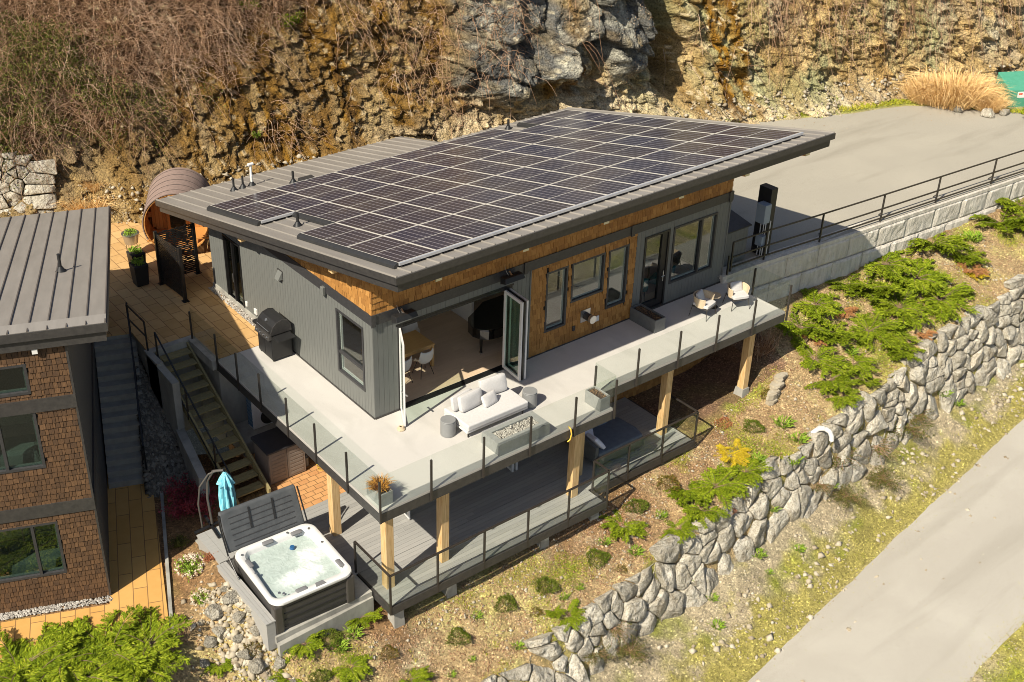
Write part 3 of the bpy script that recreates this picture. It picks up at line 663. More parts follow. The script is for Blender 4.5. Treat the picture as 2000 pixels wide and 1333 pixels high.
# windows and doors
window(front, house, *WIN['w1'], inner=white_frame, label='left tall window in the cedar wall')
window(front, house, *WIN['w2'], inner=white_frame, label='middle short window in the cedar wall')
window(front, house, *WIN['w3'], inner=white_frame, label='right tall window in the cedar wall')
window(front, house, *WIN['big'], mull=(12.28,), inner=white_frame, label='wide two-part window right of the glass door')
window(side, house, *SW, hbars=(1.33,), inner=white_frame, label='two-part window in the grey side wall')
d = window(front, house, *WIN['door'], mull=(), fm=black_metal, gm=pane_glass, fw=.07, name='glass_door')
m = MB(); front.box(m, 10.56, 10.80, .10, 2.60, -.09, .0); front.box(m, 9.86, 10.56, .1, .32, -.09, 0); m.build('door_leaf', black_metal, d)
m = MB(); m.cyl((10.68,-.06,.95),(10.68,-.06,1.30),.014); m.cyl((10.60,-.075,1.12),(10.74,-.075,1.12),.013); m.build('door_handle', steel, d)
d = window(side, house, *SL, mull=(8.0,), fm=black_metal, gm=dark_glass, name='sliding_door')
m = MB(); m.cyl((-.08,7.95,.85),(-.08,7.95,1.15),.014); m.build('door_handle', steel, d)
# opening frame of the folding door wall
m = MB(); a, b, z0, z1 = WIN['open']
front.box(m, a, b, z1-.05, z1+.02, -.16, .02); front.box(m, a, a+.05, .02, z1-.05, -.16, .02); front.box(m, b-.05, b, .02, z1-.05, -.16, .02); front.box(m, a, b, -.01, .025, -.16, .05); front.box(m, a-.05, b+.05, 2.62+.02, 2.70, -.01, .012)
m.build('opening_frame', black_metal, house)
def leaf(name, parent, p0, p1, z0, z1, fm, gm, th=.05, fw=.09, label=None):
    p0 = Vector((*p0, 0)); p1 = Vector((*p1, 0)); Lw = (p1-p0).length; u = (p1-p0).normalized(); pl = Plane(p0, u, Vector((u.y, -u.x, 0)))
    m = MB()
    for a, b, c, e in ((0, Lw, z1-fw, z1), (0, Lw, z0, z0+fw), (0, fw, z0+fw, z1-fw), (Lw-fw, Lw, z0+fw, z1-fw)): pl.box(m, a, b, c, e, -th/2, th/2)
    o = m.build(name, fm, parent)
    if label: o['label'] = label
    g = MB(); pl.box(g, fw*.9, Lw-fw*.9, z0+fw*.9, z1-fw*.9, -.006, .006); g.build('pane', gm, o)
    return o
leaf('folding_door_leaf', house, (4.42,.02), (4.34,-.86), .05, 2.58, white_frame, door_glass, label='outer white-framed leaf of the folded door stack')
leaf('folding_door_leaf', house, (4.50,.02), (4.42,-.86), .05, 2.58, black_metal, door_glass)
leaf('folding_door_leaf', house, (4.58,.02), (4.52,-.86), .05, 2.58, white_frame, door_glass)
o = leaf('swing_door_leaf', house, (.84,-.02), (.42,-.80), .05, 2.58, white_frame, door_glass, fw=.06, label='single glass leaf swung open at the left of the opening')
m = MB(); m.bar((.46,-.90,1.05),(.46,-.62,1.05),.03,.03); m.build('door_handle', steel, o)
# roof
m = MB()
m.prism([(R0x,R0y),(R1x,R0y),(R1x,RYB2),(RXJ,RYB2),(RXJ,RYB),(R0x,RYB)], lambda x, y: rtop(y)-.05, lambda x, y: rtop(y))
x = R0x+.02
r_ = m.build('roof', roof_m, house)
s = MB(); n = round((R1x-R0x)/.41)
for i in range(n+1):
    x = R0x+.02+(R1x-R0x-.04)*i/n; yb = RYB if x < RXJ else RYB2
    s.hexa([(x-.02,R0y,rtop(R0y)-.002),(x+.02,R0y,rtop(R0y)-.002),(x+.02,yb,rtop(yb)-.002),(x-.02,yb,rtop(yb)-.002),(x-.012,R0y,rtop(R0y)+.03),(x+.012,R0y,rtop(R0y)+.03),(x+.012,yb,rtop(yb)+.03),(x-.012,yb,rtop(yb)+.03)])
s.build('roof_seams', roof_m, r_)
def sloped_band(mb, x0, x1, y0, y1, zt, zb):
    f = lambda off: (lambda x, y: rtop(y)+off)
    mb.prism([(x0,y0),(x1,y0),(x1,y1),(x0,y1)], f(zb), f(zt))
m = MB(); g = .012
sloped_band(m, R0x-.02, R1x+.02, R0y-.035, R0y+.03, -.02, -.20); sloped_band(m, R0x-.02, R0x+.03, R0y+.03, RYB+.02, -.012, -.20); sloped_band(m, R1x-.03, R1x+.02, R0y+.03, RYB2+.02, -.012, -.20)
sloped_band(m, R0x+.03, RXJ, RYB-.03, RYB+.02, -.055, -.20); sloped_band(m, RXJ-.03, RXJ+.02, RYB2+.02, RYB+.02, -.012, -.20); sloped_band(m, RXJ+.02, R1x-.03, RYB2-.03, RYB2+.02, -.055, -.20)
m.build('fascia', fascia_m, house)
m = MB()
sloped_band(m, R0x+.07, R1x-.07, R0y+.05, R0y+.09, -.17, -.42); sloped_band(m, R0x+.07, R0x+.11, R0y+.09, RYB-.06, -.17, -.42); sloped_band(m, R1x-.11, R1x-.07, R0y+.09, RYB2-.06, -.17, -.42)
m.build('lower_fascia', fascia_m, house)
m = MB(); m.prism([(R0x+.12,R0y+.10),(R1x-.12,R0y+.10),(R1x-.12,RYB2-.12),(RXJ-.12,RYB2-.12),(RXJ-.12,RYB-.12),(R0x+.12,RYB-.12)], lambda x, y: rund(y), lambda x, y: rtop(y)-.06)
m.build('soffit', mat('soffit_board', [(.30,.15,.06),(.40,.22,.09)], .7, stretch=(9,.7,1)), house)
for i, x in enumerate((.55, 3.25, 5.98, 8.75, 11.4, 14.02)):
    m = MB(); w = .09; y0 = R0y+.34; y1 = 0
    m.hexa([(x-w,y0,rund(y0)-.30),(x+w,y0,rund(y0)-.30),(x+w,y1,rund(y1)-.30),(x-w,y1,rund(y1)-.30),(x-w,y0,rund(y0)),(x+w,y0,rund(y0)),(x+w,y1,rund(y1)),(x-w,y1,rund(y1))])
    o = m.build('roof_outrigger', beam_wood_h, house, bevel=.005)
    m = MB(); m.box(x-w-.005,x+w+.005,y0-.012,y0,rund(y0)-.30,rund(y0)-.02); m.build('end_plate', steel, o)
for y in (.85, 6.0):
    m = MB(); m.box(R0x+.22,0,y-.1,y+.1,rund(y)-.31,rund(y)-.0); m.build('gable_outrigger', beam_wood, house, bevel=.005)
# vents on the roof
def roof_pipe(x, y, h, r, m_, label, tee=False, group=None):
    t = thing('roof_vent_pipe', label, 'vent pipe', (x, y, rtop(y)), 0, group)
    b = MB(); b.cyl((0,0,-.02),(0,0,.02),.13,.13,16); b.cyl((0,0,.02),(0,0,.14),.12,r+.012,16); b.build('flashing', black_paint, t, smooth=True)
    b = MB(); b.cyl((0,0,.1),(0,0,h),r,r,14)
    if tee: b.cyl((-.09,0,h+.02),(.09,0,h+.02),r*1.3,r*1.3,12); b.cyl((0,0,h*.45),(0,0,h*.52),r*1.3,r*1.3,12)
    b.build('pipe', m_, t, smooth=True)
G_ = 'vent pipes standing on the main roof'
roof_pipe(1.17, 9.92, .42, .035, black_paint, 'short black vent pipe at the left end of the row of three', group=G_)
roof_pipe(1.51, 9.94, .42, .035, black_paint, 'black vent pipe between another black pipe and the white one', group=G_)
roof_pipe(1.85, 9.97, .72, .04, white_m, 'tall white vent pipe with a tee cap at the rear of the roof', True, group=G_)
roof_pipe(2.76, 8.83, .40, .04, black_paint, 'black vent pipe beside the grey box behind the panels', group=G_)
roof_pipe(.12, 3.86, .40, .04, black_paint, 'black vent pipe standing in the notch of the solar array', group=G_)
roof_pipe(11.15, 7.74+.5, .36, .045, black_paint, 'black vent pipe near the far rear edge of the roof', group=G_)
m = MB(); m.box(2.95,3.45,8.62,8.86,rtop(8.74)+.0,rtop(8.74)+.1); m.box(3.0,3.4,8.60,8.62,rtop(8.74)+.02,rtop(8.74)+.08); m.build('roof_box_vent', fascia_m, bevel=.01, **T('small flat grey vent box behind the solar panels', 'vent'))
# solar array
PW = 1.105; PX = -.45; YR = [-1.95, .37, 2.72, 4.97, 7.18, 8.30]
def cell_mat():
    m = bpy.data.materials.new('solar_cells'); m.use_nodes = True; nt = m.node_tree; b = nt.nodes['Principled BSDF']
    b.inputs['Roughness'].default_value = .22; b.inputs['Specular IOR Level'].default_value = .45
    tc = _n(nt, 'ShaderNodeTexCoord'); sx = _n(nt, 'ShaderNodeSeparateXYZ'); nt.links.new(tc.outputs['Object'], sx.inputs[0])
    def line(out, period, width, off=0):
        a = _n(nt, 'ShaderNodeMath', operation='ADD'); a.inputs[1].default_value = off+100*period; nt.links.new(out, a.inputs[0])
        b_ = _n(nt, 'ShaderNodeMath', operation='MODULO'); b_.inputs[1].default_value = period; nt.links.new(a.outputs[0], b_.inputs[0])
        c = _n(nt, 'ShaderNodeMath', operation='LESS_THAN'); c.inputs[1].default_value = width; nt.links.new(b_.outputs[0], c.inputs[0]); return c.outputs[0]
    l1 = line(sx.outputs[0], PW/6, .020, .010); l2 = line(sx.outputs[1], .193, .009, .004)
    mx = _n(nt, 'ShaderNodeMath', operation='MULTIPLY_ADD'); nt.links.new(l2, mx.inputs[0]); mx.inputs[1].default_value = .45; nt.links.new(l1, mx.inputs[2])
    cl = _n(nt, 'ShaderNodeClamp'); nt.links.new(mx.outputs[0], cl.inputs[0])
    oi = _n(nt, 'ShaderNodeObjectInfo'); r = ramp(nt, [(0, (.034,.031,.044)), (.5, (.030,.030,.048)), (1, (.027,.031,.060))]); nt.links.new(oi.outputs['Random'], r.inputs[0])
    nz = _n(nt, 'ShaderNodeTexNoise'); nz.inputs['Scale'].default_value = .7; nz.inputs['Detail'].default_value = 5; g = _n(nt, 'ShaderNodeNewGeometry'); nt.links.new(g.outputs['Position'], nz.inputs['Vector'])
    dm = _n(nt, 'ShaderNodeMapRange'); dm.inputs['From Min'].default_value = .42; dm.inputs['From Max'].default_value = .72; dm.inputs['To Max'].default_value = .2; nt.links.new(nz.outputs[0], dm.inputs[0])
    m1 = _n(nt, 'ShaderNodeMix', data_type='RGBA'); nt.links.new(dm.outputs[0], m1.inputs[0]); nt.links.new(r.outputs[0], m1.inputs[6]); m1.inputs[7].default_value = (.16,.13,.09,1)
    m2 = _n(nt, 'ShaderNodeMix', data_type='RGBA'); nt.links.new(cl.outputs[0], m2.inputs[0]); nt.links.new(m1.outputs[2], m2.inputs[6]); m2.inputs[7].default_value = (.28,.26,.28,1)
    nt.links.new(m2.outputs[2], b.inputs['Base Color']); return m
cells = cell_mat()
frame_m = mat('panel_frame', [(.62,.58,.50),(.70,.67,.60)], .4, metallic=.2)
skirt_m = mat('array_skirt', [(.022,.022,.023),(.03,.03,.03)], .45)
PROTO = {}
RA = math.atan(RS); CSL = math.cos(RA)
def panel_proto(wx, ly, land):
    """panel lying in its own x-y plane"""
    f = MB(); t = .021
    for a in ((0,t,0,ly),(wx-t,wx,0,ly),(t,wx-t,0,t),(t,wx-t,ly-t,ly)): f.box(a[0],a[1],a[2],a[3],.0,.04)
    if land: f.box(wx/2-.007,wx/2+.007,t,ly-t,.03,.0375)
    else: f.box(t,wx-t,ly/2-.008,ly/2+.008,.03,.0375)
    c = MB(); c.box(t*.5,wx-t*.5,t*.5,ly-t*.5,.004,.034)
    return f.mesh('panel_frame'), c.mesh('solar_cells')
ordn = ['first','second','third','fourth','fifth','sixth','seventh','eighth','ninth','tenth','eleventh','twelfth','thirteenth']
def put_panel(x, y0, y1, wx, label, key):
    if key not in PROTO:
        fm_, cm_ = panel_proto(wx-.006, (y1-y0)/CSL-.012, key == 'land'); fm_.materials.append(frame_m); cm_.materials.append(cells); PROTO[key] = (fm_, cm_)
    t = bpy.data.objects.new('solar_panel', None); scene.collection.objects.link(t); t.location = (x, y0, rtop(y0)+.10); t.rotation_euler = (-RA, 0, 0); t.empty_display_size = .1
    t['label'] = label; t['category'] = 'solar panel'; t['group'] = 'solar panels on the main roof'
    for nm, me in (('panel_frame', PROTO[key][0]), ('solar_cells', PROTO[key][1])):
        o = bpy.data.objects.new(nm, me); scene.collection.objects.link(o); o.parent = t
rows = ['front row along the eave', 'second row from the eave', 'third row from the eave', 'fourth row from the eave']
for r in range(4):
    c0 = 1 if r == 2 else 0
    for c in range(c0, 13):
        k = c-c0
        put_panel(PX+PW*c+.003, YR[r]+.004, YR[r+1], PW, f'{ordn[k]} solar panel from the left in the {rows[r]}', f'p{r}')
for k, x in enumerate([PX+2*PW*i for i in range(5)]+[11.70]):
    put_panel(x+.003, YR[4]+.004, YR[5], 2*PW, (f'{ordn[k]} crosswise solar panel from the left in the rear row' if k < 5 else 'lone crosswise solar panel at the far right of the rear row'), 'land')
def skirt(x, y0, y1, s=-1, name='array_skirt'):
    m = MB(); rings = []
    for y in (y0, y1):
        z = rtop(y); rings.append([(x,y,z+.145),(x+s*.06,y,z+.125),(x+s*.11,y,z+.08),(x+s*.12,y,z+.01),(x,y,z+.01)])
    m.loft(rings); return m
for x, y0, y1, lab in ((PX, YR[0], YR[2]-.02, 'front left side'), (PX+PW, YR[2], YR[3], 'recessed notch'), (PX, YR[3], YR[5], 'rear left side'), (11.70, YR[4], YR[5], 'lone rear panel')): skirt(x-.005, y0, y1).build('array_skirt', skirt_m, smooth=True, **T(f'black rounded edge skirt at the {lab} of the solar array', 'panel skirt', 'edge skirts of the solar array'))
m = MB()
def rail(x0, x1, y): z = rtop(y); m.box(x0,x1,y-.05,y-.008,z+.075,z+.145)
rail(PX, PX+13*PW, YR[0]); rail(PX, PX+PW, YR[3])
m.build('array_front_rail', mat('aluminium', [(.55,.56,.58),(.62,.63,.65)], .35, metallic=.5), **T('pale aluminium rail along the front edge of the solar array', 'panel rail'))
# things fixed on the walls
t = thing('exhaust_vent', 'square steel exhaust vent with round pipe on the cedar wall', 'wall vent', (7.5, -.03, .76))
m = MB(); m.box(-.19,.19,-.02,0,-.2,.2); m.build('plate', steel, t); m = MB(); m.cyl((0,-.02,0),(.0,-.26,.0),.115,.115,20); m.build('pipe', fascia_m, t, smooth=True)
m = MB(); m.cyl((0,-.26,0),(0,-.36,0),.13,.13,20); m.cyl((0,-.36,0),(0,-.365,0),.105,.105,20); m.build('cap', steel, t, smooth=True)
MB().box(7.90,8.06,-.06,-.02,.40,.58).build('outlet_box', white_m, bevel=.008, **T('white outlet box right of the exhaust vent', 'outlet'))
MB().box(7.01,7.11,-.06,-.02,.38,.54).build('outlet_box', fascia_m, bevel=.008, **T('dark outlet box low on the cedar wall', 'outlet'))
MB().box(-.05,0,7.20,7.30,.28,.44).build('outlet_box', white_m, bevel=.008, **T('small white outlet box on the side wall near the sliding door', 'outlet'))
MB().box(-.05,0,6.58,6.74,.26,.44).build('outlet_box', white_m, bevel=.008, **T('white double outlet box on the side wall behind the grill', 'outlet'))
t = thing('vent_hood', 'grey hooded air vent high on the side wall', 'wall vent', (0, 4.87, 2.36)); m = MB()
m.hexa([(-.16,-.11,-.1),(0,-.13,-.1),(0,.13,-.1),(-.16,.11,-.1),(-.03,-.11,.14),(0,-.12,.16),(0,.12,.16),(-.03,.11,.14)]); m.build('hood', grey_cladding, t)
m = MB(); m.box(-.02,0,-.15,.15,-.14,.18); m.build('plate', fascia_m, t)
MB().box(-.15,-.05,2.22,2.36,2.86,3.12).build('wall_light', grey_cladding, bevel=.02, **T('small grey wall light on the dark band of the side wall', 'wall light'))
for x, lab in ((.84, 'black outdoor heater at the left end of the dark band'), (4.45, 'black outdoor heater above the folded door stack')):
    t = thing('patio_heater', lab, 'heater', (x, -.1, 3.14), 0, 'heaters above the wide opening'); m = MB()
    m.hexa([(-.35,-.30,-.14),(.35,-.30,-.14),(.35,-.06,-.22),(-.35,-.06,-.22),(-.32,-.24,.0),(.32,-.24,.0),(.32,-.02,-.02),(-.32,-.02,-.02)]); m.build('housing', black_paint, t, bevel=.01)
    m = MB(); m.bar((0,0,.05),(0,-.15,-.05),.05,.04); m.tube([(-.1,-.1,.0),(-.15,-.06,.12),(-.13,0,.2)], .008); m.build('bracket', steel, t)
# ------------------------------------------------------------------ rooms behind the glass
m = MB(); n = 44
for i in range(n):
    y = .17+(9.3-.17)*i/n; yy = .17+(9.3-.17)*(i+1)/n-.003; x = .17-rng.uniform(0, 1.2)
    while x < 13.3:
        x2 = x+rng.uniform(1.6, 2.6); m.box(max(.17,x),min(13.32,x2-.003),y,yy,-.02,.012); x = x2
m.build('room_floor', floor_wood, house)
m = MB(); m.box(.17,13.32,.17,9.34,2.86,2.92); m.build('ceiling', plaster, house)
m = MB(); m.box(9.50,9.62,.17,9.3,.015,2.85); m.box(5.25,5.35,2.6,9.3,.015,2.85); m.box(.17,13.3,7.2,7.3,.015,2.85); m.build('partition', plaster, house)
MB().box(10.2,12.9,.8,3.2,.014,.026).build('rug', rug_m, **T('pinkish rug on the floor behind the wide right window', 'rug'))
MB().box(5.8,9.0,.7,3.2,.014,.024).build('rug', rug_m, **T('pinkish rug on the floor behind the three cedar wall windows', 'rug'))
# ------------------------------------------------------------------ upper deck
deck = thing('upper_deck', 'raised concrete-topped deck with steel edge on timber posts', 'deck')
DP = [(-2.06,-3.37),(5.53,-3.37),(5.53,-2.55),(13.6,-2.55),(13.6,-.02),(0,-.02),(0,5.32),(-2.06,5.33)]
MB().prism(DP, -.14, 0).build('deck_slab', deck_conc, deck)
m = MB()   # thin pale edge and dark steel rim
def rim(mb, pts, w, z0, z1, off=0):
    for a, b in zip(pts[:-1], pts[1:]):
        a = Vector((*a, 0)); b = Vector((*b, 0)); d = (b-a).normalized(); n = Vector((d.y, -d.x, 0)); e = d*w
        a2 = a+n*(off+w/2); b2 = b+n*(off+w/2)
        mb.bar((a2.x,a2.y,(z0+z1)/2),(b2.x+e.x*0,b2.y,(z0+z1)/2), w, z1-z0)
EDGE = [(-2.06,5.33),(-2.06,-3.37),(5.53,-3.37),(5.53,-2.55),(13.6,-2.55),(13.6,-.02)]
rim(m, EDGE, .03, -.05, .008, .0); m.build('edge_flashing', mat('pale_flashing', [(.40,.38,.35)], .5), deck)
m = MB(); rim(m, EDGE, .05, -.33, -.052, -.01); m.build('rim_beam', fascia_m, deck)
m = MB(); m.box(-1.95,5.45,-3.1,-2.9,-.42,-.15); m.box(5.6,13.5,-2.35,-2.1,-.42,-.15); m.box(-1.75,-1.55,-2.9,5.2,-.42,-.15)
for i in range(18): x = -1.2+i*.82; m.box(x-.02,x+.02,-2.9 if x < 5.3 else -2.1,0,-.36,-.15)
m.build('joists', beam_wood, deck)
for i, (x, y, zb, w) in enumerate([(-1.64,-2.97,-2.86,.12),(.09,-2.97,-2.86,.12),(4.68,-2.90,-2.86,.12),(5.45,-2.28,-2.86,.10),(8.94,-2.2,-2.86,.12),(12.53,-2.2,-2.55,.12),(-1.64,-.39,-2.86,.12)]):
    m = MB(); m.box(x-w,x+w,y-w,y+w,zb,-.42); m.build('timber_post', beam_wood, deck, bevel=.008)
m = MB(); x, y = 12.53, -2.2
m.hexa([(x-.21,y-.21,-3.1),(x+.21,y-.21,-3.1),(x+.21,y+.21,-3.1),(x-.21,y+.21,-3.1),(x-.15,y-.15,-2.55),(x+.15,y-.15,-2.55),(x+.15,y+.15,-2.55),(x-.15,y+.15,-2.55)]); m.build('post_footing', concrete, deck)
# glass railing of the upper deck
def glass_rail(name, label, pts, posts, zdeck, h, post_h, drop, pm, top=None, off=.0, pw=.05, group=None, end_posts=True, rails=()):
    t = thing(name, label, 'railing', (0,0,0), 0, group)
    for a, b in zip(pts[:-1], pts[1:]):
        A = Vector((*a, 0)); B = Vector((*b, 0)); d = (B-A).normalized()
        pv = [Vector((p[0], p[1], 0)) for p in posts]
        ts = sorted([(q-A).dot(d) for q in pv if (q-A).cross(d).length < .12 and -.05 < (q-A).dot(d) < (B-A).length+.05])
        cuts = [0]+[q for q in ts if .15 < q < (B-A).length-.15]+[(B-A).length]
        for q0, q1 in zip(cuts[:-1], cuts[1:]):
            m = MB(); P = A+d*(q0+.008); Q = A+d*(q1-.008)
            m.bar((P.x,P.y,zdeck+.04+(h-.04)/2),(Q.x,Q.y,zdeck+.04+(h-.04)/2), .012, h-.04); m.build('glass_panel', rail_glass, t)
        if top: m = MB(); m.bar((A.x,A.y,zdeck+h+top/2),(B.x,B.y,zdeck+h+top/2), .055, top); m.build('top_rail', pm, t)
    for p in posts:
        m = MB(); x, y = p[0], p[1]; dx, dy = (p[2], p[3]) if len(p) > 2 else (0, 0)
        x += dx*.035; y += dy*.035
        m.box(x-pw/2,x+pw/2,y-pw/2,y+pw/2,zdeck-drop,zdeck+post_h); m.build('railing_post', pm, t, bevel=.004)
    return t
up_pts = [(-2.08,6.9),(-2.08,-3.40),(5.56,-3.40),(5.56,-2.58),(13.62,-2.58),(13.62,-.1)]
ups = [(-2.08,6.86,-1,0),(-2.08,5.20,-1,0),(-2.08,3.9,-1,0),(-2.08,2.55,-1,0),(-2.08,1.05,-1,0),(-2.08,-.42,-1,0),(-2.08,-1.95,-1,0),(-2.08,-3.40,-1,-1),
       (-.60,-3.40,0,-1),(1.03,-3.40,0,-1),(2.57,-3.40,0,-1),(4.11,-3.40,0,-1),(5.56,-3.40,0,-1),(5.56,-2.58,1,0),(7.2,-2.58,0,-1),(8.86,-2.58,0,-1),(10.45,-2.58,0,-1),(12.06,-2.58,0,-1),(13.62,-2.58,1,-1),(13.62,-1.2,1,0),(13.62,-.1,1,0)]
glass_rail('glass_railing', 'frameless glass railing with dark posts around the upper deck', up_pts, ups, 0, 1.07, .95, .30, bronze_metal)

# ------------------------------------------------------------------ lower storey and lower deck
lh = thing('lower_storey', 'shaded lower storey under the upper deck with cedar cladding', 'building')
lf = Plane((0,.0,-2.86), (1,0,0), (0,-1,0))
m = MB(); wall_core(m, lf, 0, 13.5, -.1, lambda u: 2.68, [(.3,4.4,.05,2.35)]); m.box(-.02,.14,.0,5.3,-3.1,-.18); m.build('wall', grey_cladding, lh)
m = MB(); shingles(m, lf, 5.95, 13.4, -.18, lambda u: 2.5, []); m.build('shingle_wall', cedar_m, lh)
m = MB(); lf.box(m, 5.3, 13.45, -.9, -.2, -.01, .02); m.build('foundation', soil_dark, lh)
window(lf, lh, .3, 4.4, .05, 2.35, mull=(1.6,3.0), fm=black_metal, gm=dark_glass, name='window')
for q in (3.9, 4.05): leaf('folding_door_leaf', lh, (q+.15,-.02), (q+.05,-1.15), -2.80, -.55, white_frame, door_glass, label='white-framed folded leaf of the lower glass doors')
leaf('folding_door_leaf', lh, (.42,-.02), (.28,-1.15), -2.80, -.55, white_frame, door_glass, label='white-framed left leaf of the lower glass doors')
m = MB(); m.box(.16,5.2,.2,4,-2.86,-2.84); m.build('floor', floor_wood, lh); m = MB(); m.box(.16,13.3,3.9,4,-2.86,-.2); m.build('inner_wall', plaster, lh)
low = thing('lower_deck', 'grey composite board deck shaded by the deck above', 'deck')
def deckboards(mb, x0, x1, y0, y1, z, w=.14, r=random.Random(4)):
    n = round((y1-y0)/w); w = (y1-y0)/n
    for i in range(n):
        x = x0-r.uniform(0, 3); ya = y0+i*w+.003; yb = y0+(i+1)*w-.003
        while x < x1:
            x2 = x+4.8; a = max(x0, x); b = min(x1, x2-.004)
            if b-a > .02: mb.box(a, b, ya, yb, z-.03, z)
            x = x2
m = MB(); deckboards(m, -2.0, 5.2, -3.62, -2.13, -2.86); deckboards(m, -3.1, 5.2, -2.13+.0, -.02, -2.86) if False else deckboards(m, -2.35, 5.2, -2.12, -.02, -2.86); deckboards(m, -2.35, -.02, -.02, 1.0, -2.86); deckboards(m, 5.2, 9.42, -3.0, -.1, -2.86)
m.build('deck_boards', composite, low)
m = MB(); rim(m, [(-2.02,-2.1),(-2.02,-3.66),(5.28,-3.66),(5.28,-3.05),(9.44,-3.05),(9.44,-.2)], .05, -3.12, -2.865, -.01)
m.build('rim_beam', fascia_m, low)
m = MB(); m.box(-1.9,5.2,-3.35,-3.2,-3.3,-2.9); m.box(5.3,9.3,-2.75,-2.6,-3.3,-2.9); m.build('beam', fascia_m, low)
for x, y in ((-1.75,-3.45),(0.0,-3.35),(3.2,-3.35),(5.1,-3.3),(7.2,-2.75),(9.1,-2.75)):
    z = float(H(x, y))-.25; m = MB(); m.hexa([(x-.17,y-.17,z),(x+.17,y-.17,z),(x+.17,y+.17,z),(x-.17,y+.17,z),(x-.14,y-.14,-3.14),(x+.14,y-.14,-3.14),(x+.14,y+.14,-3.14),(x-.14,y+.14,-3.14)]); m.build('post_footing', concrete, low)
lp = [(-2.05,-2.05),(-2.05,-3.68),(5.30,-3.68),(5.30,-3.08),(9.46,-3.08),(9.46,-1.7)]
lps = [(-2.05,-2.05),(-2.05,-3.68),(-.59,-3.68),(.92,-3.68),(2.40,-3.68),(3.85,-3.68),(5.30,-3.68),(5.30,-3.08),(6.67,-3.08),(8.05,-3.08),(9.46,-3.08),(9.46,-1.7)]
glass_rail('framed_glass_railing', 'glass railing with dark metal top bar along the lower deck', lp, lps, -2.86, 1.02, 1.02, .24, bronze_metal, top=.035)
# ------------------------------------------------------------------ neighbour house
nb = thing('neighbour_house', 'brown cedar shingle house with a grey metal roof at the left edge', 'house', (G0[0], G0[1], 0), GA)
NR = .18
def ntop(y): return 5.13-NR*(y+.15)
def nund(y): return ntop(y)-.30
nf = Plane((0,0,0), (1,0,0), (0,-1,0)); ns = Plane((0,0,0), (0,1,0), (1,0,0))
W1, W2, W3 = (-2.9,-.92,-1.88,-.25), (-2.6,-.92,1.36,3.02), (-3.2,-.92,3.44,4.24)
NH = [W1, W2, W3]
m = MB(); wall_core(m, nf, -9.5, 0, -3.1, lambda u: nund(0), NH); m.build('wall_frame', wrap_m, nb)
m = MB(); r5 = random.Random(9)
shingles(m, nf, -4.5, .0, -2.84, lambda u: nund(0)-.01, NH, exp=.155, wmin=.06, wmax=.15, r=r5); m.build('shingle_wall', old_cedar, nb)
m = MB(); ns.box(m, .0, 10.6, -3.1, 2.6, -.16, 0.0); ns.box(m, 0, 10.6, 2.6, nund(0)-.3, -.16, 0.0, None, nund(10.6)); 
m.build('dark_side_wall', mat('charcoal_siding', [(.05,.05,.05),(.065,.064,.062)], .7), nb)
m = MB()
for z0, z1 in ((-.06,.30),(2.93,3.28)): nf.box(m, -9.5, .03, z0, z1, -.01, .045); ns.box(m, -.02, 10.6, z0, min(z1, 3.2), -.01, .045) if z0 < 0 else None
nf.box(m, -.015, .035, -2.86, nund(0)-.02, .0, .036)
m.build('band_trim', fascia_m, nb)
window(nf, nb, *W1, mull=(-1.53,), inner=white_frame, gm=dark_glass, label='two-part window of the bottom storey')
window(nf, nb, *W2, mull=(-1.78,), inner=white_frame, gm=dark_glass, label='two-part window of the middle storey')
window(nf, nb, *W3, inner=white_frame, gm=dark_glass, label='small dark window of the top storey')
m = MB(); m.prism([(-10,-.2),(.97,-.2),(.97,11.0),(-10,11.0)], lambda x, y: ntop(y)-.05, lambda x, y: ntop(y)); r_ = m.build('roof', roof_m, nb)
s = MB()
for i in range(27):
    x = .95-.42*i
    s.hexa([(x-.02,-.2,ntop(-.2)-.002),(x+.02,-.2,ntop(-.2)-.002),(x+.02,11,ntop(11)-.002),(x-.02,11,ntop(11)-.002),(x-.014,-.2,ntop(-.2)+.035),(x+.014,-.2,ntop(-.2)+.035),(x+.014,11,ntop(11)+.035),(x-.014,11,ntop(11)+.035)])
s.build('roof_seams', mat('seam_metal', [(.11,.095,.085)], .5), r_)
s = MB(); y = .05; s.box(-10,.97,y-.25,y+.17,ntop(0)+.012,ntop(0)+.035) ; s.build('eave_cap', roof_m, r_)
m = MB()
def nband(x0, x1, y0, y1, a, b): m.prism([(x0,y0),(x1,y0),(x1,y1),(x0,y1)], lambda x, y: ntop(y)+b, lambda x, y: ntop(y)+a)
nband(-10,.99,-.24,-.18,-.015,-.22); nband(.95,.99,-.18,11.02,-.012,-.22); nband(-9.9,.93,-.16,-.11,-.2,-.48); nband(.88,.92,-.11,10.9,-.2,-.45)
m.build('fascia', fascia_m, nb)
m = MB(); m.prism([(-9.8,-.1),(.87,-.1),(.87,10.9),(-9.8,10.9)], lambda x, y: nund(y), lambda x, y: ntop(y)-.06); m.build('soffit', MATS['soffit_board'], nb)
m = MB(); m.box(-.72,-.60,-.14,0,nund(0)-.28,nund(0)-.12); m.build('wall_light', white_m, nb)
m = MB(); m.box(-9.4,-.2,.3,4,-2.9,-2.86); m.box(-9.4,-.2,.3,4,.05,.1); m.box(-9.4,-.2,.3,4,2.9,2.95); m.build('room_floor', plaster, nb)
m = MB(); m.hexa([(-2.7,.35,-2.1),(-.9,.35,-2.1),(-.9,1.6,-2.1),(-2.7,1.6,-2.1),(-2.65,.4,-1.75),(-.95,.4,-1.75),(-.95,1.55,-1.75),(-2.65,1.55,-1.75)]); m.build('bed', white_cloth, nb)
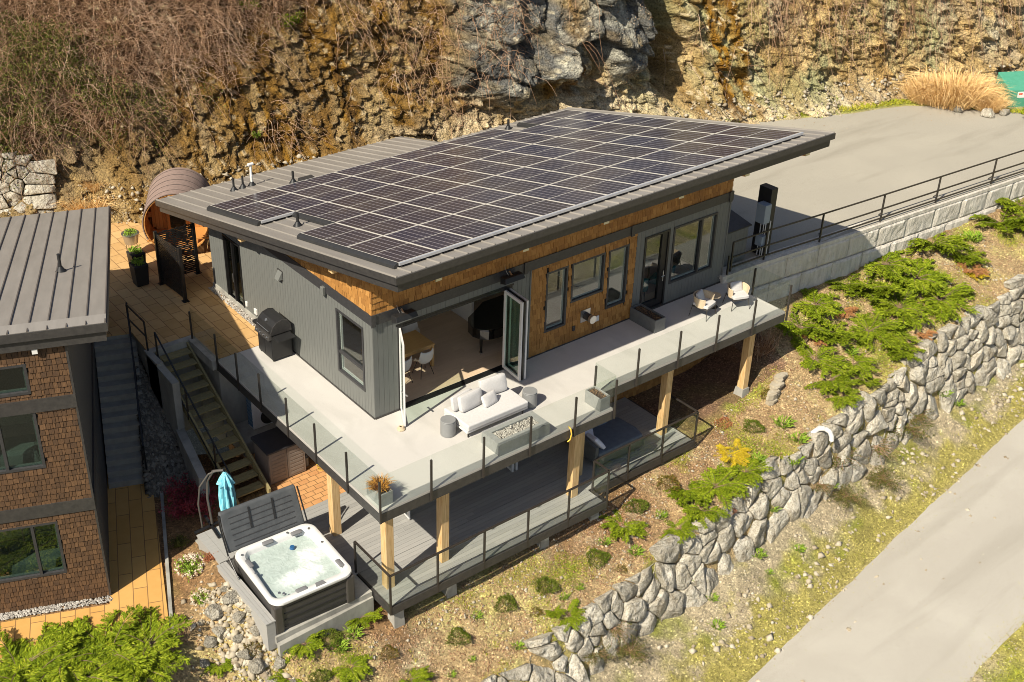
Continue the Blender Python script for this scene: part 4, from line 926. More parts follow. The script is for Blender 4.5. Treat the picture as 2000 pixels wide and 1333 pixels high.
m = MB(); m.hexa([(-2.5,.35,1.1),(-1.,.35,1.1),(-1.,1.2,1.1),(-2.5,1.2,1.1),(-2.4,.4,1.62),(-1.1,.4,1.62),(-1.1,1.15,1.62),(-2.4,1.15,1.62)]); m.build('bed', white_cloth, nb, bevel=.08)
q = LG(-.2, 4.3)
t = thing('roof_vent_pipe', 'dark vent pipe on the neighbouring roof', 'vent pipe', (q[0], q[1], ntop(4.3))); b = MB(); b.cyl((0,0,-.02),(0,0,.02),.14,.14,16); b.cyl((0,0,.02),(0,0,.15),.12,.05,16); b.build('flashing', black_paint, t, smooth=True); b = MB(); b.cyl((0,0,.1),(0,0,.5),.042,.042,14); b.build('pipe', black_paint, t, smooth=True)
# pebble strips
def pebbles(name, pts, size, m_=None, **tags):
    """pts: N x 3 centres"""
    P = np.array(pts); N = len(P); base = np.array([[1,0,0],[-1,0,0],[0,1,0],[0,-1,0],[0,0,1],[0,0,-1.]])
    F0 = np.array([[0,2,4],[2,1,4],[1,3,4],[3,0,4],[2,0,5],[1,2,5],[3,1,5],[0,3,5]])
    sc = size*(.5+nrng.random((N, 1, 3))*.8)*np.array([1,1,.75]); V = base[None]*sc*(.85+.3*nrng.random((N, 6, 1)))
    a = nrng.random(N)*6.28; c, s_ = np.cos(a)[:, None], np.sin(a)[:, None]
    tl = nrng.normal(size=(N, 1))*.4
    x = V[..., 0]*c-V[..., 1]*s_; y = V[..., 0]*s_+V[..., 1]*c; z = V[..., 2]+x*tl*.6
    V = np.stack([x, y, z], -1)+P[:, None]
    F = (F0[None]+np.arange(N)[:, None, None]*6).reshape(-1, 3); me = npmesh(name, V.reshape(-1, 3), F)
    return link(name, me, m_ or pebble_m, **tags)
pts = [(*LG(-9*rng.random()**.8+.05, -.03-.24*rng.random()), -2.84) for _ in range(3200)]
pebbles('white_pebbles', pts, .035, **STUFF)
pts = [(-.03-.22*rng.random(), 5.45+4.1*rng.random(), .005+.015*rng.random()) for _ in range(1100)]; pebbles('wall_pebbles', pts, .03, **STUFF)
# river stones and bank between the two stairs, shade put into their dark colour
def stair_gravel():
    pts = []
    for _ in range(2200):
        t = rng.random()*.66; u = rng.random(); xa = -4.86+(-3.60+4.86)*u if t > .45 else None
        y = 8.3-6.5*t; xl = -3.42-.41*(8.3-y)-.02; xr = -3.62 if y > 4.6 else -3.62-.18*(4.6-y)
        x = xl+(xr-xl)*u
        if x > xr: continue
        pts.append((x, y, -.35-.60*(8.3-y)))
    pebbles('river_stones', pts, .11, mat('river_stone', [(.07,.06,.045),(.15,.13,.10),(.28,.25,.20)], .85, island=.8), **STUFF)
    m = MB(); R = []
    for y in np.linspace(8.6, 3.7, 12): z = -.40-.60*(8.3-y); xl = -3.42-.41*(8.3-y)-.1; xr = -3.4; R.append([(xl, y, z), (xr, y, z), (xr, y, z-1), (xl, y, z-1)])
    m.loft(R); m.build('gravel_bank', soil_dark, **ST)
stair_gravel()
# concrete wing walls by the timber stairs
m = MB(); m.hexa([(-3.62,5.1,-3),(-3.40,5.1,-3),(-3.40,6.9,-3),(-3.62,6.9,-3),(-3.62,5.1,-.15),(-3.40,5.1,-.15),(-3.40,6.9,-.02),(-3.62,6.9,-.02)])
m.hexa([(-4.05,2.9,-3.1),(-3.85,2.7,-3.1),(-3.42,5.1,-3.1),(-3.66,5.2,-3.1),(-4.05,2.9,-1.95),(-3.85,2.7,-1.95),(-3.42,5.1,-1.75),(-3.66,5.2,-1.75)])
m.build('concrete_wing_wall', concrete, **T('bare concrete wing wall left of the timber stairs', 'wall'))
# timber stairs
ts = thing('timber_stairs', 'greenish timber stairs going down beside the upper deck', 'stairs')
n = 13; y0, y1 = 6.86, 2.35; zt = -.05
for i in range(n):
    y = y0-(y0-y1)*i/n; z = -.20-i*(2.86-.20)/n
    m = MB(); m.box(-3.24,-2.34,y-.36,y-.20,z-.04,z); m.box(-3.24,-2.34,y-.193,y-.03,z-.04,z); m.build('tread', stair_wood, ts)
for x in (-3.30,-2.29):
    m = MB(); m.hexa([(x-.03,y1-.25,-2.9),(x+.03,y1-.25,-2.9),(x+.03,y0,-.45),(x-.03,y0,-.45),(x-.03,y1-.25,-2.62),(x+.03,y1-.25,-2.62),(x+.03,y0,-.04),(x-.03,y0,-.04)]); m.build('stringer', stair_wood, ts)
def bar_rail(name, label, posts, h, mid=(), pm=None, r=.022, group=None, taper=None):
    t = thing(name, label, 'railing', (0,0,0), 0, group)
    for p in posts: m = MB(); m.box(p[0]-.022,p[0]+.022,p[1]-.022,p[1]+.022,p[2]-.12,p[2]+h); m.build('railing_post', pm or black_metal, t)
    for k, q in enumerate((h, *mid)):
        m = MB()
        for a, b in zip(posts[:-1], posts[1:]): m.bar((a[0],a[1],a[2]+q),(b[0],b[1],b[2]+q), .04, .035)
        m.build('top_rail' if k == 0 else 'mid_rail', pm or black_metal, t)
    return t
bar_rail('handrail', 'black sloping handrail on the left side of the timber stairs', [(-3.33,6.7,-.2),(-3.33,4.9,-1.25),(-3.33,3.3,-2.2),(-3.33,2.2,-2.85)], .92, (.12,))
bar_rail('handrail', 'black sloping handrail between the concrete steps and the gravel', [(-3.42,8.5,0),(-3.95,7.1,-.9),(-4.5,5.7,-1.85),(-4.86,4.75,-2.55)], .95, (.5,))
bar_rail('handrail', 'black level railing on the terrace edge above the timber stairs', [(-3.5,8.3,0),(-3.5,7.0,0)], 1.0, (.5,))
# ------------------------------------------------------------------ terrace things
scr = thing('privacy_screen', 'black slatted privacy screen standing in an angle on the pavers', 'screen')
cor = [(-.5,11.54),(-1.24,9.17)]; 
for p in ((-.5,11.54),(-1.24,9.17),(-.07,9.62),(.0,10.79)): pass
for p in ((-1.35,10.75),(-1.24,9.17),(-.03,10.75)):
    m = MB(); m.box(p[0]-.05,p[0]+.05,p[1]-.05,p[1]+.05,0,1.9); m.box(p[0]-.1,p[0]+.1,p[1]-.1,p[1]+.1,0,.02); m.build('screen_post', black_metal, scr)
def screen_panel(a, b, z0, z1, label=None):
    a = Vector((*a, 0)); b = Vector((*b, 0)); Lw = (b-a).length; u = (b-a).normalized(); pl = Plane(a, u, Vector((u.y,-u.x,0))); m = MB(); r = random.Random(2)
    k = 26; hh = (z1-z0)/k
    for i in range(k):
        z = z0+i*hh; pl.box(m, 0, Lw, z, z+hh*.56, -.012, .012); q = 0
        while q < Lw:
            g = r.uniform(.05, .16); pl.box(m, q, min(Lw, q+g), z+hh*.56, z+hh, -.012, .012); q += g+r.uniform(.08, .45)
    m.build('screen_panel', black_metal, scr)
screen_panel((-1.24,9.17),(-1.35,10.75),.1,1.85); screen_panel((-1.35,10.75),(-.03,10.75),.1,1.85)
# heat of the barrel sauna: cylinder lying on its side, mouth toward the viewer
sa = thing('barrel_sauna', 'barrel sauna with brown shingled round roof and cedar inside', 'sauna', (-.02, 12.15, 1.25), math.radians(-29))
R = 1.14; Ls = 2.3; n = 44
m = MB(); rings = []
for y in (0, Ls):
    rings.append([(R*math.cos(t), y, R*math.sin(t)) for t in np.linspace(-.15*math.pi, 1.15*math.pi, n)]+[((R-.03)*math.cos(t), y, (R-.03)*math.sin(t)) for t in np.linspace(1.15*math.pi, -.15*math.pi, n)])
m.loft(rings)
m.build('shingled_roof', sauna_roof, sa, smooth=True)
st_ = MB()
for k in range(6):
    y = .3+k*.45; pr = [[((R+.004+d)*math.cos(t), y+o, (R+.004+d)*math.sin(t)) for t in np.linspace(-.12*math.pi, 1.12*math.pi, n)] for d, o in ((0, .0), (.006, .0), (.006, .012), (0, .012))]
    st_.loft(pr, closed=False, cap=(False, False))
st_.build('roof_laps', fascia_m, sa)
m = MB(); ns_ = 46
for i in range(ns_):
    t0 = 2*math.pi*i/ns_; t1 = 2*math.pi*(i+.93)/ns_; ra, rb = R-.045, R-.085
    m.hexa([(rb*math.cos(t0),.02,rb*math.sin(t0)),(rb*math.cos(t1),.02,rb*math.sin(t1)),(rb*math.cos(t1),Ls,rb*math.sin(t1)),(rb*math.cos(t0),Ls,rb*math.sin(t0)),(ra*math.cos(t0),.02,ra*math.sin(t0)),(ra*math.cos(t1),.02,ra*math.sin(t1)),(ra*math.cos(t1),Ls,ra*math.sin(t1)),(ra*math.cos(t0),Ls,ra*math.sin(t0))])
m.build('stave_shell', sauna_wood, sa)
m = MB(); k = 17
for i in range(k):
    x0 = -R+.1+(2*R-.2)*i/k; x1 = x0+(2*R-.2)/k-.006; xm = max(abs(x0), abs(x1)); hz = math.sqrt(max(.01, (R-.1)**2-xm*xm))
    if -.35 < (x0+x1)/2 < .25: m.box(x0, x1, .95, 1.0, .72, hz); continue
    m.box(x0, x1, .95, 1.0, -hz, hz)
m.build('front_wall', sauna_wood, sa)
m = MB(); m.box(-.36,.24,.96,.99,-.85,.72); m.build('door_opening', dark_glass, sa); m = MB(); m.cyl((0,Ls-.06,0),(0,Ls-.01,0),R-.06,R-.06,40); m.build('rear_wall', sauna_wood, sa); m = MB(); m.box(-.40,-.33,.93,.99,-.9,.78); m.box(.22,.29,.93,.99,-.9,.78); m.box(-.40,.29,.93,.99,.72,.80); m.build('door_frame', sauna_wood, sa)
for s in (-1, 1):
    m = MB(); m.box(min(s*.45,s*1.05),max(s*.45,s*1.05),.06,.93,-.62,-.57); m.build('bench', sauna_wood, sa)
for y in (.35, 2.4): m = MB(); m.box(-.8,.8,y-.06,y+.06,-1.28,-.98); m.build('cradle', bark_m, sa)
# potted plant on a wire stand, dark pots
pot = thing('plant_stand', 'galvanised bucket planter on a thin wire stand', 'planter', (-1.27,13.25,0)); m = MB(); m.cyl((0,0,.50),(0,0,.86),.22,.30,20); m.cyl((0,0,.84),(0,0,.87),.31,.31,20); m.build('bucket', steel, pot, smooth=True)
m = MB(); 
for a in range(4): c, s_ = math.cos(a*1.57+.7), math.sin(a*1.57+.7); m.cyl((.22*c,.22*s_,0),(.2*c,.2*s_,.62),.008); m.cyl((.22*c,.22*s_,.2),(.22*math.cos(a*1.57+2.27),.22*math.sin(a*1.57+2.27),.2),.007)
m.build('wire_stand', black_metal, pot)
m = MB(); m.cyl((0,0,.78),(0,0,.8),.27,.27,16); m.build('soil', soil_dark, pot)
for i, (x, y, lab) in enumerate(((-1.62,12.0,'tall dark planter pot nearest the wire stand'),(-1.9,11.15,'tall dark planter pot at the end of the railing'))):
    p = thing('dark_planter', lab, 'planter', (x, y, 0), 0, 'dark planters along the terrace'); m = MB(); m.hexa([(-.2,-.2,0),(.2,-.2,0),(.2,.2,0),(-.2,.2,0),(-.25,-.25,.75),(.25,-.25,.75),(.25,.25,.75),(-.25,.25,.75)]); m.build('pot', black_paint, p, bevel=.02)
    m = MB(); m.box(-.22,.22,-.22,.22,.752,.76); m.build('soil', soil_dark, p)
# ------------------------------------------------------------------ grill
g = thing('gas_grill', 'black gas grill with rounded lid against the grey side wall', 'grill', (-.47,4.62,0), math.radians(0))
m = MB(); m.box(-.33,.33,-.42,.42,.06,.86); m.build('cabinet', black_paint, g, bevel=.012)
m = MB(); m.box(-.345,-.33,-.41,-.01,.1,.80); m.box(-.345,-.33,.01,.41,.1,.80); m.build('cabinet_door', black_paint, g, bevel=.006)
m = MB(); prof = [(-.34,.9),(-.34,.98),(-.27,1.14),(-.14,1.26),(.05,1.31),(.22,1.26),(.31,1.12),(.33,.9)]
m.loft([[(x, y, z) for x, z in prof] for y in (-.42,.42)]); m.build('lid', black_paint, g, bevel=.015)
m = MB(); 
for y in (-.435, .41): m.loft([[(x*1.02, yy, .9+(z-.9)*1.03) for x, z in prof] for yy in (y, y+.025)])
m.build('lid_end', fascia_m, g)
m = MB(); m.cyl((-.37,-.34,1.02),(-.37,.34,1.02),.014); m.build('lid_handle', steel, g)
m = MB(); m.cyl((-.22,.0,1.205),(-.25,0,1.235),.045,.045,16); m.build('thermometer', steel, g)
m = MB(); m.hexa([(-.44,-.42,.76),(-.33,-.42,.76),(-.33,.42,.76),(-.44,.42,.76),(-.38,-.42,.92),(-.33,-.42,.92),(-.33,.42,.92),(-.38,.42,.92)]); m.build('control_panel', fascia_m, g)
for y in (-.3,-.1,.1,.3): m = MB(); m.cyl((-.41,y,.84),(-.45,y,.83),.028,.028,12); m.build('knob', steel, g)
for s in (-1, 1):
    m = MB(); m.box(-.28,.26,min(s*.44,s*.80),max(s*.44,s*.80),.84,.88); m.box(-.3,-.28,min(s*.44,s*.8),max(s*.44,s*.8),.80,.89); m.build('side_shelf', black_paint, g, bevel=.008)
for x in (-.28,.28):
    for y in (-.37,.37): m = MB(); m.cyl((x,y-.02,.035),(x,y+.02,.035),.035,.035,12); m.build('caster', black_paint, g)
# ------------------------------------------------------------------ furniture of the upper deck
sofa = thing('outdoor_sofa', 'white low outdoor daybed sofa with back pillows facing the fire pit', 'sofa', (1.45,-2.20,0), math.radians(0))
def cushion(parent, name, c, sx, sy, sz, rot=(0,0,0), m_=None, puff=.35, seed=1, **tags):
    n = 12; V = []; 
    bm = bmesh.new(); bmesh.ops.create_cube(bm, size=2); bmesh.ops.subdivide_edges(bm, edges=bm.edges[:], cuts=7, use_grid_fill=True)
    r = random.Random(seed)
    for v in bm.verts:
        x, y, z = v.co; e = max(abs(x), abs(y)); f = (1-abs(x)**2.6)*(1-abs(y)**2.6); zz = z*((1-puff)+puff*max(0, f)**.5)
        wr = .03*math.sin(x*5+seed)*math.cos(y*4+seed*2)
        v.co = (x*sx/2*(1-.04*abs(y)**3), y*sy/2*(1-.04*abs(x)**3), (zz+wr)*sz/2)
    me = bpy.data.meshes.new(name); bm.to_mesh(me); bm.free()
    o = link(name, me, m_ or white_cloth, parent, smooth=True, bevel=0, **tags); me.polygons.foreach_set('use_smooth', [True]*len(me.polygons)); o.location = c; o.rotation_euler = rot
    b = o.modifiers.new('s', 'SUBSURF'); b.levels = 1; b.render_levels = 1
    return o
m = MB(); 
for a in ((0,2.05,0,.04),(0,2.05,1.0,1.04),(0,.04,.04,1.0),(2.01,2.05,.04,1.0)): m.box(a[0],a[1],a[2],a[3],.17,.22)
m.build('sofa_frame', white_frame, sofa)
for x in (.08, 1.93):
    for y in (.06,.94): m = MB(); m.bar((x,y,0),(x,y,.18),.035,.035); m.build('leg', black_metal, sofa)
m = MB(); m.box(0.0,2.06,-.03,1.06,.23,.42); o = m.build('seat_cushion', white_cloth, sofa, bevel=.045); o.modifiers['bevel'].segments = 4
cushion(sofa, 'back_pillow', (.55,.68,.62), .80, .20, .44, (math.radians(-14),0,math.radians(-4)), seed=2, puff=.3) if False else None
def pillow_up(c, w, h, t, lean, yaw, seed, nm='back_pillow'):
    o = cushion(sofa, nm, c, w, h, t, (math.radians(90-lean), 0, math.radians(yaw)), seed=seed, puff=.45); return o
pillow_up((.60,.66,.66), .80, .46, .22, 14, 6, 2); pillow_up((1.52,.86,.68), .84, .50, .22, 18, -4, 5); pillow_up((1.12,.50,.57), .50, .34, .16, 26, 10, 9, 'throw_pillow')
pillow_up((.42,.80,.66), .74, .42, .16, 12, 8, 12)
for x, y, lab in ((1.19,-1.70,'grey drum side table left of the white sofa'),(3.82,-1.90,'grey drum side table right of the white sofa')):
    t = thing('drum_table', lab, 'side table', (x, y, 0), 0, 'drum side tables by the sofa'); m = MB(); m.cyl((0,0,.01),(0,0,.43),.205,.205,36); m.build('drum', grey_drum, t, smooth=True, bevel=.008); m = MB(); m.cyl((0,0,.437),(0,0,.47),.205,.205,36); m.build('lid', grey_drum, t, smooth=True, bevel=.008)
fp = thing('fire_pit', 'long grey concrete fire pit table filled with white stones', 'fire pit', (1.66,-3.30,0)); fp.scale = (1, 1.12, 1)
m = MB()
for a in ((0,1.68,0,.16),(0,1.68,.52,.68),(0,.18,.16,.52),(1.50,1.68,.16,.52)): m.box(a[0],a[1],a[2],a[3],.0,.36)
m.build('body', pit_grey, fp); m = MB(); m.box(.17,1.51,.15,.53,.20,.27); m.build('tray', black_paint, fp)
o = pebbles('fire_stones', [(.2+1.28*rng.random(), .18+.32*rng.random(), .285+.04*rng.random()) for _ in range(520)], .042); o.parent = fp
def planter(lab, x0, x1, y0, y1, h, m_, soil=True, group=None):
    t = thing('planter_box', lab, 'planter', ((x0+x1)/2, (y0+y1)/2, 0), 0, group); a = (x1-x0)/2; b = (y1-y0)/2; k = .035
    m = MB()
    for q in ((-a,a,-b,-b+k),(-a,a,b-k,b),(-a,-a+k,-b+k,b-k),(a-k,a,-b+k,b-k)): m.box(q[0],q[1],q[2],q[3],0,h)
    m.build('box', m_, t, bevel=.008)
    m = MB(); m.box(-a+k,a-k,-b+k,b-k,.02,h-.06); m.build('soil', soil_dark, t); return t
p1 = planter('long dark grey planter box beside the glass door', 9.36, 9.80, -1.14, -.06, .44, grey_planter)
p2 = planter('grey planter box with dry stems at the step in the glass railing', 5.14, 5.50, -3.30, -2.68, .40, pit_grey)
p3 = planter('grey planter with orange sedge at the near corner of the deck', -1.98, -1.62, -3.26, -2.62, .38, pit_grey)
def patio_chair(lab, x, y, rz, cop=None):
    G = 'rope armchairs on the upper deck'
    if cop: return copy_tree(cop, (x, y, 0), rz, lab, G)
    t = thing('patio_armchair', lab, 'armchair', (x, y, 0), rz, G)
    m = MB(); n = 26; outer = []; 
    rings = []
    for i in range(n+1):
        a = math.radians(-35+250*i/n); hx = .33; 
        top = .66+.03*math.sin(math.radians(250*i/n)*.72); bot = .36
        cx, cy = math.cos(a), math.sin(a); r_o = .34
        rings.append([(cx*(r_o-.05), cy*(r_o-.05), bot), (cx*r_o, cy*r_o, top), (cx*(r_o-.03), cy*(r_o-.03), top), (cx*(r_o-.08), cy*(r_o-.08), bot)])
    m.loft(rings); m.build('rope_back', rope_m, t, smooth=True)
    m = MB(); m.tube([(math.cos(math.radians(-35+250*i/n))*.335, math.sin(math.radians(-35+250*i/n))*.335, .67+.03*math.sin(math.radians(250*i/n)*.72)) for i in range(n+1)], .014, 6); m.build('arm_rail', rope_m, t)
    m = MB(); m.box(-.27,.27,-.28,.26,.33,.37); m.build('seat_frame', fascia_m, t)
    cushion(t, 'seat_cushion', (0,-.02,.43), .54, .54, .12, seed=3, puff=.2)
    cushion(t, 'back_pillow', (0,.14,.60), .42, .36, .14, (math.radians(68),0,.15), seed=6, puff=.5)
    for sx in (-1, 1):
        for sy in (-1, 1): m = MB(); m.cyl((sx*.25,sy*.24,.36),(sx*.31,sy*.30,0),.014,.011,8); m.build('leg', bronze_metal, t)
    return t
c1 = patio_chair('rope armchair with white cushions nearer the camera on the deck', 11.40, -1.18, math.radians(14))
patio_chair('rope armchair with white cushions in the far railing corner', 12.68, -1.40, math.radians(-22), c1)
t = thing('side_table', 'small round table between the two rope armchairs', 'side table', (12.05,-1.02,0)); m = MB(); m.cyl((0,0,.40),(0,0,.43),.21,.21,28); m.build('table_top', rope_m, t, smooth=True); m = MB(); m.cyl((0,0,0),(0,0,.4),.03,.03,10); m.cyl((0,0,0),(0,0,.02),.15,.15,20); m.build('pedestal', bronze_metal, t)
m = MB(); 
for k in range(4): m.tube([(.30+(.10-.015*k)*math.cos(a)*1.0, -.80+(.10-.015*k)*math.sin(a), .02+.022*k) for a in np.linspace(0, 6.28, 20)], .018, 6)
m.build('string_light_coil', rope_m, **T('coil of pale string lights on the deck by the swung glass leaf', 'string lights'))
m = MB(); m.tube([(3.95,-3.36,.05),(3.97,-3.44,.0),(3.98,-3.47,-.16),(3.96,-3.45,-.33),(3.9,-3.42,-.40)], .018, 6)
m.build('yellow_strap', mat('yellow_strap', [(.85,.50,.06)], .6), smooth=True, **T('yellow strap hanging over the front edge of the upper deck', 'strap'))
# ------------------------------------------------------------------ inside
tb = thing('dining_table', 'light oak dining table inside the open room', 'table', (1.95,1.76,.012)); m = MB(); m.box(-.96,.96,-.49,.49,.70,.75); m.build('table_top', table_wood, tb, bevel=.006)
for sx in (-1, 1):
    for sy in (-1, 1): m = MB(); m.box(sx*.90-.045,sx*.90+.045,sy*.43-.045,sy*.43+.045,0,.70); m.build('leg', table_wood, tb)
m = MB(); m.box(-.85,.85,-.46,-.43,.62,.70); m.box(-.85,.85,.43,.46,.62,.70); m.build('apron', table_wood, tb)
def dchair(lab, x, y, rz, cop=None, shell=None):
    G = 'shell chairs around the dining table'
    if cop: return copy_tree(cop, (x, y, .012), rz, lab, G)
    t = thing('dining_chair', lab, 'chair', (x, y, .012), rz, G); m = MB(); R_ = []
    for j in range(11):        # seat-to-back shell profile swept sideways
        s = j/10; py = -.22+.40*min(1, s*1.8)+.10*max(0, s-.55); pz = .44+(.40*max(0, (s-.5)*2)**1.2); w = .24-.06*max(0, s-.75)*4*.6
        R_.append([(w*math.cos(a), py-.05*(math.cos(a)**2), pz+.16*(math.cos(a)**4)*(1 if s > .25 else .3)*(1-max(0, s-.6)*1.6)) for a in np.linspace(math.pi, 0, 13)])
    m.loft(R_, closed=False, cap=(False, False)); o = m.build('shell_seat', chair_shell, t, smooth=True); k = o.modifiers.new('solid', 'SOLIDIFY'); k.thickness = .018
    for sx in (-1, 1):
        for sy in (-1, 1): m = MB(); m.cyl((sx*.12,sy*.10-.02,.43),(sx*.23,sy*.22-.02,0),.011,.009,8); m.build('leg', black_metal, t)
    return t
k1 = dchair('shell chair at the right end of the near side of the dining table', 2.38, 1.10, math.pi)
dchair('shell chair at the left end of the near side of the dining table', 1.62, 1.08, math.pi+.1, k1)
dchair('shell chair at the right end of the far side of the dining table', 2.95, 2.55, -.35, k1); dchair('shell chair at the left end of the far side of the dining table', 2.0, 2.62, .1, k1)
pn = thing('grand_piano', 'black lacquered grand piano inside the open room', 'piano', (0,0,.012))
OUT = [(5.0,.58),(4.62,.58),(4.34,.66),(4.18,.84),(4.12,1.08),(4.18,1.36),(4.34,1.58),(4.62,1.76),(4.86,1.95),(5.05,2.12)]
OUT = [(6.0,.55),(4.66,.56),(4.36,.62),(4.18,.80),(4.10,1.05),(4.16,1.34),(4.34,1.56),(4.66,1.72),(4.95,1.88),(5.25,2.05),(6.0,2.05)]
MB().prism(OUT, .66, .96).build('case', piano_black, pn, bevel=.012)
c = (5.0,1.25); LID = [(c[0]+(x-c[0])*1.02, c[1]+(y-c[1])*1.02) for x, y in OUT]; MB().prism(LID, .975, 1.0).build('lid', piano_black, pn, bevel=.006)
m = MB(); m.box(6.02,6.30,.6,2.0,.62,.78); m.build('keyboard_shelf', piano_black, pn); m = MB(); m.box(6.06,6.22,.66,1.94,.785,.80); m.build('keys', white_m, pn)
for x, y in ((4.40,1.02),(5.75,.80),(5.75,1.85)):
    m = MB(); m.cyl((x,y,.10),(x,y,.66),.035,.065,16); m.cyl((x,y,.05),(x,y,.10),.05,.04,16); o = m.build('leg', piano_black, pn, smooth=True); m = MB(); m.cyl((x-.02,y,.028),(x+.02,y,.028),.028,.028,12); m.build('caster', steel, o)
def lounge(lab, x, y, rz, cop=None):
    if cop: return copy_tree(cop, (x, y, .012), rz, lab, 'teal chairs behind the right window')
    t = thing('teal_armchair', lab, 'armchair', (x, y, .012), rz, 'teal chairs behind the right window'); m = MB(); m.box(-.32,.32,-.30,.28,.34,.46); m.build('seat', teal_m, t, bevel=.03)
    m = MB(); m.hexa([(-.34,.22,.36),(.34,.22,.36),(.34,.32,.36),(-.34,.32,.36),(-.32,.30,.86),(.32,.30,.86),(.32,.38,.86),(-.32,.38,.86)]); m.box(-.38,-.32,-.2,.3,.38,.64); m.box(.32,.38,-.2,.3,.38,.64); m.build('backrest', teal_m, t, bevel=.02)
    for sx in (-1, 1):
        for sy in (-1, 1): m = MB(); m.cyl((sx*.28,sy*.25,.36),(sx*.31,sy*.29,0),.014,.01,8); m.build('leg', black_metal, t)
    return t
l1 = lounge('teal armchair behind the wide right window', 11.45, .75, math.pi+.4); lounge('teal armchair behind the glass door', 10.35, .85, math.pi-.3, l1)
t = thing('console_table', 'white table beside the teal chairs', 'table', (11.0,1.7,.012)); m = MB(); m.box(-.6,.6,-.4,.4,.7,.74); m.build('table_top', white_m, t); 
for sx in (-1, 1):
    for sy in (-1, 1): m = MB(); m.box(sx*.55-.02,sx*.55+.02,sy*.35-.02,sy*.35+.02,0,.7); m.build('leg', black_metal, t)
m = MB(); m.cyl((0,0,0),(0,0,.02),.2); t = thing('black_stool', 'low black table behind the right cedar wall window', 'table', (8.85,.65,.012)); m = MB(); m.box(-.38,.3,-.28,.3,.36,.42); m.build('table_top', black_paint, t)
for sx in (-.34,.26):
    for sy in (-.24,.26): m = MB(); m.box(sx-.02,sx+.02,sy-.02,sy+.02,0,.36); m.build('leg', black_paint, t)
# ------------------------------------------------------------------ lower deck furniture
ls = thing('lower_daybed', 'dark blue-grey round-backed daybed in the shade on the lower deck', 'daybed', (7.05,-1.72,-2.86))
m = MB(); m.prism([(-.95,-.75),(.9,-.75),(1.0,-.3),(.95,.45),(.3,.8),(-.75,.8),(-.95,.4)], .12, .38); m.build('base', grey_planter, ls, bevel=.03)
m = MB(); m.prism([(-.9,-.7),(.85,-.7),(.95,-.3),(.9,.4),(.3,.75),(-.7,.75),(-.9,.4)], .38, .50); m.build('seat_cushion', mat('slate_fabric', [(.10,.12,.15),(.14,.16,.19)], .9), ls, bevel=.04)
m = MB(); m.loft([[(-1.02,-.65,.2),(-.90,-.65,.2),(-.90,-.65,.72),(-1.02,-.65,.72)],[(-1.05,.2,.2),(-.92,.2,.2),(-.92,.2,.84),(-1.05,.2,.84)],[(-.85,.85,.2),(-.72,.78,.2),(-.72,.78,.84),(-.85,.85,.84)],[(.3,.95,.2),(.3,.82,.2),(.3,.82,.8),(.3,.95,.8)]]); m.build('backrest', grey_planter, ls)
pp = mat('lilac_cloth', [(.62,.62,.72),(.70,.70,.80)], .9, nscale=9); bp_ = mat('slate_blue_cloth', [(.13,.20,.28),(.17,.24,.33)], .9)
cushion(ls, 'throw_pillow', (-.70,-.30,.66), .55, .5, .2, (.9,.2,1.4), pp, .5, 3); cushion(ls, 'throw_pillow', (-.62,.22,.70), .6, .5, .22, (.6,0,.9), pp, .5, 4)
cushion(ls, 'throw_pillow', (.15,.50,.70), .52, .46, .16, (1.2,0,-.1), bp_, .5, 5)
# ------------------------------------------------------------------ hot tub
tub = thing('hot_tub', 'square hot tub full of bubbling pale water with white rim', 'hot tub', (-3.69,-1.72,-2.86), math.radians(-2.5))
def rrect(a, b, r, n=10, z=0):
    P = []
    for cx, cy, s in ((a-r, b-r, 0), (-a+r, b-r, 90), (-a+r, -b+r, 180), (a-r, -b+r, 270)):
        for i in range(n): t = math.radians(s+90*i/(n-1)); P.append((cx+r*math.cos(t), cy+r*math.sin(t), z))
    return P
HT = .93
tubc = mat('tub_corner', [(.045,.04,.036),(.06,.055,.05)], .4)
m = MB(); rings = [rrect(1.06,1.12,.16,10,.0), rrect(1.09,1.15,.18,10,HT-.07)]; m.loft(rings, cap=(True, False)); m.build('cabinet', tub_side, tub)
m = MB()
for sx in (-1, 1):
    for sy in (-1, 1): m = MB(); m.hexa([(sx*1.0-.12,sy*1.06-.12,.0),(sx*1.0+.12,sy*1.06-.12,.0),(sx*1.0+.12,sy*1.06+.12,.0),(sx*1.0-.12,sy*1.06+.12,.0),(sx*1.0-.12,sy*1.06-.12,HT-.08),(sx*1.0+.12,sy*1.06-.12,HT-.08),(sx*1.0+.12,sy*1.06+.12,HT-.08),(sx*1.0-.12,sy*1.06+.12,HT-.08)]); m.build('corner_panel', tubc, tub, bevel=.04)
m = MB()
for sy, lim in ((-1.155, 1), (1.155, 1)):
    for z in (.12,.33,.54,.73): m.box(-.86,.86,min(sy,sy*.985),max(sy,sy*.985),z,z+.012)
m.build('panel_grooves', black_paint, tub)
m = MB(); rg = [(1.13,1.19,.30,HT-.07),(1.15,1.21,.31,HT-.03),(1.14,1.20,.31,HT+.02),(1.10,1.16,.30,HT+.04),(1.0,1.06,.29,HT+.035),(.93,.99,.28,HT+.01),(.90,.96,.27,HT-.06),(.86,.92,.27,HT-.22)]
rings = [rrect(a, b, r, 14, z) for a, b, r, z in rg]
def lobes(P, k):   # inner edge bulges for the seats
    out = []
    for x, y, z in P:
        t = math.atan2(y, x); f = 1+k*(.045*math.cos(4*t+math.pi)+.03*math.sin(7*t)); out.append((x*f, y*f, z))
    return out
for i in (4, 5, 6, 7): rings[i] = lobes(rings[i], [0,0,0,0,.35,1,1.1,1.1][i])
rings += [lobes(rrect(.80,.86,.26,14,HT-.45), 1), lobes(rrect(.5,.55,.2,14,HT-.5), .5), rrect(.3,.35,.15,14,.2)]
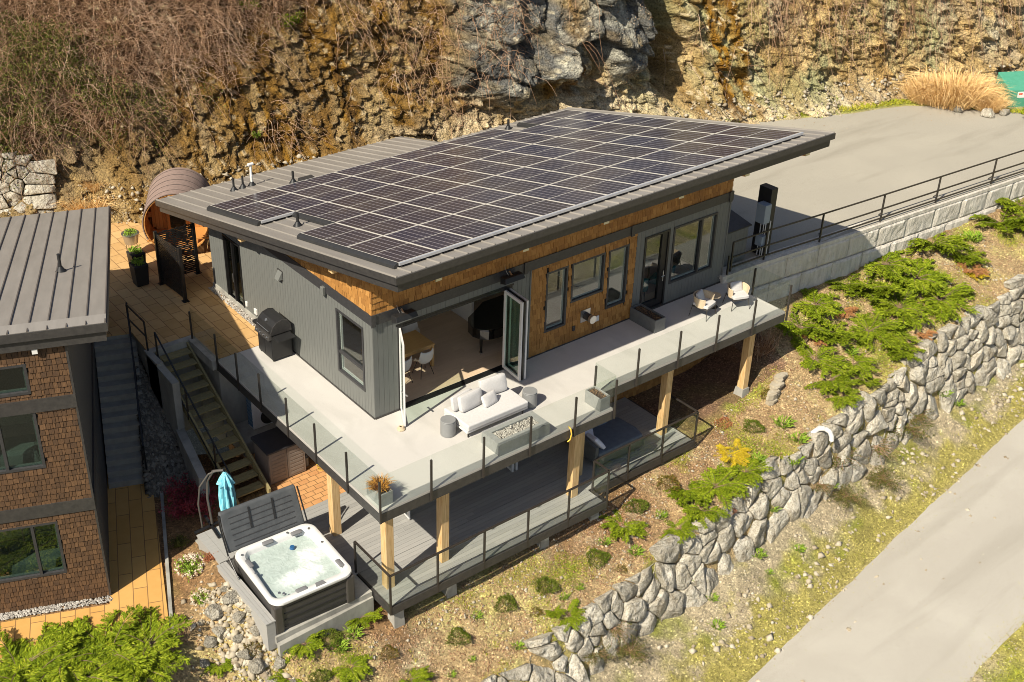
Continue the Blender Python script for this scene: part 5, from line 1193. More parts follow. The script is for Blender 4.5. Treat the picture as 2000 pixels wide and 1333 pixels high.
m.loft(rings, cap=(False, True)); m.build('rim', tub_rim, tub, smooth=True)
def water():
    n = 90; u = np.linspace(-1, 1, n); X, Y = np.meshgrid(u*1.02, u*1.08, indexing='ij')
    foam = np.clip(1-np.hypot((X-.05)/.85, (Y+.42)/.40), 0, 1)+.8*np.clip(1-np.hypot((X-.55)/.5, (Y-.15)/.45), 0, 1)
    Z = HT-.13+foam*(.05*np.abs(fbm(X*5, Y*5, 4, 3))+.02)+.008*fbm(X*7, Y*7, 3, 8)
    a, b, r = .90, .96, .27; q = np.hypot(np.maximum(np.abs(X)-(a-r), 0), np.maximum(np.abs(Y)-(b-r), 0)); Z = np.where(q > r*1.5, HT-.35, Z)
    me = npmesh('water', np.stack([X, Y, Z], -1).reshape(-1, 3), grid_idx(n, n)); C = np.repeat(foam.reshape(-1, 1), 3, 1); color_attr(me, C)
    m = bpy.data.materials.new('spa_water'); m.use_nodes = True; nt = m.node_tree; b_ = nt.nodes['Principled BSDF']; b_.inputs['Roughness'].default_value = .12
    at = _n(nt, 'ShaderNodeAttribute'); at.attribute_name = 'tint'; tc = _n(nt, 'ShaderNodeTexCoord'); nz = _n(nt, 'ShaderNodeTexNoise'); nz.inputs['Scale'].default_value = 7; nz.inputs['Detail'].default_value = 8; nz.inputs['Distortion'].default_value = .9; nt.links.new(tc.outputs['Object'], nz.inputs[0])
    s = _n(nt, 'ShaderNodeMath', operation='MULTIPLY_ADD'); s.inputs[1].default_value = 1.35; nt.links.new(at.outputs['Fac'], s.inputs[0])
    s2 = _n(nt, 'ShaderNodeMath', operation='MULTIPLY_ADD'); s2.inputs[1].default_value = 1.1; s2.inputs[2].default_value = -.50; nt.links.new(nz.outputs[0], s2.inputs[0]); nt.links.new(s2.outputs[0], s.inputs[2])
    r = ramp(nt, [(0, (.38,.45,.42)), (.3, (.45,.52,.49)), (.65, (.60,.66,.64)), (1, (.72,.75,.74))]); nt.links.new(s.outputs[0], r.inputs[0]); nt.links.new(r.outputs[0], b_.inputs['Base Color'])
    bz = _n(nt, 'ShaderNodeBump'); bz.inputs['Strength'].default_value = .6; bz.inputs['Distance'].default_value = .03; nt.links.new(nz.outputs[0], bz.inputs['Height']); nt.links.new(bz.outputs[0], b_.inputs['Normal'])
    link('water', me, m, tub, smooth=True)
water()
hg = mat('headrest_grey', [(.16,.16,.165)], .6)
for x, y, rz in ((.62,.99,0),(-.98,.55,1.57),(1.0,-.72,1.57),(-.2,1.05,0),(-.3,-1.06,0)):
    cushion(tub, 'headrest', (x*.97, y*.97, HT+.03), .30, .13, .07, (.1,0,rz), hg, .4, 2)
m = MB(); m.hexa([(.05,-1.16,HT+.04),(.33,-1.16,HT+.04),(.29,-1.02,HT+.04),(.09,-1.02,HT+.04),(.05,-1.16,HT+.055),(.33,-1.16,HT+.055),(.29,-1.02,HT+.055),(.09,-1.02,HT+.055)]); m.build('control_pad', hg, tub, bevel=.005)
for x, y in ((-.98,.10),(-.97,.92),(-.80,-.84),(-.72,-.92),(.98,.25),(.95,.92),(.4,1.07)):
    m = MB(); m.cyl((x*1.0,y,HT+.03),(x,y,HT+.05),.04,.035,14); m.build('valve_cap', steel, tub, smooth=True)
m = MB(); m.cyl((.30,.62,HT-.11),(.30,.62,HT-.05),.075,.06,16); m.build('chlorine_float', mat('blue_plastic', [(.02,.09,.22)], .4), smooth=True, parent=tub, label='small blue floater in the water')
cv = thing('spa_cover', 'dark grey spa cover folded upright behind the hot tub', 'spa cover', (-3.72,-.50,-1.98), math.radians(-2.5))
m = MB(); 
m.hexa([(-1.12,.02,.0),(1.10,.02,.0),(1.10,.26,.0),(-1.12,.26,.0),(-1.10,.44,1.0),(1.08,.44,1.0),(1.08,.56,1.0),(-1.10,.56,1.0)])
m.build('folded_cover', cover_m, cv, bevel=.04)
m = MB()
for k in range(6): z0 = .12+k*.14; y = .02+.42*z0/1.0-.012; m.hexa([(-.9,y,z0),(.88,y,z0),(.88,y+.03,z0),(-.9,y+.03,z0),(-.9,y+.006,z0+.014),(.88,y+.006,z0+.014),(.88,y+.03,z0+.014),(-.9,y+.03,z0+.014)])
m.build('cover_ribs', dark_trim, cv)
for x in (-.35,.32): m = MB(); m.bar((x,.18,.42),(x+.04,.40,.93),.05,.02,up=(0,-1,.4)); m.build('strap', black_paint, cv)
for x in (-1.16,1.14): m = MB(); m.tube([(x,-.6,-.35),(x,-.05,.0),(x,.30,.65),(x*.98,.42,.98)], .022, 8); m.build('lift_arm', black_metal, cv)
# bench boards by the tub
def bench(lab, x0, x1, y0, y1, zt, legs=True, rz=0):
    t = thing('board_bench', lab, 'bench', (0,0,0), 0, 'grey board ledges beside the hot tub'); m = MB(); n = 3
    for i in range(n): a = x0+(x1-x0)*i/n+.003; b = x0+(x1-x0)*(i+1)/n-.003; m.box(a, b, y0, y1, zt-.035, zt)
    m.build('top_boards', composite, t); m = MB(); m.box(x0+.02,x1-.02,y0+.01,y1-.01,-3.25,zt-.04); m.build('side_boards', composite, t)
bench('narrow grey board ledge along the left side of the hot tub', -5.12,-4.84,-2.85,-.22,-2.36); bench('short grey board ledge under the umbrella stand', -4.98,-4.25,-.12,1.25,-2.42)
m = MB(); m.hexa([(-4.9,-3.05,-3.6),(-2.1,-2.95,-3.8),(-2.1,-2.82,-3.8),(-4.9,-2.92,-3.6),(-4.9,-3.05,-3.02),(-2.1,-2.95,-3.02),(-2.1,-2.82,-3.02),(-4.9,-2.92,-3.02)]); m.box(-4.9,-2.1,-2.9,1.6,-3.1,-2.864); m.build('spa_pad', concrete, **T('concrete footing slab under the hot tub', 'slab'))
m = MB(); deckboards(m, -2.58, -2.36, -2.1, .9, -2.865); deckboards(m, -4.25, -2.36, -.4, 1.3, -2.86); m.build('spa_deck_boards', composite, low)
# umbrella
um = thing('cantilever_umbrella', 'closed light blue cantilever umbrella on a curved grey mast', 'umbrella', (-4.30,1.30,-2.40))
m = MB(); m.tube([(-.15,.05,.0),(-.18,.1,.9),(-.14,.05,1.5),(.0,-.05,1.80),(.22,-.22,1.84)], .035, 8); m.tube([(-.42,.1,.0),(-.45,.12,.8),(-.36,.1,1.35),(-.12,.0,1.72),(.1,-.12,1.82)], .025, 8); m.build('mast', mat('pewter', [(.12,.11,.10)], .4, metallic=.4), um, smooth=True)
m = MB(); m.bar((-.7,.0,.03),(.3,.05,.03),.07,.05); m.bar((-.25,-.55,.03),(-.15,.5,.03),.07,.05); m.build('base_cross', black_metal, um)
m = MB(); RR = []
for z, r, k in ((1.80,.03,0),(1.76,.05,.1),(1.60,.13,.25),(1.40,.19,.35),(1.38,.15,.3),(1.05,.17,.35),(.7,.18,.3),(.42,.15,.3),(.35,.12,.3)):
    RR.append([(.24+r*(1+k*math.cos(8*t+z*3))*math.cos(t), -.24+r*(1+k*math.cos(8*t+z*3))*math.sin(t), z) for t in np.linspace(0, 2*math.pi, 48, endpoint=False)])
m.loft(RR); m.build('folded_canopy', umb_blue, um, smooth=True)
m = MB(); m.cyl((.24,-.24,.15),(.24,-.24,.4),.02); m.tube([(.24,-.24,1.78),(.24,-.24,1.9)], .03); m.build('pole', black_metal, um)
# storage shed, heat pump, small things
sh = thing('storage_shed', 'taupe resin storage shed with black lid under the deck edge', 'storage shed', (-1.46,2.95,-2.87))
m = MB(); m.box(-.60,.60,-.42,.42,0,1.10); m.build('body', shed_m, sh, bevel=.01)
for s in (-1, 1):
    m = MB(); x0, x1 = (-.585,-.01) if s < 0 else (.01,.585)
    m.box(x0,x1,-.445,-.42,.04,1.06)
    for k in range(7): m.box(x0+.07,x1-.07,-.453,-.445,.10+k*.125,.10+k*.125+.09)
    m.build('door', shed_m, sh, bevel=.004)
m = MB(); m.hexa([(-.66,-.50,1.10),(.66,-.50,1.10),(.66,.48,1.14),(-.66,.48,1.14),(-.66,-.50,1.16),(.66,-.50,1.16),(.66,.48,1.22),(-.66,.48,1.22)]); m.build('lid', shed_top, sh, bevel=.01)
hp = thing('heat_pump', 'white heat pump with round black fans below the deck', 'heat pump', (-.95,4.85,-2.86))
m = MB(); m.box(-.45,.45,-.17,.17,.45,1.75); m.build('case', white_m, hp, bevel=.015)
for z in (.78,1.4): m = MB(); m.cyl((0.08,-.175,z),(0.08,-.20,z),.27,.27,28); m.build('fan_grille', black_paint, hp)
m = MB()
for k in range(22): m.box(-.462,-.45,-.15,.15,.52+k*.055,.52+k*.055+.03)
m.build('coil_grille', mat('coil_blue', [(.05,.13,.22)], .5), hp)
m = MB(); m.box(-2.0,.0,4.2,5.3,-2.9,-2.42); m.build('concrete_plinth', concrete, **T('concrete plinth carrying the heat pump', 'plinth'))
m = MB(); m.cyl((0,0,0),(0,0,.3),.07,.07,16); m.cyl((0,0,.3),(0,0,.36),.04,.03,12); o = m.build('chemical_bottle', grey_drum, smooth=True, **T('grey bottle on the patio beside the storage shed', 'bottle')); o.location = (-.72,2.75,-2.86)
b_ = thing('wire_basket', 'yellow wire basket of clothes pegs on the orange patio', 'basket', (-.45,2.35,-2.86)); m = MB()
for a in range(16): c, s_ = math.cos(a*.393), math.sin(a*.393); m.cyl((.10*c,.10*s_,0),(.15*c,.15*s_,.22),.005,n=5)
for z, r in ((.0,.10),(.11,.125),(.22,.15)): m.tube([(r*math.cos(a), r*math.sin(a), z) for a in np.linspace(0, 6.28, 17)], .006, 5)
m.build('wire', mat('yellow_wire', [(.60,.42,.06)], .5), b_)
# ------------------------------------------------------------------ driveway side
mp_ = thing('meter_pillar', 'black pillar carrying grey-blue electrical boxes and white conduits', 'meter pillar', (15.72,.28,.29)); m = MB(); m.box(-.15,.15,-.22,.30,0,2.42); m.build('pillar', black_paint, mp_, bevel=.01)
m = MB(); m.box(-.46,-.16,-.30,.06,1.28,1.95); m.build('upper_meter_box', blue_box, mp_, bevel=.012); m = MB(); m.box(-.42,-.16,-.30,-.02,.46,.82); m.build('lower_meter_box', blue_box, mp_, bevel=.012); m = MB(); m.box(.155,.23,-.1,.15,1.5,2.05); m.build('side_box', blue_box, mp_)
m = MB()
for x, y in ((-.2,-.2),(-.2,-.12),(-.2,0.),(-.05,-.26)): m.cyl((x,y,.0),(x,y,1.3),.018,.018,8)
m.build('conduit', white_frame, mp_, smooth=True)
cb = thing('utility_cabinet', 'grey clad bin enclosure with a dark sloping lid against the house end', 'enclosure', (14.35,.75,.29)); m = MB(); m.box(-.78,.62,-.42,.55,0,1.22); boards(m, Plane((-.78,-.42,0),(1,0,0),(0,-1,0)), 0, 1.4, 0, lambda u: 1.22, [], w=.2); m.build('body', grey_cladding, cb)
m = MB(); m.hexa([(-.82,-.50,1.22),(.68,-.50,1.22),(.68,.6,1.46),(-.82,.6,1.46),(-.82,-.50,1.26),(.68,-.50,1.26),(.68,.6,1.50),(-.82,.6,1.50)]); m.build('lid', fascia_m, cb)
# concrete block retaining wall and its guard rail
WX = [13.4, 15, 18.9, 29, 60]; WY = [-.12,-.16,-.50,-1.18,-3.5]
def wy(x): return float(I(x, WX, WY))
rw = thing('block_retaining_wall', 'pale split-face concrete block wall holding up the driveway', 'retaining wall')
for c, (z0, z1, off, sh_) in enumerate(((-.62,.14,.0,0.),(-1.40,-.64,-.05,.75),(-2.2,-1.42,-.10,0.2))):
    x = 13.45-(1.5-sh_ if sh_ else 0); k = 0
    while x < 40:
        x2 = x+1.5
        if x2 > 13.5:
            a = max(13.42, x)+.012; b = x2-.012; ya, yb_ = wy(a)+off, wy(b)+off; z0_ = z0; 
            m = MB(); nn = 1; bz = .03
            m.hexa([(a,ya-.0,z0),(b,yb_-.0,z0),(b,yb_+.6,z0),(a,ya+.6,z0),(a,ya-.0,z1),(b,yb_-.0,z1),(b,yb_+.6,z1),(a,ya+.6,z1)])
            bm = bmesh.new(); me = m.mesh('wall_block'); bm.from_mesh(me); bmesh.ops.subdivide_edges(bm, edges=bm.edges[:], cuts=9, use_grid_fill=True)
            for v in bm.verts:
                px, py, pz = v.co; yy = np.interp(px, WX, WY)+off
                if py < yy+.05 and a+.05 < px < b-.05 and z0+.04 < pz < z1-.04: v.co.y -= .035+.05*abs(float(fbm(np.array(px*4), np.array(pz*1.2+c*9), 3, 5)))+.025*float(fbm(np.array(px*14), np.array(pz*3), 2, 6))
            bm.to_mesh(me); bm.free()
            if k < 40: link('wall_block', me, block_conc, rw); k += 1
        x = x2
m = MB(); xs = np.arange(13.42, 40, 1.0)
for a, b in zip(xs[:-1], xs[1:]): m.hexa([(a,wy(a)-.03,.142),(b,wy(b)-.03,.142),(b,wy(b)+.42,.142),(a,wy(a)+.42,.142),(a,wy(a)-.03,.262),(b,wy(b)-.03,.262),(b,wy(b)+.42,.29),(a,wy(a)+.42,.29)])
m.build('wall_cap', block_conc, rw)
gr = thing('guard_rail', 'black two-bar metal guard rail on top of the block wall', 'guard rail')
gx = [13.9,15.45,18.03,21.06,24.02,27.19,30.3,33.4,36.5]
for x in gx:
    y = wy(x)+.12; m = MB(); m.box(x-.025,x+.025,y-.025,y+.025,.2,1.33); m.bar((x+.02,y+.02,.62),(x+.4,y+.35,.32),.03,.03) if x > 16 else None; m.build('railing_post', bronze_metal, gr)
for z in (1.33, .78, .42):
    m = MB()
    for a, b in zip(gx[:-1], gx[1:]): m.bar((a,wy(a)+.12,z),(b,wy(b)+.12,z),.045,.04)
    m.build('rail_bar', bronze_metal, gr)
# green box
gb = thing('utility_box', 'green sloped-top utility box with warning labels at the right edge', 'utility box', (36.6,3.55,.30), math.radians(-30)); gb.scale = (1.1, 1.1, 1.0)
m = MB(); m.hexa([(-.9,-.55,0),(.9,-.55,0),(.9,.55,0),(-.9,.55,0),(-.9,-.55,.8),(.9,-.55,.8),(.9,.55,1.25),(-.9,.55,1.25)]); m.build('case', green_box, gb, bevel=.02)
m = MB(); m.box(-.55,-.15,-.556,-.551,.45,.72); m.box(.1,.5,-.556,-.551,.45,.72); m.build('warning_label', white_m, gb); m = MB(); m.box(-.50,-.35,-.560,-.557,.58,.66); m.box(.15,.45,-.560,-.557,.64,.69); m.build('label_print', mat('red_print', [(.6,.08,.06)], .5), gb)
m = MB(); m.cyl((0,0,0),(.35,-.25,.05),.13,.13,18); o = m.build('culvert_end', white_frame, smooth=True, **T('small pale pipe end among the stones left of the tall dry grass', 'pipe')); o.location = (33.3,6.5,.5)
# drain pipe poking from the boulder wall
m = MB(); m.tube([(13.22,-4.55,-3.30),(13.28,-4.70,-3.08),(13.36,-4.86,-3.02),(13.44,-4.99,-3.10),(13.48,-5.06,-3.26),(13.49,-5.08,-3.40)], .075, 16); m.build('drain_pipe', white_m, smooth=True, **T('white curved drain pipe poking over the top of the boulder wall', 'pipe'))
# ------------------------------------------------------------------ boulder walls
def clip_poly(P, n, d):
    out = []
    for i in range(len(P)):
        a, b = P[i], P[(i+1) % len(P)]; da = a[0]*n[0]+a[1]*n[1]-d; db = b[0]*n[0]+b[1]*n[1]-d
        if da <= 0: out.append(a)
        if da*db < 0: t = da/(da-db); out.append((a[0]+(b[0]-a[0])*t, a[1]+(b[1]-a[1])*t))
    return out
def boulder_wall(root, S, u0, u1, hfun, cell, seed, maxparts=100, aspect=1.25, dark=None):
    """S(u,v) -> (point, du, dv, n);  v runs 0..hfun(u)"""
    r = random.Random(seed); sites = []; u = u0
    while u < u1:
        hh = hfun(u); w = cell*r.choice((.6,.8,1.0,1.25,1.5))*aspect; v = 0; k = 0
        while v < hh-.12:
            ch = cell*r.choice((.45,.65,.85,1.15,1.4))*(1.5 if v < .4 else .85); ch = min(ch, hh-v+.1)
            sites.append((u+r.uniform(-.3, .3)*w+(w*.25 if k % 2 else 0), v+ch/2+r.uniform(-.08, .08))); v += ch; k += 1
        u += w
    made = []
    for i, (x, y) in enumerate(sites):
        hh = hfun(x)+r.uniform(-.10, .14)
        P = [(x-.75, -.35), (x+.75, -.35), (x+.75, hh), (x-.75, hh)]
        for j, (a, b) in enumerate(sites):
            if j == i or abs(a-x) > 2.6: continue
            n = (a-x, b-y); d = (n[0]*(a+x)/2+n[1]*(b+y)/2); P = clip_poly(P, n, d)
            if len(P) < 3: break
        if len(P) < 3: continue
        cx = sum(p[0] for p in P)/len(P); cy = sum(p[1] for p in P)/len(P)
        Q = []
        for k in range(len(P)):
            a, b = P[k], P[(k+1) % len(P)]; Lg = math.hypot(b[0]-a[0], b[1]-a[1])
            if Lg < .04: continue
            for t in (.07, .35, .65, .93): Q.append((a[0]+(b[0]-a[0])*t, a[1]+(b[1]-a[1])*t))
        if len(Q) < 8: continue
        area = abs(sum(Q[k][0]*Q[(k+1) % len(Q)][1]-Q[(k+1) % len(Q)][0]*Q[k][1] for k in range(len(Q))))/2
        if area < .03: continue
        rad = math.sqrt(area/math.pi); ox = r.uniform(0, 50); depth = r.uniform(.05, .14)*min(1.4, rad/.4+.3); tx, ty = r.uniform(-.16, .16), r.uniform(-.14, .22); fac = [(r.uniform(-.55, .55), r.uniform(-.55, .55), r.uniform(.0, .10)) for _ in range(3)]
        gap = .008+r.random()*.014; rings = []
        for sc, dz in ((1.0, -.45), (1.0, -.06), (.99, .5), (.95, .9), (.86, .97), (.70, 1.0), (.5, 1.0), (.3, 1.0), (.12, 1.0)):
            ring = []
            for (px, py) in Q:
                dx, dy = px-cx, py-cy; L_ = math.hypot(dx, dy); f = max(.1, (L_-gap)/L_)*sc
                qx, qy = cx+dx*f, cy+dy*f; nn = float(fbm(np.array(qx*2.3+ox), np.array(qy*2.3), 3, 7)); n2 = float(fbm(np.array(qx*6+ox), np.array(qy*6), 2, 8))
                dd = (dz*depth if dz > 0 else dz*.6)+(dx*f*tx+dy*f*ty if dz > 0 else 0)+(nn*.07+n2*.035)*(1 if dz > .2 else .3)
                if dz > .3: dd -= max(0, max(dx*f*q[0]+dy*f*q[1]-q[2] for q in fac))
                p, du, dv, n_ = S(qx+n2*.02, qy+nn*.02); ring.append(p+n_*dd)
            rings.append(ring)
        m = MB(); m.loft(rings, cap=(True, False)); c = sum(rings[-1], Vector())/len(Q); k0 = len(m.v)-len(Q); m.v.append(tuple(c)); ci = len(m.v)-1
        m.f += [(k0+k, k0+(k+1) % len(Q), ci) for k in range(len(Q))]
        made.append((area, m))
    made.sort(key=lambda t: -t[0]); rest = MB()
    for k, (a, m) in enumerate(made):
        if k < maxparts:
            o = m.build('boulder', rock_m, root, smooth=True); 
        else: rest.add(m.v, m.f)
    if rest.v: o = rest.build('small_boulders', rock_m, root, smooth=True, kind='stuff')
    return len(made)
def S_rock(u, v):
    yr, zr = R_(np.array(u)); yb, zb = B_(np.array(u)); a = Vector((u, float(yb)-.06, float(zb))); b = Vector((u, float(yr)-.06, float(zr))); d = b-a; Lg = d.length
    dv = d/Lg; du = Vector((1, .08, .1)).normalized(); n = du.cross(dv).normalized()
    return a+dv*v, du, dv, n
bw = thing('boulder_wall', 'long dry-stacked grey boulder wall above the road', 'boulder wall')
def h_rock(u): yr, zr = R_(np.array(u)); yb, zb = B_(np.array(u)); return float(np.hypot(yr-yb, zr-zb))+.10-.10*math.sin(u*2.1)*math.sin(u*.7)
boulder_wall(bw, S_rock, -1.6, 33, h_rock, .55, 5)
def S_left(u, v):
    a = Vector((-7.5+u, 19.35-.40*u, -.1)); n = Vector((-.25,-.93,.35)).normalized(); du = Vector((1,-.4,0)).normalized(); dv = n.cross(du).normalized()
    if dv.z < 0: dv = -dv
    return a+dv*v, du, dv, n
bl = thing('boulder_wall', 'stacked grey boulder wall behind the neighbouring roof', 'boulder wall')
boulder_wall(bl, S_left, 0, 4.6, lambda u: 3.1-.5*max(0, u-3.4)**1.2, .46, 15)
dw = thing('dry_stone_ledge', 'small ledge of stacked flat orange-grey stones below the deck corner', 'stone ledge')
for i in range(26):
    k = i % 4; a = (i//4)/6.5; cx = 12.95+1.0*a; cy = -3.05+.45*a; cz = float(H(cx, cy))-.05+.09*k; m = MB(); w = rng.uniform(.16,.3); dd = rng.uniform(.10,.2)
    P = [(cx+w*math.cos(t)*rng.uniform(.8,1.1), cy+dd*math.sin(t)*rng.uniform(.8,1.1)) for t in np.linspace(0, 6.28, 7, endpoint=False)]; m.prism(P, cz, cz+rng.uniform(.06,.1)); m.build('flat_stone', rubble_m, dw)
# ------------------------------------------------------------------ plants
JUN = [(27.16, -1.69, 1.34), (28.62, -1.47, 1.11), (23.67, -1.19, 1.19), (24.26, -2.23, 0.78), (21.1, -1.01, 1.22), (21.63, -2.01, 1.22), (19.59, -1.4, 1.15), (21.69, -2.99, 1.08), (19.97, -2.55, 1.05), (19.06, -1.01, 0.86), (17.2, -1.14, 1.02), (15.92, -1.54, 0.99), (16.78, -2.2, 0.91), (18.19, -2.67, 0.93), (18.77, -3.08, 0.84), (18.63, -3.75, 0.78), (15.42, -2.67, 0.89), (15.32, -3.46, 0.85), (15.2, -4.06, 0.63), (16.41, -4.02, 0.47), (16.62, -3.36, 0.72), (8.29, -3.97, 0.82), (9.09, -4.34, 0.82), (8.2, -4.73, 0.7), (7.19, -4.77, 0.58), (10.27, -4.46, 0.68), (5.73, -3.95, 0.63), (2.65, -5.19, 0.49), (2.33, -4.92, 0.34), (-4.23, -3.07, 0.53), (-2.5, -2.95, 0.52), (-3.43, -3.92, 0.58), (-2.19, -4.67, 0.57), (-6.18, -2.25, 0.42), (-4.92, -3.46, 0.45)]
JUNL = [(-10.25, 0.11, 1.15), (-9.28, -0.34, 1.14), (-8.31, -0.69, 1.14), (-7.42, -0.98, 0.94), (-9.08, -1.05, 1.07), (-10.26, -0.5, 1.07), (-7.87, -1.56, 0.8)]
HEA = [(1.22, -4.21, 0.28), (-0.42, -4.28, 0.3), (-2.39, -3.96, 0.24), (2.51, -4.3, 0.32), (4.44, -4.25, 0.33), (7.88, -3.54, 0.34), (6.49, -3.66, 0.31), (1.88, -4.71, 0.17), (4.89, -4.83, 0.18), (-5.29, -2.42, 0.27), (-4.28, -3.78, 0.24), (11.79, -3.36, 0.3), (13.11, -2.78, 0.27), (6.87, -4.82, 0.21), (-3.6, -3.14, 0.27), (8.25, -4.95, 0.25)]
BROWN = [(17.98, -1.7, 0.41), (16.23, -2.18, 0.32), (19.94, -3.68, 0.34), (23.84, -2.69, 0.45), (15.81, -1.75, 0.29)]
GOLD = [(10.29, -3.81, 0.42), (23.86, -2.97, 0.33), (10.71, -3.73, 0.33)]
RED = [(11.06, -2.74, 0.3), (9.11, -4.99, 0.19)]
WEED = [(0.34, -4.12, 0.17), (0.9, -5.16, 0.2), (-0.4, -4.87, 0.14), (2.81, -4.78, 0.17), (4.98, -4.02, 0.21), (7.01, -4.21, 0.22), (12.72, -3.79, 0.34), (12.72, -4.43, 0.3), (10.98, -4.33, 0.26), (5.6, -4.65, 0.24), (3.41, -4.73, 0.17), (-1.12, -4.96, 0.14), (7.2, -5.44, 0.19), (-2.97, -3.34, 0.24), (-3.48, -3.42, 0.27), (12.01, -4.79, 0.33), (10.94, -5.19, 0.2), (9.88, -5.65, 0.26), (11.22, -6.12, 0.2), (13.7, -5.17, 0.24), (9.84, -6.14, 0.16), (20.4, -4.55, 0.35), (21.08, -4.82, 0.28), (16.82, -3.02, 0.25), (25.38, -1.7, 0.42), (20.89, -1.92, 0.2), (7.18, -6.59, 0.22), (7.61, -5.95, 0.19)]
BRAM = [(18.05, -4.81, 0.79), (16.19, -4.94, 0.73), (14.34, -4.97, 0.63), (15.69, -5.74, 0.61), (13.94, -5.67, 0.59), (3.88, -5.67, 0.5), (4.14, -6.17, 0.54), (3.01, -5.91, 0.44), (13.18, -5.18, 0.45), (18.84, -4.7, 0.57)]
ROCK = [(-5.77, -1.31, 0.35), (-5.28, -1.33, 0.3), (-5.85, -1.7, 0.27), (-5.34, -1.83, 0.24), (-5.0, -1.9, 0.27), (-5.16, -2.28, 0.21), (-6.14, -1.71, 0.24), (-5.58, -2.49, 0.27), (-5.48, -2.81, 0.32), (-4.97, -3.08, 0.24), (-4.95, -2.45, 0.19), (-5.57, -2.1, 0.19), (-5.32, -3.28, 0.26), (-4.89, -3.65, 0.21), (-5.27, -0.91, 0.14), (-6.48, -2.06, 0.19)]
SHRUB = [(-5.55, 0.46, 0.53), (-5.79, -0.64, 0.38), (-5.3, 1.76, 0.36), (-5.05, 0.35, 0.25), (-4.3, 3.19, 0.82)]
def at_g(x, y, dz=-.03): return (x, y, float(H(np.array(x), np.array(y)))+dz)
ORD = ordn+['fourteenth','fifteenth','sixteenth','seventeenth','eighteenth','nineteenth','twentieth','twenty-first','twenty-second','twenty-third','twenty-fourth','twenty-fifth','twenty-sixth']
def juniper_mesh(seed, nb=30, flat=.5, lob=0):
    r = np.random.default_rng(seed); parts = []; stems = []
    for b in range(nb):
        a = r.uniform(0, 2*np.pi); el = r.uniform(.05, .62)*flat*2; L_ = r.uniform(.45, 1.3)*(1-.25*el)
        K = 9; s = np.linspace(0, 1, K); rad = s*L_; zz = np.sin(s*1.9)*L_*el*.7+.04-.06*s
        yaw = a+.25*s*r.normal(); P = np.stack([np.cos(yaw)*rad, np.sin(yaw)*rad, zz], 1); stems.append(P)
        for i in np.linspace(.18, 1, 17):
            p = np.array([np.interp(i, s, P[:, k]) for k in range(3)]); t = np.array([math.cos(a), math.sin(a), el*.3-.35*(i-.4)])
            for sg in ((-1, 1) if i < .97 else (0,)):
                tw = r.uniform(.16, .30)*(1.12-i*.45); ang = a+sg*r.uniform(.6, .95); dv = np.array([math.cos(ang), math.sin(ang), r.uniform(-.05, .4)-.25*i]); dv /= np.linalg.norm(dv)
                n = 5
                q = np.linspace(.08, 1, n)[:, None]; base = p+dv*tw*q+np.array([0, 0, -.05])*q**2*tw*2
                for s2 in (-1, 1):
                    d2 = dv+s2*.42*np.cross(dv, [0, 0, 1])+r.normal(size=(n, 3))*.12; d2 /= np.linalg.norm(d2, axis=1, keepdims=True)
                    ln = (.13-.06*q[:, 0])*r.uniform(.8, 1.2, n); sd = np.cross(d2, np.array([0, 0, 1.])+r.normal(size=(n, 3))*.5); sd /= np.linalg.norm(sd, axis=1, keepdims=True); w = .0145
                    V = np.stack([base, base+d2*ln[:, None]*.45+sd*w, base+d2*ln[:, None], base+d2*ln[:, None]*.45-sd*w], 1).reshape(-1, 3); parts.append((V, np.arange(n*4).reshape(n, 4)))
    V, F = cat_mesh(parts); me = npmesh('foliage', V, F); S = np.stack([np.stack([np.interp(np.linspace(0, 1, 5), np.linspace(0, 1, 9), P[:, k]) for k in range(3)], 1) for P in stems])
    v2, f2 = strands(S, np.full(S.shape[:2], .012)*np.linspace(1, .4, 5)); return me, npmesh('branches', v2, f2)
JM = [juniper_mesh(s, n_) for s, n_ in ((1, 34), (2, 28), (3, 40))]
for a, b in JM: a.materials.append(jun_m); b.materials.append(bark_m)
def put_tree(name, parts, loc, rz, sc, label, cat, group=None, tilt=(0, 0)):
    t = bpy.data.objects.new(name, None); scene.collection.objects.link(t); t.location = loc; t.rotation_euler = (tilt[0], tilt[1], rz); t.scale = sc if hasattr(sc, '__len__') else (sc,)*3; t.empty_display_size = .1
    t['label'] = label; t['category'] = cat
    if group: t['group'] = group
    for nm, me in parts: o = bpy.data.objects.new(nm, me); scene.collection.objects.link(o); o.parent = t
    return t
r = random.Random(12)
UP = [j for j in JUN if j[0] > 14]; DN = [j for j in JUN if j[0] <= 14]
for lst, place in ((sorted(UP), 'on the bank under the block wall'), (sorted(DN), 'on the mulch slope below the decks')):
    for i, (x, y, s) in enumerate(lst):
        a, b = JM[r.randrange(3)]; k = ORD[i]
        put_tree('juniper_bush', (('foliage', a), ('branches', b)), at_g(x, y), r.uniform(0, 6.28), (s*.93, s*.93, s*r.uniform(.75, 1.0)), f'spreading green juniper {place}, {k} counting from the left', 'juniper', 'spreading junipers on the slope', (-.12, .05))
for i, (x, y, s) in enumerate(sorted(JUNL)):
    a, b = JM[r.randrange(3)]
    put_tree('juniper_bush', (('foliage', a), ('branches', b)), (x-.1, y-.32, -2.92), r.uniform(0, 6.28), (s*1.02, s*1.02, s*1.05), f'dense juniper in front of the yellow lower walk, {ORD[i]} counting from the left', 'juniper', 'junipers in front of the lower walk')
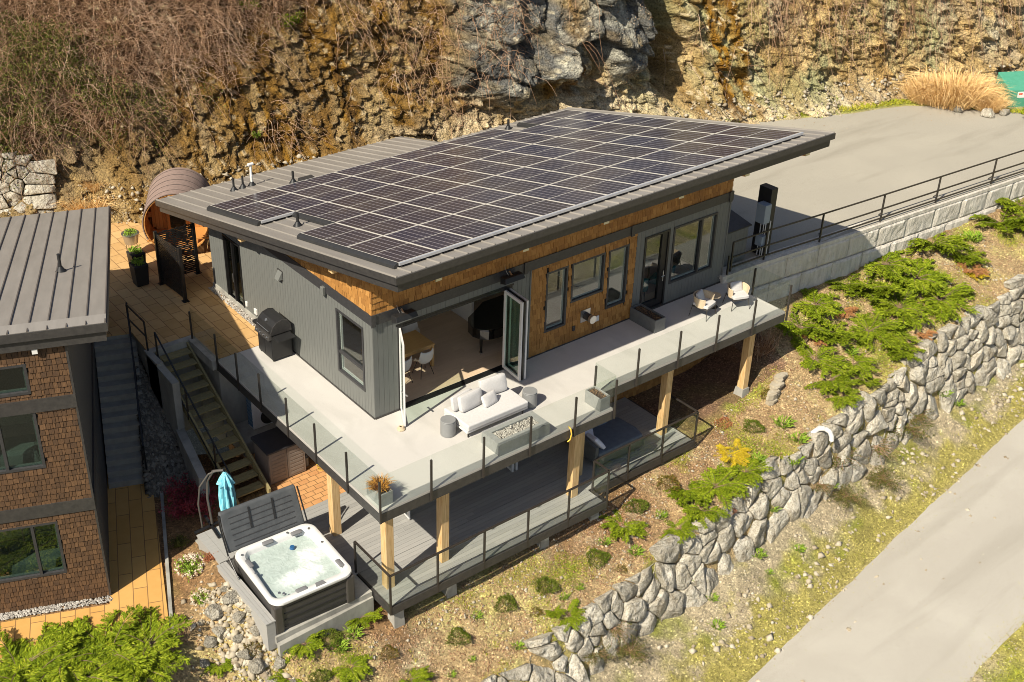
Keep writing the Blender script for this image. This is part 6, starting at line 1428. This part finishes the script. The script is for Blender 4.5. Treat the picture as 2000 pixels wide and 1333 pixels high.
for lst, mt, nm, lab, grp in ((BROWN, jun_dry, 'dead_juniper', 'dried brown juniper branches among the green junipers', 'dried junipers'), (GOLD, jun_yel, 'golden_juniper', 'golden yellow juniper among the green ones', 'golden junipers')):
    a = JM[1][0].copy(); a.materials.clear(); a.materials.append(mt); b = JM[1][1]
    for i, (x, y, s) in enumerate(sorted(lst)): put_tree(nm, (('foliage', a), ('branches', b)), at_g(x, y), r.uniform(0, 6), s*1.1, f'{lab}, {ORD[i]} from the left', 'juniper', grp)
# round heathers
def ball_mesh(seed, n=2000, flat=.62, ls=.05, up=.8):
    q = np.random.default_rng(seed); D = q.normal(size=(n, 3)); D[:, 2] = np.abs(D[:, 2]); D /= np.linalg.norm(D, axis=1, keepdims=True); rad = q.uniform(.55, 1.0, n)**.5*(1+.12*np.sin(D[:, 0]*5+seed)+.1*np.cos(D[:, 1]*7))
    C = D*rad[:, None]*np.array([1, 1, flat]); dv = D+np.array([0, 0, up*.5])+q.normal(size=(n, 3))*.35; dv /= np.linalg.norm(dv, axis=1, keepdims=True)
    V, F = blades(C, dv, np.full(n, ls*2.4), np.full(n, ls*1.0), .1); return npmesh('foliage', V, F)
HM = [ball_mesh(1), ball_mesh(2, 1400, .55)]; HM[0].materials.append(heath_m); HM[1].materials.append(heath_rust)
for i, (x, y, s) in enumerate(sorted(HEA)):
    k = 0 if i % 3 else 1
    t = bpy.data.objects.new('heather_mound', HM[k]); scene.collection.objects.link(t); t.location = at_g(x, y, -.04); t.scale = (s*1.15, s*1.15, s*.95); t.rotation_euler = (0, 0, r.uniform(0, 6)); t['label'] = f'small round {"rusty green" if k else "dark green"} heather mound on the mulch, {ORD[i]} counting from the left'; t['category'] = 'heather'; t['group'] = 'heather mounds on the mulch slope'
RM = ball_mesh(5, 900, .4); RM.materials.append(red_leaf)
for i, (x, y, s) in enumerate(RED):
    t = bpy.data.objects.new('red_groundcover', RM); scene.collection.objects.link(t); t.location = at_g(x, y, -.04); t.scale = (s,)*3; t['label'] = ('reddish low plant beyond the end of the lower deck railing', 'reddish low plant near the boulder wall top')[i]; t['category'] = 'plant'; t['group'] = 'reddish low plants'
def tuft_mesh(seed, n, Lr, w, spread, mt, bend=.8, nm='blades'):
    q = np.random.default_rng(seed); a = q.uniform(0, 6.28, n); rr = q.uniform(0, 1, n)**.6*spread; B = np.stack([np.cos(a)*rr, np.sin(a)*rr, np.zeros(n)], 1)
    d = np.stack([np.cos(a)*q.uniform(.1, .9, n), np.sin(a)*q.uniform(.1, .9, n), np.ones(n)], 1)+q.normal(size=(n, 3))*.15; d /= np.linalg.norm(d, axis=1, keepdims=True)
    V, F = blades(B, d, q.uniform(*Lr, n), np.full(n, w), bend); me = npmesh(nm, V, F); me.materials.append(mt); return me
WM = tuft_mesh(3, 130, (.5, 1.2), .10, .75, green_blade)
for i, (x, y, s) in enumerate(sorted(WEED)):
    t = bpy.data.objects.new('weed_clump', WM); scene.collection.objects.link(t); t.location = at_g(x, y, -.02); t.scale = (s, s, s*.8); t.rotation_euler = (0, 0, r.uniform(0, 6)); t['label'] = 'small bright green weed clump on the slope or in the rubble by the road'; t['category'] = 'weed'; t['group'] = 'green weed clumps'
# bramble shrubs over the boulder wall
def shrub_mesh(seed, nst, nleaf, h, spread, ls, mts, droop=.3):
    q = np.random.default_rng(seed); S = []; C = []
    for i in range(nst):
        a = q.uniform(0, 6.28); L_ = q.uniform(.6, 1.1); s = np.linspace(0, 1, 6)[:, None]; d = np.array([math.cos(a)*spread, math.sin(a)*spread, h]); P = s*d*L_+np.array([0, 0, -droop])*s**2*L_+np.cumsum(q.normal(size=(6, 3))*.045, 0); S.append(P)
        k = nleaf//nst; u = q.uniform(.2, 1, k); C.append(np.stack([np.interp(u, s[:, 0], P[:, j]) for j in range(3)], 1)+q.normal(size=(k, 3))*.07)
    S = np.array(S); v, f = strands(S, np.full(S.shape[:2], .011)*np.linspace(1.2, .4, 6)); V, F = leaves(np.concatenate(C), None, q.uniform(.6, 1.2, nst*k)*ls)
    a = npmesh('foliage', V, F); a.materials.append(mts[0]); b = npmesh('stems', v, f); b.materials.append(mts[1]); return a, b
BM = [shrub_mesh(4, 60, 1500, .5, 1.0, .05, (leaf_green, brush_m)), shrub_mesh(5, 70, 1100, .3, 1.1, .05, (leaf_green, brush_m))]
for i, (x, y, s) in enumerate(sorted(BRAM)):
    a, b = BM[i % 2]; put_tree('bramble_shrub', (('foliage', a), ('stems', b)), at_g(x, y, .18), r.uniform(0, 6), (s*1.1, s*1.1, s*.9), f'straggly bramble shrub growing on the boulder wall, {ORD[i]} counting from the left', 'shrub', 'bramble shrubs on the boulder wall')
def flower_shrub(x, y, s, lab, petals=True, mts=None, n=900, seed=3):
    a, b = shrub_mesh(seed, 60, n, .75, .75, .075, mts or (green_blade, bark_m)); parts = [('foliage', a), ('stems', b)]
    if petals:
        q = np.random.default_rng(seed+9); D = q.normal(size=(52, 3)); D[:, 2] = np.abs(D[:, 2])+.1; D /= np.linalg.norm(D, axis=1, keepdims=True); C = D*np.array([.8, .8, .62])+[0, 0, .12]
        P = (C[:, None]+q.normal(size=(52, 16, 3))*.045).reshape(-1, 3); V, F = leaves(P, None, np.full(len(P), .05)); m_ = npmesh('flowers', V, F); m_.materials.append(petal_m); parts.append(('flowers', m_))
    return put_tree('flowering_shrub' if petals else 'shrub', parts, at_g(x, y), 0, s, lab, 'shrub')
flower_shrub(-5.55, .46, .50, 'larger shrub with cream flowers beside the paved walk')
flower_shrub(-5.79, -.64, .36, 'smaller shrub with cream flowers nearer the rock pile', seed=6)
flower_shrub(-5.30, 1.76, .36, 'dark green shrub in the shade behind the flowering shrubs', False, (leaf_green, bark_m), seed=8)
flower_shrub(-5.05, .35, .26, 'small red-leaved shrub beside the larger flowering shrub', False, (red_leaf, bark_m), seed=9)
a, b = shrub_mesh(21, 60, 5200, .8, .85, .042, (leaf_red, bark_m), .25); put_tree('red_maple', (('foliage', a), ('branches', b)), (-4.35, 3.0, -2.95), 0, .95, 'dark red lace-leaf maple in the shade below the timber stairs', 'tree')
a, b = shrub_mesh(22, 130, 260, 1.0, .35, .03, (dead_leaf, brush_m), .1); put_tree('twiggy_bush', (('foliage', a), ('stems', b)), (14.0, -1.6, -2.5), 0, 1.25, 'bare grey twiggy bush under the far corner of the upper deck', 'bush')
# tall dry grasses
SG = tuft_mesh(8, 1700, (.3, 1.25), .011, .55, straw_m, 1.1)
def straw(x, y, z, s, lab, g=None):
    t = bpy.data.objects.new('dry_grass_clump', SG); scene.collection.objects.link(t); t.location = (x, y, z); t.scale = (s, s, s); t.rotation_euler = (0, 0, r.uniform(0, 6)); t['label'] = lab; t['category'] = 'dry grass'; 
    if g: t['group'] = g
Gs = 'tall dry grass clumps beside the driveway'
for x, y, s, lab in ((34.1,5.3,1.9,'tall straw-coloured grass clump, leftmost of the group beside the driveway'),(34.95,4.75,1.5,'tall straw-coloured grass clump in the middle of the group beside the driveway'),(34.75,3.75,.95,'straw-coloured grass clump in front of the green utility box'),(33.6,6.0,1.3,'straw grass clump behind the others at the foot of the cliff')): straw(x-.2, y+.1, .35, s*1.05, lab, Gs)
straw(-1.15, 17.35, .15, 1.25, 'straw-coloured grass clump at the right end of the left boulder wall')
straw(-.75, 17.5, .9, .7, 'small straw grass tuft above the larger straw clump')
a, b = shrub_mesh(30, 40, 1500, .5, .95, .06, (jun_m, bark_m)); put_tree('green_bush', (('foliage', a), ('stems', b)), (35.7, 1.9, .3), 0, 1.1, 'low green bush at the right edge beside the driveway', 'bush')
# plants in pots
a, b = shrub_mesh(31, 26, 420, .6, .5, .09, (green_blade, bark_m)); put_tree('potted_plant', (('foliage', a), ('stems', b)), (-1.27, 13.25, .80), 0, .42, 'leafy green plant in the bucket on the wire stand', 'plant')
for x, y in ((-1.62, 12.0), (-1.9, 11.15)): put_tree('potted_plant', (('foliage', a), ('stems', b)), (x, y, .74), 1, .42, f'leafy plant in the tall dark pot {"nearest the wire stand" if y > 11.5 else "at the end of the railing"}', 'plant')
OG = tuft_mesh(9, 420, (.6, 1.2), .03, .35, rust_grass, .9)
t = bpy.data.objects.new('orange_sedge', OG); scene.collection.objects.link(t); t.location = (-1.80, -2.95, .30); t.scale = (.42,)*3; t['label'] = 'orange sedge grass in the corner planter'; t['category'] = 'grass'
DG = tuft_mesh(10, 260, (.3, .8), .03, 1.0, mat('dry_stems', [(.16,.09,.04),(.30,.19,.10)], .9, island=.8), .9)
for x, y, z, sx, sy, lab in ((9.58,-.60,.36,.14,.46,'short dry stems in the long planter by the door'),(5.32,-2.99,.33,.13,.26,'short dry stems in the planter at the railing step')):
    t = bpy.data.objects.new('dried_grass', DG); scene.collection.objects.link(t); t.location = (x, y, z); t.scale = (sx, sy, .17); t['label'] = lab; t['category'] = 'plant'
# rocks of the pile beside the hot tub
def rock_mesh(seed):
    bm = bmesh.new(); bmesh.ops.create_icosphere(bm, subdivisions=3, radius=1); q = random.Random(seed)
    pl = [(Vector((q.gauss(0, 1), q.gauss(0, 1), q.gauss(0, 1))).normalized(), q.uniform(.55, .85)) for _ in range(11)]
    for v in bm.verts:
        for n, d in pl:
            k = v.co.dot(n)-d
            if k > 0: v.co -= n*k
        v.co *= 1+.05*q.random(); v.co.z *= .7
    me = bpy.data.meshes.new('rock'); bm.to_mesh(me); bm.free(); me.materials.append(rock_m); return me
RK = [rock_mesh(s) for s in range(5)]
for i, (x, y, s) in enumerate(sorted(ROCK)):
    t = bpy.data.objects.new('angular_rock', RK[i % 5]); scene.collection.objects.link(t); t.location = at_g(x, y, s*.28); t.scale = (s*.78,)*3; t.rotation_euler = (r.uniform(-.4, .4), r.uniform(-.4, .4), r.uniform(0, 6)); t['label'] = f'pale angular rock in the pile by the hot tub, {ORD[i]} from the left'; t['category'] = 'rock'; t['group'] = 'rocks in the pile beside the hot tub'
for i, (x, y, s) in enumerate(((33.9, 3.4, .34), (34.6, 3.1, .27), (33.3, 4.5, .24))):
    t = bpy.data.objects.new('angular_rock', RK[i]); scene.collection.objects.link(t); t.location = (x, y, .4); t.scale = (s,)*3; t['label'] = f'pale rock at the foot of the tall dry grass, {ORD[i]} by size'; t['category'] = 'rock'; t['group'] = 'rocks by the tall dry grass'
# ---- scatter that nobody could count
def scatter(n, xr, trange, fn=None):
    x = nrng.uniform(*xr, n); t = nrng.uniform(*trange, n); ya, _ = A_(x); yr, _ = R_(x); yb, _ = B_(x); ye, _ = E_(x); yf, _ = Fz(x)
    L5 = np.stack([ya, yr, yb, ye, yf, yf-4]); k = np.floor(t).astype(int); f = t-k; y = L5[k, np.arange(n)]*(1-f)+L5[k+1, np.arange(n)]*f
    return x, y, H(x, y), t
x, y, z, t = scatter(2300, (-1, 34), (2.15, 3.6)); keep = fbm(x*.9, y*.9, 3, 66) > -.12; P = np.stack([x, y, z+.01], 1)[keep]
pebbles('rubble', P, (.035+.10*nrng.random((len(P), 1, 1))**3), rubble_m, **STUFF)
x, y, z, t = scatter(3800, (-7, 30), (-0., .98)) if False else scatter(3800, (-7, 30), (.02, .98)); keep = (fbm(x*.8, y*.8, 3, 67) > .02); P = np.stack([x, y, z+.005], 1)[keep]
pebbles('slope_stones', P, (.018+.05*nrng.random((len(P), 1, 1))**3), rubble_m, **STUFF)
x, y, z, t = scatter(16000, (-7, 30), (.0, .99)); pebbles('bark_chips', np.stack([x, y, z+.01], 1), .022*np.array([2.2, .8, .5]), chip_m, **STUFF)
P = np.array([(*q, 0) for q in [(-5.3+nrng.normal()*.42, -2.1+nrng.normal()*.75) for _ in range(900)]]); P[:, 2] = H(P[:, 0], P[:, 1])+.02; P = P[(P[:, 0] < -4.85)]
pebbles('pile_stones', P, (.04+.10*nrng.random((len(P), 1, 1))**2), rubble_m, **STUFF)
x, y, z, t = scatter(1500, (-1, 34), (3.9, 4.08)); pebbles('edge_gravel', np.stack([x, y, z+.03], 1), (.012+.03*nrng.random((len(x), 1, 1))**2), rubble_m, **STUFF)
x, y, z, t = scatter(260, (2, 30), (4.1, 4.95)); pebbles('road_debris', np.stack([x, y, z+.06], 1), (.008+.02*nrng.random((len(x), 1, 1))**3), chip_m, **STUFF)
# grass along the road and in patches
x, y, z, t = scatter(70000, (-2, 36), (2.3, 3.99)); w_ = np.clip((t-2.95)*1.6, .10, 1)*(.75+1.6*fbm(x*.8, y*.8, 4, 91)+.3); keep = nrng.random(len(x)) < w_; B = np.stack([x, y, z-.01], 1)[keep]; d = nrng.normal(size=B.shape)*.55+[0, 0, 1]; d /= np.linalg.norm(d, axis=1, keepdims=True)
V, F = blades(B, d, nrng.uniform(.05, .14, len(B)), np.full(len(B), .012), .7); link('roadside_grass', npmesh('grass', V, F), grass_m, **STUFF)
x, y, z, t = scatter(9000, (8, 22), (4.03, 4.9)); keep = fbm(x*.8, y*.8, 4, 92) > -.05; B = np.stack([x, y, z-.01], 1)[keep]; d = nrng.normal(size=B.shape)*.5+[0, 0, 1]; d /= np.linalg.norm(d, axis=1, keepdims=True)
V, F = blades(B, d, nrng.uniform(.05, .16, len(B)), np.full(len(B), .018), .7); link('far_verge_grass', npmesh('grass', V, F), grass_m, **STUFF)
x, y, z, t = scatter(38000, (-7, 32), (.1, .99)); keep = fbm(x*.9+40, y*.9, 4, 41) > .03; B = np.stack([x, y, z-.01], 1)[keep]; d = nrng.normal(size=B.shape)*.5+[0, 0, 1]; d /= np.linalg.norm(d, axis=1, keepdims=True)
V, F = blades(B, d, nrng.uniform(.04, .13, len(B)), np.full(len(B), .015), .6); link('slope_grass', npmesh('grass', V, F), grass_m, **STUFF)
# ---- cliff cover
def on_cliff(x, h): P, *_ = cliff(np.asarray(x), np.asarray(h)); return P
def brush(name, n, xf, hf, Lr, rad, up, keepf=None, m_=None, hang=0):
    x = nrng.uniform(*xf, n); h = nrng.uniform(*hf, n)
    if keepf is not None: k = keepf(x, h) > nrng.random(n); x, h = x[k], h[k]; n = len(x)
    B = on_cliff(x, h); a = nrng.normal(size=(n, 3))*[1.1, .5, .5]+[0, -.55, up]; a /= np.linalg.norm(a, axis=1, keepdims=True); L_ = nrng.uniform(*Lr, n)[:, None, None]
    s = np.linspace(0, 1, 7)[None, :, None]; P = B[:, None]+a[:, None]*s*L_+np.array([0, -.12, -.85-hang])*s**2*L_*nrng.uniform(.3, 1.1, n)[:, None, None]+np.cumsum(nrng.normal(size=(n, 7, 3))*.018, 1)*L_*2
    V, F = strands(P, np.full((n, 7), rad)*np.linspace(1.1, .45, 7)); return link(name, npmesh(name, V, F), m_ or brush_m, **STUFF), P
dens = lambda x, h: np.clip((h-3.0-.42*(x-1.5)+fbm(x*.5, h*.5, 3, 17)*2.2)*.5, 0, 1)*np.clip((11.2-x)*.5, 0, 1)+np.where(x < 1.5, np.clip((h-2.6)*.6, 0, 1), 0)
_, P1 = brush('dry_bramble_canes', 21000, (-7, 12.5), (1.8, 11.5), (.6, 2.1), .0095, .65, dens)
C = P1[nrng.random(P1.shape[:2]) < .16]; C = C+nrng.normal(size=C.shape)*.05; V, F = leaves(C, None, nrng.uniform(.022, .05, len(C))); link('bramble_dead_leaves', npmesh('leaves', V, F), dead_leaf, **STUFF)
gx = fbm(P1[:, 3, 0]*.5, P1[:, 3, 2]*.5, 3, 99); k = (gx+np.clip((-P1[:, 3, 0]-.2)*.10, -.3, .10) +np.clip((P1[:, 3, 2]-5)*.12, -.2, .5)*-1 > .22) & (P1[:, 3, 0] < 5); C = P1[k][:, 1:6].reshape(-1, 3); C = np.repeat(C, 4, 0)+nrng.normal(size=(len(C)*4, 3))*.13; V, F = leaves(C, None, nrng.uniform(.03, .065, len(C))); link('bramble_green_leaves', npmesh('leaves', V, F), leaf_green, **STUFF)
brush('hanging_creepers', 1500, (17, 40), (2.2, 8), (.8, 2.6), .011, .1, lambda x, h: np.clip((h-2.4)*.4, .1, 1)*np.clip(fbm(x*.55, h*.12, 3, 18)*3.2+.35, 0, 1)*np.where((x > 22.6) | (x < 19), 1, .3), hang=.9)
brush('rock_creepers', 1500, (5, 15), (1.5, 7), (.4, 1.3), .011, .3, lambda x, h: np.clip(fbm(x*.5, h*.5, 3, 19)*2.6+.1, 0, 1), hang=.3)
def litter(name, n, xf, hf, size, m_, keepf=None, off=.03):
    x = nrng.uniform(*xf, n); h = nrng.uniform(*hf, n)
    if keepf is not None: k = keepf(x, h) > nrng.random(n); x, h = x[k], h[k]; n = len(x)
    C = on_cliff(x, h)+[0, -off, off*.4]; V, F = leaves(C+nrng.normal(size=C.shape)*.01, None, nrng.uniform(.5, 1.2, n)*size); link(name, npmesh(name, V, F), m_, **STUFF)
litter('cliff_leaf_litter', 16000, (-6, 23), (.0, 6), .032, dead_leaf, lambda x, h: .25+.9*np.clip(fbm(x*.7, h*.7, 3, 20)*2+.4, 0, 1))
litter('cliff_leaf_litter', 9000, (20, 40), (.0, 6), .035, dead_leaf, lambda x, h: .15+.8*np.clip(fbm(x*.7, h*.7, 3, 22)*2+.2, 0, 1))
litter('foot_moss', 7000, (17, 40), (-.2, .6), .05, green_blade, lambda x, h: np.clip(fbm(x*.9, h*.9, 3, 23)*2.5+.1, 0, 1))
n = 2600; x = nrng.uniform(-1.5, 40, n); h = nrng.uniform(-.3, 1.1, n)**1; C = on_cliff(x, h)+[0, -.05, .02]; pebbles('scree', C, (.03+.13*nrng.random((n, 1, 1))**3), rubble_m, **STUFF)
x = nrng.uniform(16, 33, 500); y = c_base(x)-nrng.uniform(.6, 3.2, 500)**1.2; C = np.stack([x, y, np.full(500, .335)], 1); V, F = leaves(C, None, nrng.uniform(.02, .05, 500)); V[:, 2] = .325+.3*np.abs(V[:, 2]-.335); link('driveway_leaves', npmesh('leaves', V, F), dead_leaf, **STUFF)
ts_ = [(6.1, 6.3, .5, 'upper small green conifer on the top left of the cliff', jun_m), (7.4, 5.6, .55, 'lower small green conifer on the cliff, right of the other', jun_m), (5.2, 1.9, .28, 'yellow-green sprig at the foot of the cliff behind the roof', green_blade), (29.5, 5.3, .38, 'small green bush high on the right part of the cliff', green_blade), (31.0, 5.2, .28, 'small yellow bush high on the right part of the cliff', jun_yel)]
for x, h, s, lab, mt in ts_:
    a, b = shrub_mesh(int(x*7), 30, 900, .9, .55, .06, (mt, bark_m)); p = on_cliff(np.array([x]), np.array([h]))[0]; put_tree('cliff_bush', (('foliage', a), ('stems', b)), (float(p[0]), float(p[1])-.1, float(p[2])), 0, s*1.5, lab, 'bush', 'small bushes growing on the cliff')
n = 5200; x = nrng.uniform(17.5, 38, n); t = nrng.uniform(0, .3, n); ye = I(x, [17, 25.4, 29.5, 32.3, 33.6, 34.2, 35.3, 38, 48], [11.4, 8.75, 7.15, 6.3, 5.2, 3.9, 2.35, .1, -7]); B = np.stack([x, ye+.15+t*2.2, np.full(n, .33)], 1); d = nrng.normal(size=B.shape)*.5+[0, 0, 1]; d /= np.linalg.norm(d, axis=1, keepdims=True)
V, F = blades(B, d, nrng.uniform(.08, .2, n), np.full(n, .03), .6); link('driveway_verge_grass', npmesh('grass', V, F), grass_m, **STUFF)
